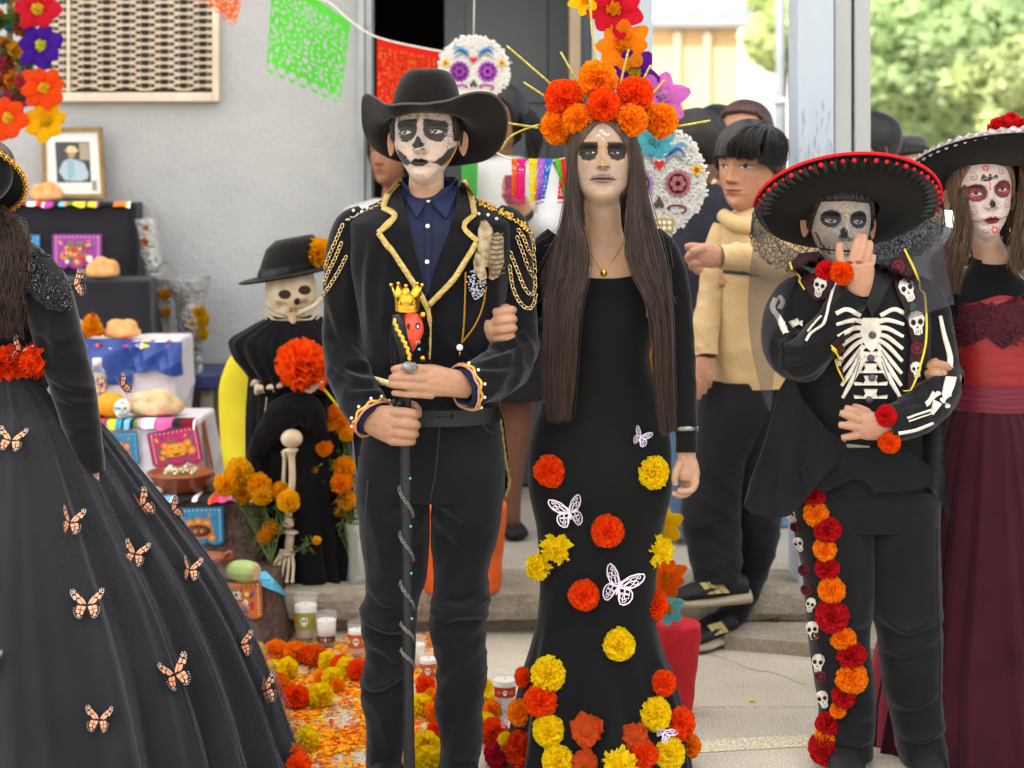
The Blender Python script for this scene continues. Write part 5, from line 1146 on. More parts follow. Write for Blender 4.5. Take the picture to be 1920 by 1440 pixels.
for q in ([(752,344),(730,372),(719,396),(741,410),(713,437),(744,481),(770,522),(793,556),(799,562),(797,545),(791,510),(775,450),(758,392),(755,360)],[(864,345),(878,369),(889,409),(870,428),(892,452),(889,463),(868,494),(849,524),(820,556),(806,568),(805,548),(817,499),(838,445),(855,392),(857,360)]):
    decal(bJ, q, .0075,4.2,7,.004).build('lapel', M_wool, jacket)
for q, w_ in (([(751,345),(730,373),(720,396)],10),([(719,395),(742,410),(712,438)],10),([(712,437),(744,481),(788,549),(804,580)],10),([(802,572),(807,610),(808,640),(806,672)],(9,2)),([(866,346),(879,370),(889,410)],10),([(889,408),(869,428),(893,453)],9),([(891,456),(868,494),(849,524),(806,570)],10)):
    ribbon(bJ, q, w_, .0125,4.2,26 if len(q) > 3 else 0 or 12).build('gold_trim', M_goldtrim, jacket)
# shoulder braid, beads, chains
mb = MB(); g = np.random.default_rng(4)
for (a, b, n, r) in (((888,377),(955,405),26,5),((952,403),(992,432),18,4.5)):
    for k in range(n * 3):
        t = g.uniform(0,1); x, y = a[0] + (b[0] - a[0]) * t + g.uniform(-3,3), a[1] + (b[1] - a[1]) * t + g.uniform(-r, r); l, n_ = castn(bJ, x, y, 4.3); mb.add(*gem(l + n_ * .004, g.uniform(.002,.0045)), int(g.integers(0,2)))
for k in range(34): t = k / 33; l, n_ = castn(bJ, 732 - 82 * t, 380 + 34 * t ** 1.2 + g.uniform(-3,3),4.3); mb.add(*gem(l + n_ * .004, g.uniform(.002,.0042)),[1,2,2,0][k % 4])
mb.build('shoulder_braid', [M_goldtrim, M_gold, M_gem], jacket, False)
mb = MB()
for q in ((897,404),(914,406),(930,413),(690,393),(663,397),(680,400)): l, n_ = castn(bJ, *q, 4.3); mk('pearl_bead', *ball(l + n_ * .005,.0042,10,7), M_white_pearl, jacket)
def hang(pts, n):
    n = int(n * .72); mb = MB(); chain_links(mb, [tuple(castn(bJ, x, y, 4.3)[0] + castn(bJ, x, y, 4.3)[1] * .006) for x, y in pts], n, .0066,.0046); mb.build('shoulder_chain', M_chain, jacket)
for q, n in (([(643,425),(632,452),(622,475),(614,500)],16),([(641,457),(630,484),(618,512),(612,530)],18),([(650,483),(636,510),(618,540),(611,552)],18),([(971,433),(980,447),(987,467),(994,478),(997,470),(994,447),(989,434)],22),([(969,447),(978,473),(987,500),(997,520),(999,510),(997,482)],22),([(958,475),(969,509),(982,540),(993,553),(999,542),(999,524)],26),([(952,501),(962,540),(975,569),(988,579),(997,571),(1000,555)],26)): hang(q, n)
# feathers, brooch, watch chain
M_feather = mat('feather', 'b3a385', .8,.15,0,.4,120,.3,60, vcol='6d5b45'); 
ft = MB()
for q in ([(893,470),(894,432),(900,420),(910,419),(920,430),(922,470),(916,500),(905,500)],[(913,520),(914,470),(918,440),(928,436),(938,446),(938,490),(930,518),(920,524)],[(884,490),(890,470),(900,480),(908,520),(896,526),(886,506)]): decal(bJ, q, .011 + .002 * len(ft.v),4.2,6,.002, ft)
ft.build('feather', M_feather, jacket)
mb = MB()
for k in range(9): 
    y = 440 + k * 9; ribbon(bJ, [(916, y),(926, y + 2),(937, y - 1)],2.4,.0163,4.2,6, mb)
mb.build('feather_bar', mat('feather_dark', '5c4a36', .8), jacket)
mb = MB()
for k in range(90): a, r = g.uniform(0,6.28), math.sqrt(g.uniform(0,1)); x, y = 891 + 17 * r * math.cos(a) * (1 - .25 * math.sin(a)),533 + 27 * r * math.sin(a); l, n_ = castn(bJ, x, y, 4.2); mb.add(*gem(l + n_ * (.008 + .006 * (1 - r)), g.uniform(.0022,.004)))
mb.build('brooch', M_gem, jacket, False)
mb = MB()
for q in ([(872,512),(871,550),(869,600),(866,640)],[(909,538),(902,575),(888,610),(867,640)]): chain_links(mb, [tuple(castn(bJ, x, y, 4.2)[0] + castn(bJ, x, y, 4.2)[1] * .006) for x, y in q],60,.0026,.0018)
l, n_ = castn(bJ, 860,652,4.2); mb.add(*tube([(*(l + n_ * .003),.0085,.0085),(*(l + n_ * .008),.008,.008)],3,16),1); mb.add(*wire([l + n_ * .006 + Vector((0,0,-.01)), l + n_ * .006 + Vector((.0,0,-.022))],.002,4,6))
mb.build('watch_chain', [M_gold, M_white_pearl], jacket)
# cuffs: rick-rack, pink braid, pearls, navy shirt cuff
M_pink = mat('pink_braid', 'c58a86', .5,.4,.2,.6,200); M_rick = mat('gold_rickrack', 'dcae3e', .4,.5,.5,.3,120)
for nm, Rg, inward, wr in (('l', sl, 1,(716,792,4.11)),('r', sr, 1,(852,720,4.09))):
    e = Rg[-1]; c = e.mean(0); ax = (Rg[-1].mean(0) - Rg[-6].mean(0)); ax /= np.linalg.norm(ax); mb = MB(); S_ = len(e)
    for off, rad, mi, wv in ((-.004,.0042,0,.0035),(.004,.0032,1,0)):
        pts = [tuple(c + (e[i] - c) * 1.03 + ax * (off + wv * math.sin(i * 2 * pi * 9 / S_ * 1.0))) for i in list(range(S_)) + [0]]; mb.add(*tube([p + (rad, rad) for p in pts],150,6), mi)
    for i in range(0, S_, 6): mb.add(*ball(c + (e[i] - c) * 1.06 - ax * .014,.004,8,6),2)
    mb.build('cuff_trim', [M_rick, M_pink, M_white_pearl], jacket)
    mk('shirt_cuff', *loft(np.array([c + (e - c) * k + ax * d for k, d in ((.9,-.02),(.9,.002),(.8,.012),(.72,.012),(.7,-.01))]), False, False), M_navyshirt, jacket)
# tails behind
for q, nm in (([(900,735),(930,742),(945,790),(953,860),(957,905),(948,932),(940,915),(925,850),(900,800)], 'tail'),([(700,735),(668,760),(662,820),(668,880),(690,900),(720,800)], 'tail')):
    p2, f = tri_poly(q, 10); v = [tuple(P(x, y, 4.40 + .012 * math.sin(x * .2))) for x, y in p2]; n = len(v); v += [(x, y_ + .006, z) for x, y_, z in v]; mk('coat_tail', v, list(f) + [tuple(i + n for i in t) for t in f], M_wool, jacket)
b_t = bvh_of([tuple(P(x, y, 4.392)) for x, y in ((600,600),(1100,600),(1100,1100),(600,1100))],[(0,1,2,3)])
ribbon(b_t, [(926,748),(938,790),(946,850),(955,905),(948,930)],6,.004,4.4,40, wig=.8).build('gold_trim', M_goldtrim, jacket)
ribbon(bJ, [(706,711),(722,716),(737,720)],12,.010,4.2,8).build('gold_trim', mat('cream_ribbon', 'd9cf9a', .5,.3,.2,.4,150), jacket)
# trousers and belt
tz = MB()
pv = vrings([(745,684,936,4.31,.112),(790,682,938,4.31,.116),(840,676,944,4.31,.118),(890,670,948,4.315,.118),(930,672,946,4.315,.105)],30,100,.88); tz.add(*loft(push(pv, creases(30,100,.0035,2,2,5)), False, False))
def leg(keys, seed, am, fl=()): 
    R = vrings(keys, 150,70,.92); py = np.linspace(keys[0][0], keys[-1][0],150); s = .0045 + .020 * np.exp(-((py - 1150) / 60) ** 2) + .015 * np.exp(-((py - 1270) / 60) ** 2) + .004 * sm(1350,1430, py)
    d = creases(150,70, s * am, 26,1, seed, 6,.55) + creases(150,70,.0045,7,1, seed + 9,4,.6)
    R[:, :, 0] += (np.sin(py * .045 + seed) * .004 * sm(1050,1150, py))[:, None]
    return fold(push(R, d * .45), fl)
tz.add(*loft(leg([(850,672,800,4.315,.1),(920,668,805,4.315,.1),(1000,673,806,4.315,.092),(1080,684,800,4.31,.086),(1120,682,788,4.305,.088),(1160,676,785,4.30,.085),(1220,681,777,4.31,.08),(1290,677,775,4.315,.078),(1360,683,766,4.32,.075),(1440,690,764,4.32,.074),(1464,692,764,4.32,.074)],3,1,[([(676,1130),(690,1162),(730,1180),(782,1172)],.017,8),([(676,1274),(702,1290),(772,1256)],.015,7),([(684,1200),(730,1225),(772,1285)],.008,9),([(688,1092),(720,1128),(770,1135)],.010,8),([(700,1310),(722,1360),(738,1430)],.006,12),([(690,940),(715,1030),(722,1100)],.006,14),([(806,925),(770,955),(715,985)],.008,9),([(800,960),(770,1010),(740,1030)],.006,9)]), False, False))
tz.add(*loft(leg([(850,806,946,4.315,.1),(920,808,945,4.315,.1),(1000,806,936,4.315,.092),(1080,812,916,4.31,.086),(1120,806,918,4.305,.088),(1160,805,916,4.30,.085),(1220,812,913,4.31,.08),(1290,816,912,4.315,.078),(1360,820,906,4.32,.076),(1430,822,899,4.32,.075),(1464,820,900,4.32,.078)],8,1,[([(918,1118),(880,1136),(840,1140),(808,1122)],.017,8),([(806,1172),(850,1156),(918,1150)],.015,8),([(910,1195),(872,1240),(826,1300)],.008,9),([(882,1310),(862,1370),(850,1440)],.006,12),([(886,940),(856,1040),(836,1100)],.006,14),([(808,925),(850,960),(905,985)],.008,9),([(812,960),(845,1000),(880,1025)],.006,9),([(822,1418),(860,1428),(900,1412)],.007,7)]), False, False))
trs = tz.build('trousers', M_denim, man); bT = tz.bvh()
mb = MB(); 
for q in ([(824,800),(820,850),(814,900),(806,940)],[(690,900),(684,1000),(690,1080)],[(905,792),(915,808),(940,815)]): ribbon(bT, q, 2.2,.0015,4.2,20, mb)
mb.build('seam', mat('denim_seam', '34363b', .9), trs)
bl = vrings([(756,682,938,4.31,.1185),(786,681,939,4.31,.121)],4,90,.88); belt = mk('belt', *loft(bl, False, False), mat('black_leather', '151517', .4,.4,0,.3,150), man)
bB = bvh_of(*loft(bl, False, False)); mb = MB()
for q in ([(812,756),(850,756),(850,760),(812,760)],[(812,782),(850,782),(850,786),(812,786)],[(812,756),(816,756),(816,786),(812,786)],[(846,756),(850,756),(850,786),(846,786)]): decal(bB, q, .005,4.2,8,.004, mb)
mb.build('buckle', mat('black_metal', '2a2a2c', .3,.5,.6), belt)
def shoe(name, toe, heel, zc, w_, m, parent, sole=None, lift=0):
    """low shoe between two photo-free world points"""
    t, h = Vector(toe), Vector(heel); d = t - h; L = d.length; d.normalize(); s = d.cross(Vector((0,0,1))).normalized(); rows = []
    for u, wd, z0, z1 in ((0,.3,.02,.05),(.03,.7,.008,.075),(.15,.85,.006,.085),(.35,.85,.006,.085),(.5,.9,.006,.075),(.7,1., .006,.06),(.88,.9,.006,.045),(.97,.55,.01,.035),(1,.1,.015,.025)):
        c = h + d * L * u; ring = []
        for a in np.linspace(0,2 * pi, 22, endpoint=False): ring.append(c + s * w_ * wd * math.sin(a) + Vector((0,0,(z0 + z1) / 2 + (z1 - z0) / 2 * math.cos(a) + lift)))
        rows.append([tuple(q) for q in ring])
    return mk(name, *loft(np.array(rows)), m, parent)
M_boot = mat('black_boot', '141416', .4,.4,0,.1,60)
shoe('boot', (P(715,0,4.1).x, 4.1,0),(P(728,0, YA).x, YA + .09,0),0,.05, M_boot, man); shoe('boot', (P(868,0,4.1).x, 4.1,0),(P(860,0, YA).x, YA + .09,0),0,.05, M_boot, man)
# big silver ring
mb = MB(); c = P(768,688,4.03)
mb.add(*ball(c, .0145,20,12,(1.35,.75,.85))); 
for k in range(60): a, b_ = g.uniform(0,6.28), g.uniform(-1,1); mb.add(*gem(np.array(c) + np.array([.0195 * math.cos(a) * math.sqrt(1 - b_ * b_),-abs(.0108 * math.sin(a)) * math.sqrt(1 - b_ * b_) - .001,.0122 * b_]), g.uniform(.0012,.003)))
mb.build('finger_ring', M_silver, man)

# ------------------------------------------------------------------ the staff he holds
YS = 4.10
st = thing('staff', 'black staff topped with gold crown and red skull, wound with a silver chain', 'staff', P(773,1527, YS))
M_blackp = mat('black_lacquer', '17171a', .4,.4,0,.25,50,.3,20)
sp = [(773,1526),(768,1440),(765,1250),(763,1050),(761,900),(761,830),(762,700)]
mk('shaft', *tube(pxpath([(x, y, YS, 10.5 if y > 700 else 9) for x, y in sp]),40,20), M_blackp, st)
mb = MB(); pp = cr(np.array([tuple(P(x, y, YS)) for x, y in sp]),200); seg = [(915,968),(1000,1050),(1092,1140),(1168,1200),(1218,1250)]
for (y0, y1) in seg:
    pts = []
    for t in np.linspace(0,1,12):
        y = y0 + (y1 - y0) * t; x = 765 - (y - 1250) / 350 * 4 - 4; x = float(np.interp(y, [700,830,900,1050,1250,1440],[762,761,761,763,765,768])); a = pi * (1.0 - t) ; pts.append(tuple(P(x + 12.5 * math.cos(a), y, YS - .019 * abs(math.sin(a)) - .001)))
    mb = MB(); chain_links(mb, pts, 12,.0052,.0036); mb.build('silver_chain', M_silver, st)
mb = MB()
for y in (897,987,1075,1160): mk('turquoise_bead', *gem(P(float(np.interp(y, [900,1050,1250],[761,763,765])) + 8, y, YS - .011),.0035), mat('turquoise', '4fb0ae', .3,.5), st)
# crown, red skull, black ribbon wrap, rick-rack, bells
th = np.linspace(0,2 * pi, 60, endpoint=False); c = P(763,582, YS); k_ = YS / F
rows = []
for r, y, w_ in ((22,584,0),(23.5,580,0),(22,576,0),(23.5,573,0),(22.5,570,0),(25,556,1),(27.5,546,2)):
    z = CH - (y - YH) * YS / F; zz = z + (0 if w_ < 2 else .013 * np.maximum(0, np.cos(th * 5)) ** 1.0 * 1.0 - .012 * np.maximum(0,-np.cos(th * 5))); rr = r * k_ * (1 + (.10 * np.maximum(0, np.cos(th * 5)) if w_ == 2 else 0)); rows.append(np.stack([c.x + rr * np.sin(th), YS - rr * np.cos(th), zz * np.ones(60)],1))
A = np.array(rows); crn = mk('crown', *loft(np.concatenate([A, (A[::-1] - A.mean(1)[::-1][:, None]) * np.array([.93,.93,1]) + A.mean(1)[::-1][:, None]]), False, False), M_gold, st)
mb = MB()
for i in range(5): j = int(round(i * 12)) % 60; mb.add(*ball(A[-1][j] + np.array([0,0,.003]),.0048,10,8))
mb.build('crown_pearl', M_gold, crn)
mb = MB()
for dx in (-9,7): mk('crown_window', *plate(poly_ell(763 + dx, 567,4.2,6,10), YS - .0305 + .003,.002), mat('crown_dark', '5c4015', .5), crn)
v, f = ball((0,0,0),1,30,22); v = np.array(v); v[:, 0] *= 1 - .5 * sm(.2,-1, v[:, 2]); v[:, 1] *= 1 - .3 * sm(.2,-1, v[:, 2])
for ex, ez in ((.34,.0),(-.1,.0)): v[:, 1] += .22 * np.exp(-((v[:, 0] - ex) ** 2 + (v[:, 2] - ez) ** 2) / .03) * (v[:, 1] < 0)
cs = P(772,622, YS); v = v * np.array([23 * k_, .026,38 * k_]) + np.array(cs); mk('red_skull', v, f, mat('red_resin', 'd8472a', .35,.5,0,.3,60,.15,30), st); bS = bvh_of(v, f); mb = MB()
for q in (poly_ell(783,611,4.5,6.5), poly_ell(766,612,3,6)): decal(bS, q, .0006, YS, 3,.0006, mb, 0)
decal(bS, poly_ell(783,612,2,3),.0012, YS, 3,.0005, mb, 1); decal(bS, [(779,640),(788,638),(788,644),(780,646)],.0008, YS, 4,.0006, mb, 2)
tag(mb.build('skull_print', [flatm('3a2020'), flatm('d9c8e0'), flatm('e8d0b8')], st), kind='stuff')
rows = trings(pxpath([(746,590, YS - .012,9),(748,615, YS - .018,13),(755,650, YS - .012,13),(763,680, YS - .004,14),(763,700, YS, 13)]),30,24); mk('ribbon_wrap', *loft(push(rows, pleats(30,24,5,.0018))), mat('black_satin', '121214', .35,.4), st)
mb = MB(); q = cr(np.array([(738,598),(744,615),(755,635),(764,655),(769,675)], float),60); pts = [tuple(P(x + 1.6 * math.sin(i * .75), y, YS - .037)) + (.0045,.0025) for i, (x, y) in enumerate(q)]; mb.add(*tube(pts, 120,6)); mb.build('rickrack', M_rick, st)
for x, y in ((793,590),(792,672)): mk('bell', *ball(P(x, y, YS - .012),.0075,12,8), M_gold, st)
mk('turquoise_bead', *ball(P(786,655, YS - .03),.0035,8,6), MATS['turquoise'], st)
mb = MB()
for dx in (0,8,13): mb.add(*wire([P(740 + dx, 600, YS - .02), P(732 + dx * .8,635, YS - .025), P(736 + dx * .5,690, YS - .02)],.0012,10,4))
for q in ([(740,745),(733,752),(738,765),(746,758)],[(748,748),(745,765),(754,768),(756,752)]): mk('ribbon_end', *plate(q, YS - .02,.003), MATS['black_satin'], st)
mb.build('ribbon_tail', MATS['black_satin'], st)
# ================================================================== the woman in the flower crown
YB = 4.40
wom = thing('person', 'person in long black dress dotted with paper flowers, long hair and orange flower crown', 'person', (P(1130,1442, YB).x, YB, 0))
def paint_wom(p):
    p.fill(p.ell(1131,312,70,90,.16), 'a08a79', .95); p.fill(p.ell(1131,372,34,16,.5), 'b29275', .4)
    for q in ([(1093,271),(1121,272),(1121.5,292),(1116,303),(1105.7,307),(1092,304),(1086,292),(1088,278)],[(1139,272),(1168,271.6),(1176,285.6),(1173,301),(1159,307),(1146,303),(1138.5,293)]): p.fill(p.poly(q, 1.3), '1e1b19')
    for ex in (1107,1153.5):
        p.fill(p.ell(ex, 291.5,8.5,3.2,.2), '6e645e'); p.fill(p.ell(ex + 1,291,3.6,3.2,.2), '17110e'); p.fill(p.ell(ex + 4.8,291.2,1.6,1.3,.4), 'c9c2bc'); p.fill(p.line([(ex - 9,291),(ex, 287.6),(ex + 9,290)],1.8), '080707'); p.fill(p.line([(ex - 10,282),(ex, 280),(ex + 9,282)],2), '0d0b0a', .7)
    p.fill(p.ell(1124,318,3.4,1.6,.4), '4a3028', .9); p.fill(p.ell(1139,318.5,3.6,1.7,.4), '4a3028', .9)
    p.fill(p.ell(1130,339,15,3,.5), '8f6f66', .6); p.fill(p.ell(1130,344.5,14,3,.5), '98766b', .5); p.fill(p.line([(1106,343),(1115,341),(1130,341.5),(1145,341),(1155,343)],2.2), '1c1110')
    for k in range(14): x = 1110 + k * 3.1; h_ = 4 + 5 * math.sin((k + 1) / 15 * pi); p.fill(p.line([(x, 341 - h_),(x, 341 + h_ * .8)],1.5), '24120f', .95)
    for pts in ([(1125,252),(1129,249),(1132,253),(1130,257)],[(1119,261),(1122,258),(1126,261)],[(1134,256),(1138,259),(1143,257)],[(1130,264),(1130,268)]): p.fill(p.line(pts, 1.6), 'efe8e4', .9)
mbB, iB = make_head(1131,382, YB, 178,64,.512,.365,.229,.131, skin='9c7a60', paint=paint_wom, pitch=math.radians(-4), taper=.0, jaw=1.06, bust=-1.2, ears=False, nose_w=.82, lip=1.1, nose_l=.66)
hb = hand_mesh([[(1287,835,4.33,18,.8),(1287,855,4.325,18,.7),(1288,872,4.32,22,.6),(1290,890,4.315,23,.55),(1290,900,4.315,20,.5)],
    [(1276,866,4.31,9),(1268,884,4.30,8),(1265,899,4.298,7),(1267,910,4.30,6)],[(1303,888,4.31,8),(1304,905,4.302,7.6),(1296,919,4.296,7),(1280,921,4.294,6.4),(1270,920,4.296,5.6)],
    [(1297,894,4.315,8),(1298,912,4.31,7.6),(1287,926,4.305,7),(1270,927,4.303,6.2),(1260,924,4.304,5.2)],[(1288,898,4.325,7.6),(1289,915,4.322,7.2),(1280,928,4.32,6.6),(1268,929,4.318,5.6)],[(1281,897,4.335,7),(1281,912,4.332,6.4),(1275,921,4.33,5.6)]],.0026)
hg = hand_mesh([[(950,640,4.255,16,.7),(935,628,4.235,24,.5),(930,612,4.225,26,.45),(930,600,4.225,22,.4)],[(928,587,4.226,10),(946,583,4.21,9.6),(958,581,4.214,8.8),(963,582,4.235,8)],[(926,604,4.222,10.4),(946,600,4.205,10),(959,598,4.21,9),(964,599,4.235,8)],
    [(927,620,4.222,10),(946,617,4.206,9.6),(959,615,4.21,8.8),(964,616,4.235,8)],[(930,635,4.228,9.2),(946,633,4.214,8.8),(957,631,4.218,8),(962,632,4.24,7)],[(932,592,4.24,9),(944,578,4.25,8),(954,576,4.26,7)]],.0026)
extra = [(*hb, 'a98168'),(*hg, 'a87f66')]
mb = MB(); mb.add(*tube(pxpath([(1240,470, YB, 20),(1275,620,4.39,19),(1287,840,4.33,15)]),14,12)); mb.add(*tube(pxpath([(1025,470, YB, 20),(1008,610,4.43,19),(960,640,4.27,14)]),14,12))
for x in (1085,1175): mb.add(*tube(pxpath([(x, 900, YB, 60),(x, 1150, YB, 42),(x, 1430, YB, 26)]),10,12))
extra.append((mb.V(), mb.f, 'a07a5c')); bodypart(mbB, extra, wom)
gm = MB(); g = np.random.default_rng(5)
def gl(pts, n, jit=.4, mi=0, r=.0017):
    for q in cr(np.array(pts, float), n): gems(iB, [(q[0] + g.uniform(-jit, jit), q[1] + g.uniform(-jit, jit))], r, YB, gm, mi)
gl([(1097,270),(1110,270),(1121,270)],10); gl([(1122,272),(1123,281),(1122,292),(1117,301)],12,.7); gl([(1091,304),(1099,306),(1107,307),(1114,304)],8,.4,0,.0014)
gl([(1138,270),(1150,270),(1164,270)],10); gl([(1137,272),(1136.5,281),(1138,292),(1142,301)],12,.7); gl([(1147,304),(1156,307),(1163,306),(1169,303)],8,.4,0,.0014)
for k in range(60): y = g.uniform(303,317); h_ = 1 + 7 * (y - 303) / 14; gems(iB, [(1129 + g.uniform(-h_, h_), y)],.0017, YB, gm, int(g.integers(0,4) == 0))
gm.build('face_gems', [M_gemgold, M_gem], wom, False)
# dress
ln = lambda a: float(np.interp(a, [0,10,20,30,40,60,80,180],[-.785,-.78,-.762,-.735,-.695,-.58,-.485,-.48]))
sh1 = shell_down(iB, ln, -1.0,.005,40); th = iB['th']
dr = vrings([(561,1026,1238,4.402,.099),(620,1040,1226,4.40,.106),(665,1044,1219,4.40,.100),(710,1034,1228,4.40,.098),(770,1010,1246,4.40,.104),(850,991,1259,4.40,.116),(905,991,1259,4.40,.118),(1000,1007,1242,4.40,.11),(1090,1012,1230,4.40,.104),(1150,1008,1228,4.40,.103),(1200,998,1238,4.40,.108),(1260,982,1260,4.40,.125),(1330,968,1281,4.40,.15),(1400,958,1292,4.40,.175),(1445,952,1298,4.40,.19)],150,1,1.0, th)
py = np.linspace(561,1445,150); fl = sm(1150,1440, py)
dr = push(dr, .012 * fl[:, None] * np.sin(th * 7 + 1)[None] + .006 * fl[:, None] * np.sin(th * 13)[None] + creases(150, len(th),.0022 + .003 * np.exp(-((py - 720) / 60) ** 2),8,1,3,5))
dr = fold(dr, [([(1032,1150),(1012,1300),(1000,1440)],.010,13),([(1105,1230),(1108,1340),(1100,1444)],.010,14),([(1175,1200),(1195,1320),(1210,1444)],.010,14),([(1000,790),(1035,802),(1085,786)],.0035,6),([(996,826),(1030,838),(1070,830)],.003,6),([(1060,640),(1130,660),(1205,640)],.002,9)])
db = MB(); db.add(*loft(np.concatenate([sh1[:-1], dr]), False, False))
ar = sleeve([(1222,440,4.40,20),(1245,470,4.40,27),(1264,530,4.40,28),(1275,620,4.39,26),(1282,720,4.36,24),(1286,800,4.335,21),(1287,848,4.325,20)],70,40,.004,4,12)
al = sleeve([(1042,440,4.40,20),(1020,470,4.40,26),(1006,530,4.42,27),(1004,600,4.43,26),(992,640,4.39,25),(968,645,4.30,20),(952,640,4.262,17)],60,36,.004,5,12)
db.add(*loft(ar, False, False)); db.add(*loft(al, False, False)); dress = db.build('dress', M_knit, wom, label='tight black mermaid dress'); bD = db.bvh()
# necklace and bracelet
mb = MB(); pts = [tuple(castn(iB['bvh'], x, y, 4.3)[0] + Vector((0,-.0025,0))) for x, y in ((1098,455),(1108,475),(1120,494),(1132,508),(1144,494),(1158,474),(1168,455))]; mb.add(*tube([p + (.0009,.0009) for p in cr(pts, 40).tolist()] if False else [tuple(p) + (.0009,.0009) for p in cr(pts, 40)],60,5))
l = castn(iB['bvh'],1132,512,4.3)[0]; mb.add(*tube([(l.x, l.y - .002, l.z, .0085,.0085),(l.x, l.y - .006, l.z, .008,.008)],3,18)); mb.add(*ball((l.x, l.y - .007, l.z),.004,10,6)); mb.build('necklace', M_gold, wom)
e = ar[-8]; c = e.mean(0); bb = np.array([c + (e - c) * k + np.array([0,0, d]) for k, d in ((1.04,.006),(1.12,.006),(1.12,-.006),(1.04,-.006),(1.04,.006))]); mk('bracelet', *loft(bb, False, False), M_silver, wom)
# hair: scalp shell, then long straight locks
def lnB(t):
    return float(np.interp(abs(t),[0,12,27,45,60,72,180],[.83,.79,.68,.50,.2,-.1,-.2]))
Rh = hair_cap(iB, lnB, .03, noise=.004); hr = mk('hair', *loft(Rh, False, False), M_hairbr, wom, label='very long straight brown hair')
def W3(l): return [tuple(P(x, y, d)) for x, y, d in l]
g_ = [
    (W3([(1126,210,4.40),(1090,226,4.35),(1074,280,4.335),(1068,350,4.335),(1056,430,4.32),(1032,520,4.29),(1020,650,4.27),(1024,740,4.27),(1030,822,4.27)]), W3([(1130,214,4.33),(1102,244,4.325),(1077,288,4.335),(1071,350,4.325),(1090,430,4.30),(1102,500,4.27),(1082,600,4.245),(1074,720,4.255),(1064,818,4.26)]),1000),
    (W3([(1134,214,4.33),(1162,244,4.325),(1184,288,4.335),(1190,350,4.325),(1174,430,4.30),(1182,500,4.27),(1224,590,4.245),(1230,720,4.24),(1246,846,4.24)]), W3([(1138,210,4.40),(1178,226,4.35),(1196,280,4.335),(1206,350,4.335),(1226,430,4.32),(1250,520,4.30),(1256,650,4.28),(1260,740,4.27),(1264,842,4.265)]),1000),
    (W3([(1072,280,4.34),(1074,380,4.33),(1078,450,4.31),(1098,510,4.27)]), W3([(1076,280,4.33),(1080,380,4.32),(1092,450,4.29),(1116,512,4.26)]),70),(W3([(1186,280,4.33),(1184,380,4.32),(1178,440,4.31),(1174,500,4.27)]), W3([(1190,280,4.34),(1190,380,4.33),(1188,450,4.29),(1198,505,4.26)]),70),
    (W3([(1082,300,4.36),(1070,380,4.35),(1040,450,4.33),(1000,520,4.30)]), W3([(1080,300,4.34),(1072,390,4.33),(1055,460,4.3),(1022,620,4.27)]),40),(W3([(1078,320,4.42),(1078,420,4.45),(1066,510,4.47)]), W3([(1184,320,4.42),(1184,420,4.45),(1200,510,4.47)]),420)]
strands(g_, 0,.0011,3, M_hairbr, hr, 'hair_locks', 20, jit=.0045)
mb = MB(); gq = np.random.default_rng(9)
for k in range(34):   # flyaway strands
    y0 = gq.uniform(420,740); x0 = 1045 if gq.random() < .7 else 1250; d = -1 if x0 < 1100 else .4; mb.add(*wire([P(x0, y0,4.28), P(x0 + d * gq.uniform(8,25), y0 + gq.uniform(-10,30),4.27), P(x0 + d * gq.uniform(20,55), y0 + gq.uniform(0,60),4.26)],.0005,9,3))
mb.build('flyaway_hair', M_hairbr, hr)
# flower crown
cw = mk('flower_crown', *tube([tuple(P(1131 + 62 * math.sin(a),238 - 28 * math.cos(a), YB - .02)) + (.006,.006) for a in np.linspace(-1.5,1.5,14)],40,8), mat('headband', '2a2320', .7), wom, label='crown of orange paper flowers with gold sticks')
for x, y, r, c_, d in ((1120,149,33, ORANGE, -.02),(1057,185,32, REDOR, -.02),(1190,177,31, REDOR, -.03),(1132,197,29, REDOR, -.075),(1046,238,30, ORANGE, -.01),(1085,224,25, ORANGE, -.06),(1183,226,28, ORANGE, -.06),(1240,226,30, ORANGE, -.01),(1212,212,22, ORANGE, .0)):
    flower(P(x, y, YB + d), Vector(((x - 1130) / 260,-1,(190 - y) / 300)), r * YB / F * 1.12, c_, 'dome', cw)
M_stick = mat('gold_foil', 'd8c860', .4,.5,.4,.5,150,.3,200, vcol='8f8030')
for q in ([(950,86),(1038,162)],[(981,154),(1030,186)],[(1051,97),(1104,192)],[(1106,-10),(1110,60),(1118,125)],[(1179,92),(1160,170)],[(1220,122),(1203,155)],[(1246,150),(1222,178)],[(1270,237),(1332,226)],[(952,231),(1012,240)],[(938,284),(955,258),(985,242),(1012,234)]):
    mk('gold_stick', *wire([P(x, y, YB + .02) for x, y in q],.0034,12,6), M_stick, cw)
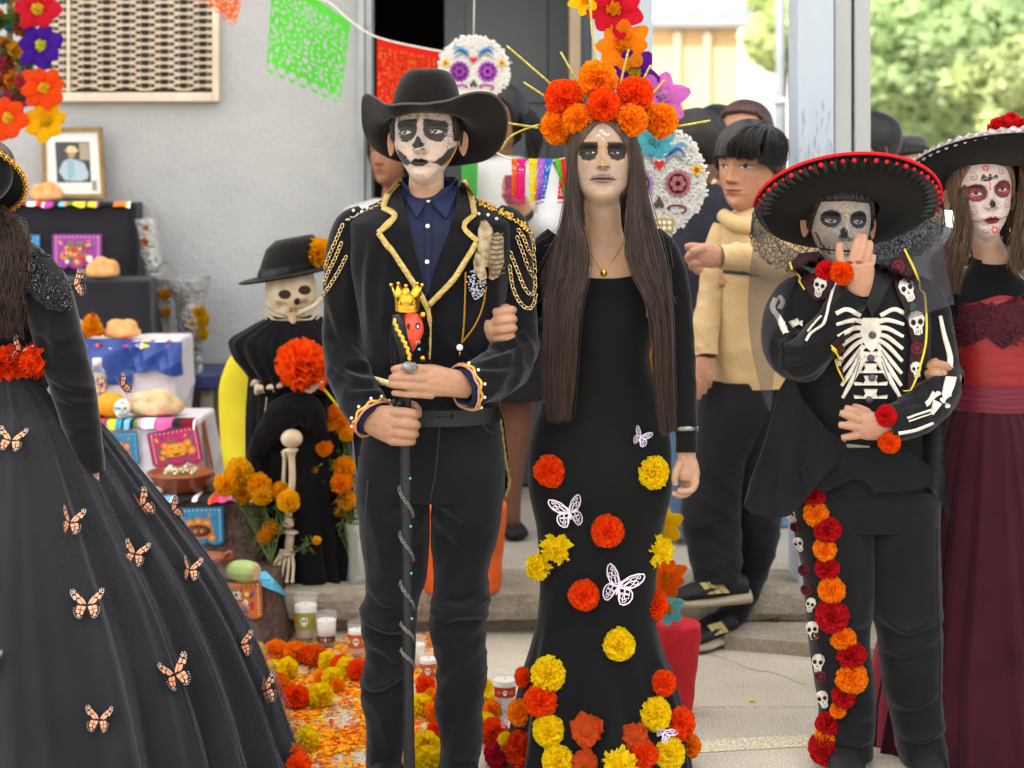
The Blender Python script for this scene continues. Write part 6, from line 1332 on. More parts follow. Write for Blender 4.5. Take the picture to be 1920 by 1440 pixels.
# flowers and butterflies sewn to the dress
for x, y, r, c_, kd in ((1032,883,30, REDOR, 'dome'),(1223,885,31, YELL, 'dome'),(1139,995,32, REDOR, 'dome'),(1046,1026,28, YELL, 'fluffy'),(1010,1068,25, YELL, 'fluffy'),(1233,1030,28, YELL, 'fluffy'),(1095,1115,30, REDOR, 'dome'),(1160,1208,31, YELL, 'dome'),(1228,1135,27, REDOR, 'dome'),(1029,1263,33, YELL, 'dome'),(1242,1281,26, REDOR, 'dome'),(984,1270,20, REDOR, 'dome'),(1014,1314,31, REDOR, 'dome'),(1227,1338,31, YELL, 'dome'),(1029,1370,31, YELL, 'dome'),
        (1103,1367,31, DEEP, 'flat'),(1275,1356,30, REDOR, 'dome'),(1190,1378,24, DEEP, 'flat'),(976,1336,26, ORANGE, 'dome'),(952,1394,22, YELL, 'dome'),(980,1405,34, 'd83c12', 'dome'),(1047,1426,31, YELL, 'dome'),(1098,1426,24, DEEP, 'flat'),(1160,1434,30, YELL, 'fluffy'),(1206,1415,27, REDOR, 'dome'),(1253,1413,31, YELL, 'dome'),(1292,1398,24, ORANGE, 'dome')):
    l, n_ = castn(bD, x, y, 4.3); n_ = (n_ + Vector((0,-.6,0))).normalized(); flower(l + n_ * (.004 if kd != 'flat' else .012), n_, r * l.y / F, c_, kd, dress)
for x, y, r, a in ((1197,821,19,.5),(1070,958,34,-.25),(1158,1097,40,.35),(1240,1372,22,.9),(962,1345,30,-.3)): pin(lace_bfly(), bD, x, y, r, a, .012,4.3, dress, 'lace_butterfly')
# ================================================================== the person in the skeleton suit and sombrero
def sheer(name, col, a, rough=.8, scale=0, holes=0., hs=60, edge=0.):
    m = bpy.data.materials.new(name); MATS[name] = m; m.use_nodes = True; n = m.node_tree.nodes; l = m.node_tree.links; n.clear()
    o = n.new('ShaderNodeOutputMaterial'); t = n.new('ShaderNodeBsdfTransparent'); d = n.new('ShaderNodeBsdfPrincipled'); d.inputs['Base Color'].default_value = (*lin(col),1); d.inputs['Roughness'].default_value = rough
    x = n.new('ShaderNodeMixShader'); x.inputs[0].default_value = a; l.new(t.outputs[0], x.inputs[1]); l.new(d.outputs[0], x.inputs[2]); l.new(x.outputs[0], o.inputs[0])
    if edge:
        lw = n.new('ShaderNodeLayerWeight'); lw.inputs[0].default_value = .35; ma = n.new('ShaderNodeMath'); ma.operation = 'MULTIPLY_ADD'; ma.inputs[1].default_value = edge; ma.inputs[2].default_value = a; l.new(lw.outputs['Facing'], ma.inputs[0]); l.new(ma.outputs[0], x.inputs[0])
    if holes:
        tc = n.new('ShaderNodeTexCoord'); v = n.new('ShaderNodeTexVoronoi'); v.feature = 'DISTANCE_TO_EDGE'; v.inputs['Scale'].default_value = hs; l.new(tc.outputs['Object'], v.inputs['Vector'])
        r = n.new('ShaderNodeMapRange'); r.inputs[1].default_value = .02; r.inputs[2].default_value = .12; r.inputs[3].default_value = min(1, a + holes); r.inputs[4].default_value = a; l.new(v.outputs[0], r.inputs[0]); l.new(r.outputs[0], x.inputs[0])
    return m
M_tulle = sheer('black_tulle', '34333a', .45, edge=.4); M_lace = sheer('black_lace', '141316', .35,.8,0,.6,70)
YC = 4.45
skp = thing('person', 'person in skeleton print suit and black sombrero with red pompoms, hand at mouth', 'person', (P(1620,1430, YC).x, YC, 0))
def paint_skp(p):
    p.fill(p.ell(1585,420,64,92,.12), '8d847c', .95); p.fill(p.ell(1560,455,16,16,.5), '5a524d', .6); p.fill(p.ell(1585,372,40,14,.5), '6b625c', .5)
    for ex, s in ((1557,-1),(1608,1)):
        p.fill(p.ell(ex, 411,18,17,.1), '17151a'); p.fill(p.ell(ex - 1,415,10,4.2,.15), '8d837d'); p.fill(p.ell(ex, 414.5,4.4,4,.15), '2a1a14'); p.fill(p.ell(ex - 1.5,413,.9,.9,.3), 'e8e4e0'); p.fill(p.line([(ex - 11,415),(ex, 410.5),(ex + 11,414)],1.8), '060506')
    p.fill(p.poly([(1579,425),(1584,432),(1586,446),(1571,446),(1573,434)],1), '1c1a1c')
    p.fill(p.line([(1535,440),(1545,462),(1560,478)],3), '2a2626', .9); p.fill(p.line([(1540,470),(1565,470),(1600,472),(1625,462)],3), '171415')
    for k in range(9): x = 1548 + k * 8; p.fill(p.line([(x, 463),(x, 478)],1.6), '1c1919', .9)
    p.fill(p.line([(1596,365),(1602,380),(1598,390)],1.2), '3a3432', .7)
mbC, iC = make_head(1585,499, YC, 174,58,.495,.32,.165,.147, skin='9a7560', paint=paint_skp, bust=-.9, roll=math.radians(2))
h1 = hand_mesh([[(1606,548,4.215,24,.8),(1612,528,4.205,25,.65),(1613,510,4.20,27,.5),(1613,494,4.198,25,.45)],[(1592,512,4.20,11),(1578,492,4.20,9.5),(1574,472,4.205,8.5),(1576,456,4.21,7.5)],
    [(1597,492,4.196,9),(1603,470,4.20,8.6),(1608,453,4.215,7.8),(1612,442,4.235,6.8)],[(1610,490,4.194,9),(1616,468,4.197,8.6),(1619,453,4.212,7.8),(1620,443,4.23,6.8)],[(1622,494,4.197,8.6),(1628,476,4.20,8),(1631,462,4.21,7.2),(1631,454,4.225,6.4)],[(1629,504,4.203,8),(1635,490,4.204,7.2),(1637,478,4.21,6.4)]],.0026)
h2 = hand_mesh([[(1668,800,4.275,24,.8),(1648,801,4.262,25,.65),(1628,798,4.25,28,.5),(1612,796,4.245,25,.45)],[(1614,778,4.246,9),(1598,769,4.24,8.2),(1583,765,4.243,6.8)],[(1610,788,4.242,9),(1590,779,4.236,8.2),(1574,774,4.24,6.6)],
    [(1609,801,4.242,9),(1588,798,4.236,8.2),(1572,796,4.24,6.6)],[(1614,815,4.248,8.6),(1594,818,4.242,7.8),(1577,821,4.246,6.4)],[(1630,775,4.262,9),(1612,766,4.268,8),(1598,762,4.275,6.6)]],.0026)
lg = MB()
for x in (1565,1700): lg.add(*tube(pxpath([(x, 900, YC, 45),(x, 1150, YC, 32),(x, 1400, YC, 22)]),8,10))
bodypart(mbC, [(*h1, 'a67c64'),(*h2, 'a67c64'),(lg.V(), lg.f, '9a7560')], skp)
gm = MB(); g = np.random.default_rng(6)
for ex in (1557,1608):
    for a in np.linspace(0,2 * pi, 34, endpoint=False): gems(iC, [(ex + 19.5 * math.cos(a),411 + 18.5 * math.sin(a))],.0019, YC, gm, 0)
    for k in range(70):
        a = g.uniform(0,2 * pi); r = 20 + abs(g.normal(0,6)); y = 411 + r * math.sin(a) * .95
        if y > 425 or g.random() < .35: gems(iC, [(ex + r * math.cos(a), y)], g.uniform(.0013,.0021), YC, gm, int(g.integers(0,3)))
for k in range(50): y = g.uniform(382,412); gems(iC, [(1583 + g.uniform(-4,4) * (1 + (400 - y) / 14 if y < 398 else 1), y)],.0018, YC, gm, int(g.integers(0,3)))
for k in range(26): gems(iC, [(g.uniform(1573,1585), g.uniform(430,447))],.0016, YC, gm, 3)
tag(gm.build('face_gems', [M_gem, M_gem, M_gemgold, M_gemblk], skp, False), kind='stuff')
Rh = hair_cap(iC, lambda t: float(np.interp(abs(t),[0,50,66,80,180],[.70,.68,.5,.33,.1])),.03); mk('hair', *loft(Rh, False, False), M_hairblk, skp)
M_suit = mat('black_suiting', '111114', .8,.2,0,.3,320,.3,8, sheen=.15)
tj = vrings([(494,1548,1628,4.46,.07),(512,1512,1668,4.458,.095),(534,1480,1708,4.455,.11),(556,1462,1732,4.45,.12),(600,1456,1748,4.45,.128),(660,1466,1748,4.45,.13),(740,1480,1742,4.45,.128),(820,1484,1742,4.45,.126),(880,1486,1750,4.45,.126),(912,1486,1752,4.45,.128)],100,110,.92)
tj = push(tj, creases(100,110,.0035,5,1,8,6)); jc = MB(); jc.add(*loft(tj, False, False))
cl = sleeve([(1512,532,4.45,24),(1484,560,4.44,36),(1470,610,4.42,42),(1478,655,4.38,46),(1508,672,4.32,44),(1546,630,4.265,38),(1578,582,4.235,34),(1603,545,4.22,32)],90,54,.010,12,9,.92, lambda s: .4 + .9 * sm(.3,.6, s))
crr = sleeve([(1712,532,4.45,24),(1738,565,4.45,36),(1752,630,4.445,37),(1760,690,4.43,39),(1754,735,4.38,44),(1716,775,4.32,42),(1682,792,4.285,36),(1656,800,4.27,32)],90,54,.009,14,9,.92, lambda s: .4 + .9 * sm(.3,.6, s))
cl = fold(cl, [([(1445,640),(1490,650),(1545,640)],.010,8),([(1455,690),(1505,672),(1560,640)],.010,8),([(1468,700),(1520,695),(1580,630)],.008,8),([(1460,570),(1480,620),(1520,640)],.007,8),([(1540,600),(1570,600),(1620,570)],.006,6)]); crr = fold(crr, [([(1790,690),(1750,712),(1710,735)],.009,7),([(1798,735),(1750,760),(1700,770)],.009,7),([(1735,580),(1745,640),(1735,690)],.006,8)])
jc.add(*loft(cl, False, False)); jc.add(*loft(crr, False, False)); sj = jc.build('suit_jacket', M_suit, skp); bC = jc.bvh()
M_bone = mat('bone_print', 'd6d0c4', .7,.2,0,.05,100,.12,40); M_ink = mat('ink_print', '1a181a', .7)
# skeleton print on the front
pr = MB()
for s_ in (-1,1):
    for k in range(7): 
        w0 = 10 if k < 5 else 13; x1 = (64 - 2 * k) if s_ < 0 else 62 - k; q = [(1632 + s_ * 12,604 + k * 11),(1632 + s_ * x1 * .5,600 + k * 15.5 + (4 if k > 3 else 0)),(1632 + s_ * x1,608 + k * 23)]
        ribbon(bC, q, (w0,6),.003,4.32,14, pr)
        if k: ribbon(bC, [(1632 + s_ * 20,612 + k * 11),(1632 + s_ * x1 * .6,608 + k * 18)],1.2,.0048,4.32,8, pr, 1)
    ribbon(bC, [(1632 + s_ * 18,592),(1632 + s_ * 44,580),(1632 + s_ * 64,588)],8,.003,4.32,12, pr)
decal(bC, [(1617,596),(1647,596),(1652,622),(1644,650),(1634,660),(1622,650),(1613,622)],.004,4.32,6,.002, pr)
for y in (668,690,713,738): decal(bC, [(1619, y - 9),(1645, y - 9),(1642, y),(1648, y + 9),(1616, y + 9),(1622, y)],.004,4.32,6,.002, pr); decal(bC, [(1600, y + 2),(1617, y + 4),(1617, y + 9),(1602, y + 9)],.004,4.32,6,.002, pr); decal(bC, [(1647, y + 4),(1664, y + 2),(1662, y + 9),(1647, y + 9)],.004,4.32,6,.002, pr)
for q in ([(1586,832),(1630,836),(1628,850),(1632,872),(1605,876),(1584,866),(1592,850)],[(1566,846),(1586,850),(1586,856),(1568,854)],[(1630,856),(1648,852),(1650,860),(1632,862)],[(1570,822),(1586,826),(1586,832),(1572,830)]): decal(bC, q, .003,4.32,7,.002, pr)
for q in ([(1594,846),(1624,849)],[(1598,862),(1626,864)],[(1600,838),(1601,843)],[(1622,840),(1622,845)]): ribbon(bC, q, 1.5,.005,4.32,8, pr, 1)
tag(pr.build('rib_print', [M_bone, M_ink], sj), kind='stuff')
for x, y in ((1635,628),(1632,671),(1634,708),(1629,749)): l, n_ = castn(bC, x, y, 4.3); mk('button', *tube([(*(l + n_ * .005),.0095,.0095),(*(l + n_ * .009),.009,.009)],3,16), mat('grey_button', '4a4b52', .4,.4), sj)
sc_ = decal(bC, [(1598,502),(1612,540),(1622,572),(1634,596),(1648,574),(1664,545),(1682,510),(1650,500)],.010,4.33,7,.004); sc_.build('scarf', mat('black_chiffon', '151517', .6), skp)
def pskull(mb, b, cx, cy, r, a=0, off=.012, Yd=4.3, base=0, ink=1):
    c, s = math.cos(a), math.sin(a); T = lambda x, y: (cx + r * (x * c - y * s), cy + r * (x * s + y * c))
    decal(b, [T(*q) for q in [(-.62,-.5),(-.35,-.9),(.1,-1),(.5,-.8),(.68,-.35),(.55,.15),(.42,.35),(.4,.85),(.1,1.0),(-.25,.92),(-.34,.4),(-.58,.1)]], off, Yd, max(3, r * .4),.001, mb, base)
    for ex in (-.27,.3): decal(b, [T(ex + .2 * math.cos(t),-.12 + .24 * math.sin(t)) for t in np.linspace(0,6.28,9)[:-1]], off + .0012, Yd, 50,0, mb, ink)
    decal(b, [T(.02,.15), T(.12,.38), T(-.08,.38)], off + .0012, Yd, 50,0, mb, ink)
    for k in range(3): decal(b, [T(-.15 + .17 * k, .55), T(-.11 + .17 * k, .55), T(-.11 + .17 * k, .9), T(-.15 + .17 * k, .9)], off + .0012, Yd, 50,0, mb, ink)
def prose(mb, b, cx, cy, r, off=.012, Yd=4.3, c0=2, c1=3):
    decal(b, poly_ell(cx, cy, r, r * 1.05,9), off, Yd, max(3, r * .5),.001, mb, c0)
    for k in range(3): a0 = k * 2.1; ribbon(b, [(cx + r * .55 * math.cos(a0 + t), cy + r * .55 * math.sin(a0 + t)) for t in (0,.6,1.2,1.8)], r * .16, off + .0012, Yd, 8, mb, c1)
PR = [M_bone, M_ink, mat('rose_print', '5e1d26', .7), mat('rose_dark', '361018', .7), mat('lapel_cloth', '1d1719', .7,.2,0,.2,200,.5,60, vcol='3a1c22'), mat('leaf_print', '26443a', .7)]
lp = MB(); M_yp = mat('yellow_piping', 'd9c23a', .5,.3)
for q in ([(1492,500),(1508,482),(1545,478),(1566,520),(1556,560),(1530,566),(1512,548)],[(1561,640),(1580,622),(1580,690),(1585,716),(1572,690)],[(1668,505),(1698,476),(1718,520),(1727,570),(1728,640),(1712,705),(1697,740),(1699,690),(1705,640),(1692,580),(1676,545)]): decal(bC, q, .010,4.33,7,.003, lp, 4)
lp.build('lapel', PR, sj); lp = MB()
prose(lp, bC, 1524,518,14); pskull(lp, bC, 1538,542,18,.3); prose(lp, bC, 1690,508,13); pskull(lp, bC, 1696,548,21,-.35); pskull(lp, bC, 1713,606,22,-.1); prose(lp, bC, 1714,652,12); pskull(lp, bC, 1712,692,15,-.1); prose(lp, bC, 1572,650,8); pskull(lp, bC, 1575,676,9,.2)
decal(bC, poly_ell(1510,500,8,5,7),.012,4.3,50,0, lp, 5); decal(bC, poly_ell(1706,578,6,9,7),.012,4.3,50,0, lp, 5)
tag(lp.build('lapel_print', PR, sj), kind='stuff')
for q in ([(1491,500),(1496,520),(1512,549)],[(1560,642),(1570,685),(1584,716)],[(1700,476),(1719,520),(1728,570),(1729,640),(1713,705),(1697,741)]): ribbon(bC, q, 3,.0135,4.33,24).build('piping', M_yp, sj)
# bone prints on the sleeves
ab = MB()
for q, w_ in (([(1456,560),(1450,578),(1462,598),(1474,626)],(9,12)),([(1462,556),(1468,566),(1462,580)],8),([(1512,640),(1522,624),(1545,606),(1556,570),(1566,536),(1578,512)],4.5),([(1516,622),(1530,604),(1542,592)],3),([(1762,592),(1770,630),(1780,668),(1780,690)],(6,11)),([(1700,784),(1722,776),(1745,768)],4),([(1702,790),(1724,783),(1746,775)],2.5),([(1684,812),(1715,806),(1748,793)],(6,4.5))): ribbon(bC, q, w_, .004,4.3,22, ab)
for q in ([(1478,604),(1496,596),(1502,606),(1486,616)],[(1494,604),(1506,600),(1506,612)],[(1772,706),(1792,708),(1782,744),(1770,752),(1764,738)],[(1748,734),(1760,742),(1738,764),(1734,756)],[(1750,752),(1764,756),(1748,778),(1742,772)]): decal(bC, q, .004,4.3,6,.002, ab)
for x, y, r in ((1758,738,5),(1766,752,4),(1774,760,5)): decal(bC, poly_ell(x, y, r, r, 9),.005,4.3,20,.001, ab)
tag(ab.build('sleeve_print', M_bone, sj), kind='stuff')
# hanging coat fronts
def sheet(poly, Yf, m, name, parent, step=9, th_=.006):
    p2, f = tri_poly(poly, step); v = [tuple(P(x, y, Yf(x, y))) for x, y in p2]; n = len(v); v += [(a, b + th_, c) for a, b, c in v]; from collections import Counter
    ec = {(q[i], q[(i + 1) % 3]) for q in f for i in range(3)}; return mk(name, v, list(f) + [tuple(i + n for i in t)[::-1] for t in f] + [(i, j, j + n, i + n) for i, j in ec if (j, i) not in ec], m, parent)
sheet([(1486,690),(1500,740),(1545,800),(1588,832),(1572,866),(1536,905),(1500,950),(1478,968),(1452,972),(1410,964),(1394,948),(1406,905),(1426,850),(1446,790),(1462,730)], lambda x, y: 4.33 + .012 * math.sin(x * .09 + y * .012) + .004 * math.sin(x * .21) - .00012 * (y - 690) + .0002 * (1500 - x), M_suit, 'coat_front', sj)
sheet([(1716,820),(1740,800),(1768,800),(1772,870),(1779,940),(1783,978),(1764,942),(1744,915),(1728,888)], lambda x, y: 4.36 + .014 * math.sin(x * .12 + y * .01), M_suit, 'coat_front', sj)
sheet([(1500,880),(1560,840),(1700,840),(1752,880),(1745,912),(1690,922),(1640,925),(1625,905),(1600,898),(1545,925),(1512,905)], lambda x, y: 4.312 + .003 * math.sin(x * .15) - .00006 * (y - 840), M_suit, 'waistcoat', sj)
# trousers
def legC(keys, seed, fl):
    R = vrings(keys, 130,64,.92); py = np.linspace(keys[0][0], keys[-1][0],130); s = .003 + .006 * np.exp(-((py - 1180) / 70) ** 2) + .008 * sm(1320,1400, py); return fold(push(R, creases(130,64, s * .6,12,1, seed, 6,.55)), fl)
tz = MB(); tz.add(*loft(vrings([(850,1488,1748,4.45,.118),(930,1486,1756,4.45,.122),(985,1484,1762,4.455,.11)],20,90,.9), False, False))
tz.add(*loft(legC([(910,1480,1628,4.45,.11),(1000,1490,1642,4.45,.105),(1080,1506,1642,4.445,.098),(1140,1511,1636,4.44,.094),(1200,1516,1630,4.44,.092),(1280,1528,1638,4.445,.085),(1340,1536,1640,4.45,.083),(1380,1530,1638,4.45,.085),(1412,1524,1636,4.45,.09)],3,[([(1626,942),(1580,956),(1530,944)],.007,7),([(1600,990),(1605,1080),(1598,1180)],.005,10),([(1530,1200),(1580,1185),(1630,1160)],.008,8),([(1610,1330),(1590,1350),(1640,1340)],.006,7),([(1570,1390),(1600,1398),(1636,1385)],.008,6)]), False, False))
tz.add(*loft(legC([(910,1622,1764,4.45,.11),(1000,1620,1760,4.45,.105),(1100,1624,1764,4.445,.1),(1190,1645,1766,4.44,.098),(1280,1656,1764,4.445,.095),(1350,1672,1768,4.45,.095),(1412,1684,1776,4.45,.1),(1425,1688,1778,4.45,.1)],5,[([(1630,942),(1680,956),(1752,944)],.007,7),([(1690,990),(1700,1080),(1696,1180)],.005,10),([(1648,1150),(1700,1182),(1766,1158)],.010,8),([(1652,1210),(1700,1225),(1762,1190)],.008,8),([(1665,1310),(1715,1325),(1765,1290)],.008,8),([(1690,1372),(1730,1388),(1775,1362)],.010,7)]), False, False))
ct = tz.build('trousers', M_suit, skp); bCT = tz.bvh(); sp = MB()
for x, y, r, a in ((1485,968,14,-.5),(1499,1021,14,-.3),(1521,1134,14,.25),(1525,1182,18,-.15),(1535,1243,18,.1),(1544,1311,17,-.25)): pskull(sp, bCT, x, y, r, a, .003,4.4)
for x, y, r in ((1492,988,9),(1510,1069,12),(1514,1106,11),(1530,1192,8),(1540,1268,11)): prose(sp, bCT, x, y, r, .003,4.4)
tag(sp.build('side_print', PR, ct), kind='stuff')
for q in ([(1530,930),(1545,1100),(1540,1200),(1556,1320)],[(1757,990),(1757,1100),(1762,1240),(1760,1350)]): ribbon(bCT, q, 2,.002,4.4,40).build('seam', M_ink, ct)
for x, y, r, c_ in ((1529,908,19, REDOR),(1527,931,19, RED),(1531,962,22, ORANGE),(1551,992,24, RED),(1547,1030,20, ORANGE),(1551,1066,20, RED),(1559,1105,23, ORANGE),(1560,1155,29, RED),(1581,1195,22, ORANGE),(1596,1228,24, RED),(1596,1270,27, ORANGE),(1582,1305,21, RED),(1571,1331,14, ORANGE),(1553,1358,21, RED),(1548,1384,19, ORANGE),(1545,1404,27, RED)):
    l, n_ = castn(bCT, x, y, 4.35); n_ = (n_ + Vector((0,-1,0))).normalized(); flower(l + n_ * .003, n_, r * 1.12 * l.y / F, c_ if c_ != RED else 'cf2126', 'dome', ct)
for x, y, r, c_, d in ((1548,507,19, RED, 4.215),(1580,511,23, 'f5600a', 4.195),(1661,780,21, RED, 4.245),(1668,829,22, 'f5600a', 4.245)): flower(P(x, y, d),(0,-1,.1), r * d / F, c_, 'dome', sj, 'wrist_flower')
M_wshoe = mat('black_trainer', '19191b', .5,.35,0,.2,80)
shoe('shoe', (P(1585,0,4.3).x, 4.27,0),(P(1592,0, YC).x, 4.52,0),0,.048, M_wshoe, skp); shoe('shoe', (P(1742,0,4.3).x, 4.27,0),(P(1735,0, YC).x, 4.52,0),0,.048, M_wshoe, skp)
# sombrero
A, hc, up, bk, Rb = disc_brim(1590,396,172,94,4.43, r0=.34, curl=.10, seed=2); sb = mk('sombrero', *loft(A, False, False), M_felt, skp, label='black sombrero with red pompom trim and lace edge')
ph = np.linspace(0,2 * pi, 50, endpoint=False); rows = []
for r, h_ in ((.36,0),(.36,.03),(.33,.07),(.27,.095),(.1,.1)): rows.append(np.array([np.array(hc) + Rb * r * (math.cos(t) * np.array([1,0,0]) + math.sin(t) * np.array(bk)) + np.array(up) * h_ for t in ph]))
mk('hat_crown', *loft(np.array(rows), False, True), M_felt, sb)
M_red = mat('red_pompom', 'd0202a', .85,.15,0,.5,200,.15,40)
def rim(phi, rr=1.0, dz=0.): return np.array(hc) + Rb * rr * (math.cos(phi) * np.array([1,0,0]) + math.sin(phi) * np.array(bk)) + np.array(up) * (.10 * Rb + dz)
mk('red_trim', *tube([tuple(rim(a, 1.01)) + (.0042,.0042) for a in np.linspace(pi * .98,2 * pi * 1.01,60)],120,8), M_red, sb)
for k, a in enumerate(np.linspace(pi * 1.02,2 * pi * .998,27)): mk('pompom', *ball(rim(a, .985) + np.array([0,-.006,-.014]),.0052 + .0012 * math.sin(k * 2.3),10,7), M_red, sb)
rows = []; S_ = 160
for k, (rr, dn, dy) in enumerate(((.97,0,0),(1.0,.012,-.004),(1.03,.03,.0),(1.03,.05,.004),(1.05,.068,0))): rows.append([rim(a, rr * (1 + .015 * math.sin(a * 40) * (k > 1))) - np.array([0, dy, dn + (.006 * abs(math.sin(a * 26)) if k == 4 else 0)]) for a in np.linspace(-.25, pi * 1.1, S_)])
mk('lace_edge', np.array(rows).reshape(-1,3), gridf(5, S_, False), M_lace, sb)
mb = MB()
for k in range(240):
    a = g.uniform(pi * .55, pi * 1.0) if k % 3 else g.uniform(.0, pi * .4); mb.add(*gem(rim(a, 1.02) + np.array([0,-.006,-g.uniform(.01,.055)]), g.uniform(.0012,.0024)))
tag(mb.build('lace_sequins', M_gem, sb, False), kind='stuff')
mb = MB()   # gathered black satin ruffle under the front rim
rows = [[rim(a, rr) + np.array([0,-.002,-.012 - h_]) + np.array(up) * .006 * math.sin(a * 55 + rr * 9) for a in np.linspace(pi * .95,2 * pi * 1.03,150)] for rr, h_ in ((.99,0),(.93,.004),(.86,.003),(.80,.0))]; mb.add(np.array(rows).reshape(-1,3), gridf(4,150, False)); mb.build('satin_ruffle', mat('black_satin_ruffle', '1b1b1f', .35,.5), sb)
def vsheet(rows_px, name, m, parent):
    G = np.array([[tuple(P(*q)) for q in cr(np.array(r, float),24)] for r in rows_px]); G = np.array([cr(G[:, j],40) for j in range(24)]); mk(name, G.reshape(-1,3), gridf(24,40, False), m, parent)
vsheet([[(1418,385,4.40),(1450,440,4.42),(1510,480,4.45),(1540,500,4.5)],[(1410,470,4.36),(1432,500,4.38),(1470,520,4.38),(1500,560,4.42)],[(1402,570,4.35),(1420,590,4.36),(1450,600,4.36),(1470,640,4.36)],[(1410,660,4.34),(1422,680,4.34),(1440,690,4.335),(1452,700,4.33)],[(1434,760,4.34),(1438,765,4.335),(1442,770,4.33),(1446,770,4.33)]], 'veil', M_tulle, sb)
vsheet([[(1640,490,4.50),(1690,478,4.46),(1735,440,4.44),(1760,395,4.43)],[(1650,540,4.4),(1700,540,4.38),(1745,520,4.40),(1775,500,4.42)],[(1700,600,4.32),(1730,590,4.33),(1760,580,4.36),(1790,570,4.40)]], 'veil', M_tulle, sb)
# ================================================================== the woman in the burgundy gown
YD = 4.62
gow = thing('person', 'person in burgundy gown and wide black hat with floral white face paint', 'person', (P(1860,1386, YD).x, YD, 0))
def paint_gow(p):
    p.fill(p.ell(1858,372,62,86,.14), 'c2b0a8', .96)
    for ex, ey, s in ((1834,361,-1),(1884,355,1)):
        p.fill(p.ell(ex, ey, 19,17,.12), '4a2228'); p.fill(p.ell(ex - 5 * s * -1 * .6, ey + 2,13,11,.5), '8a3540', .8); p.fill(p.ell(ex, ey + 1,9,3.8,.15), 'bcaea8'); p.fill(p.ell(ex - .5, ey + .5,4,3.7,.15), '4a3628'); p.fill(p.ell(ex - .5, ey + .5,1.8,1.8,.2), '0d0a09'); p.fill(p.line([(ex - 10, ey + 1),(ex, ey - 3.6),(ex + 10, ey)],1.6), '150d0d'); p.fill(p.ell(ex + s * 10, ey + 5,6,3,.4), 'd0525e', .7)
    p.fill(p.poly([(1858.5,371),(1864,381),(1863,388),(1855,389),(1852,383)],.8), '1d1b1c')
    p.fill(p.poly([(1845,414),(1852,407),(1858,405.5),(1861,407),(1865,405),(1872,409),(1876,412),(1870,417),(1861,420),(1852,419)],.8), '7a2030'); p.fill(p.line([(1827,415),(1845,414),(1861,412.5),(1876,412),(1902,405)],1.3), '2a1618')
    for k in range(22): x = 1828 + k * 3.4; h_ = 3.5 if x < 1846 or x > 1876 else 6; p.fill(p.line([(x, 413 - h_ - (x - 1861) * .1),(x, 413 + h_ - (x - 1861) * .1)],.9), '3a1a20', .8)
    p.fill(p.poly([(1840,339),(1845,326),(1854,331),(1858,324),(1864,331),(1872,327),(1874,335),(1862,336),(1856,340)],.6), '26242a')
    for q in ([(1840,339),(1856,330),(1874,335)],[(1852,338),(1857,325)],[(1862,336),(1866,327)]): p.fill(p.line(q, .8), 'c2b0a8', .9)
    for k in range(4): p.fill(p.ell(1857 + .6 * (k % 2),343 + 4 * k, 1.5,1.8,.3), 'b23a40')
    for cx_, cy_, r, c_ in ((1852,315,8, 'b0565c'),(1865,431,9, 'a8444c'),(1906,378,7, 'b85a60'),(1816,385,5, 'b85a60')):
        for a in np.linspace(0,6.28,7)[:-1]: p.fill(p.ell(cx_ + r * .55 * math.cos(a), cy_ + r * .5 * math.sin(a), r * .42, r * .38,.25), c_, .8)
        p.fill(p.ell(cx_, cy_, r * .3, r * .3,.3), 'd9b0ac')
    for c0, s in (((1829,332),1),((1882,322),-1),((1828,397),1),((1892,386),-1),((1848,432),1),((1880,428),-1)):
        pts = [(c0[0] + s * (7 - t) * math.cos(t * 1.15 - 1), c0[1] + (7 - t) * math.sin(t * 1.15 - 1)) for t in np.linspace(0,6,14)]; p.fill(p.line(pts, 1.2), '34292b', .9)
        for k in range(4): p.fill(p.line([(c0[0] + s * (-5 + 3 * k), c0[1] - 9),(c0[0] + s * (-5 + 3 * k), c0[1] - 12)],1.0), '34292b', .8)
    for x, y in ((1824,405),(1903,399),(1820,400)): p.fill(p.ell(x, y, 3,2,.3), 'b02c38')
mbG, iG = make_head(1859,445, YD, 172,56,.50,.34,.195,.146, skin='a5806a', paint=paint_gow, bust=-1.1, ear_size=.9, roll=math.radians(-2))
hd_ = hand_mesh([[(1790,712,4.42,18,.8),(1776,706,4.385,24,.6),(1760,702,4.37,27,.55),(1748,702,4.365,24,.5)],[(1742,688,4.362,10),(1756,683,4.35,9.6),(1770,686,4.352,9),(1777,690,4.37,8)],[(1738,702,4.362,10),(1752,700,4.346,9.8),(1767,702,4.35,9.2),(1775,705,4.37,8)],[(1740,716,4.362,9.6),(1752,716,4.348,9.4),(1766,717,4.352,8.6),(1773,719,4.37,7.6)],[(1746,728,4.366,8.6),(1757,728,4.354,8.4),(1767,728,4.36,7.6)],[(1740,694,4.372,10),(1748,682,4.38,9),(1758,677,4.385,8)]],.0026)
bodypart(mbG, [(*hd_, 'a57a5c')], gow)
l = P(1765,701,4.34); mk('finger_ring', *wire([l + Vector((.001,0,.010)), l + Vector((.003,-.004,0)), l + Vector((.001,0,-.010))],.002,10,6), M_silver, gow)
sg = shell_down(iG, lambda a: float(-.27 - .03 * (a < 40)),-.9,.004,30); thg = iG['th']
tt = vrings([(600,1772,1948,4.62,.085),(640,1782,1940,4.62,.09),(700,1790,1930,4.62,.085)],20,1,1., thg); tm = MB(); tm.add(*loft(np.concatenate([sg, tt]), False, False)); tm.add(*loft(sleeve([(1790,520,4.63,22),(1776,560,4.64,26),(1775,640,4.64,24),(1785,695,4.58,22),(1790,712,4.44,18)],50,32,.004,7), False, False)); tm.build('black_top', M_knit, gow)
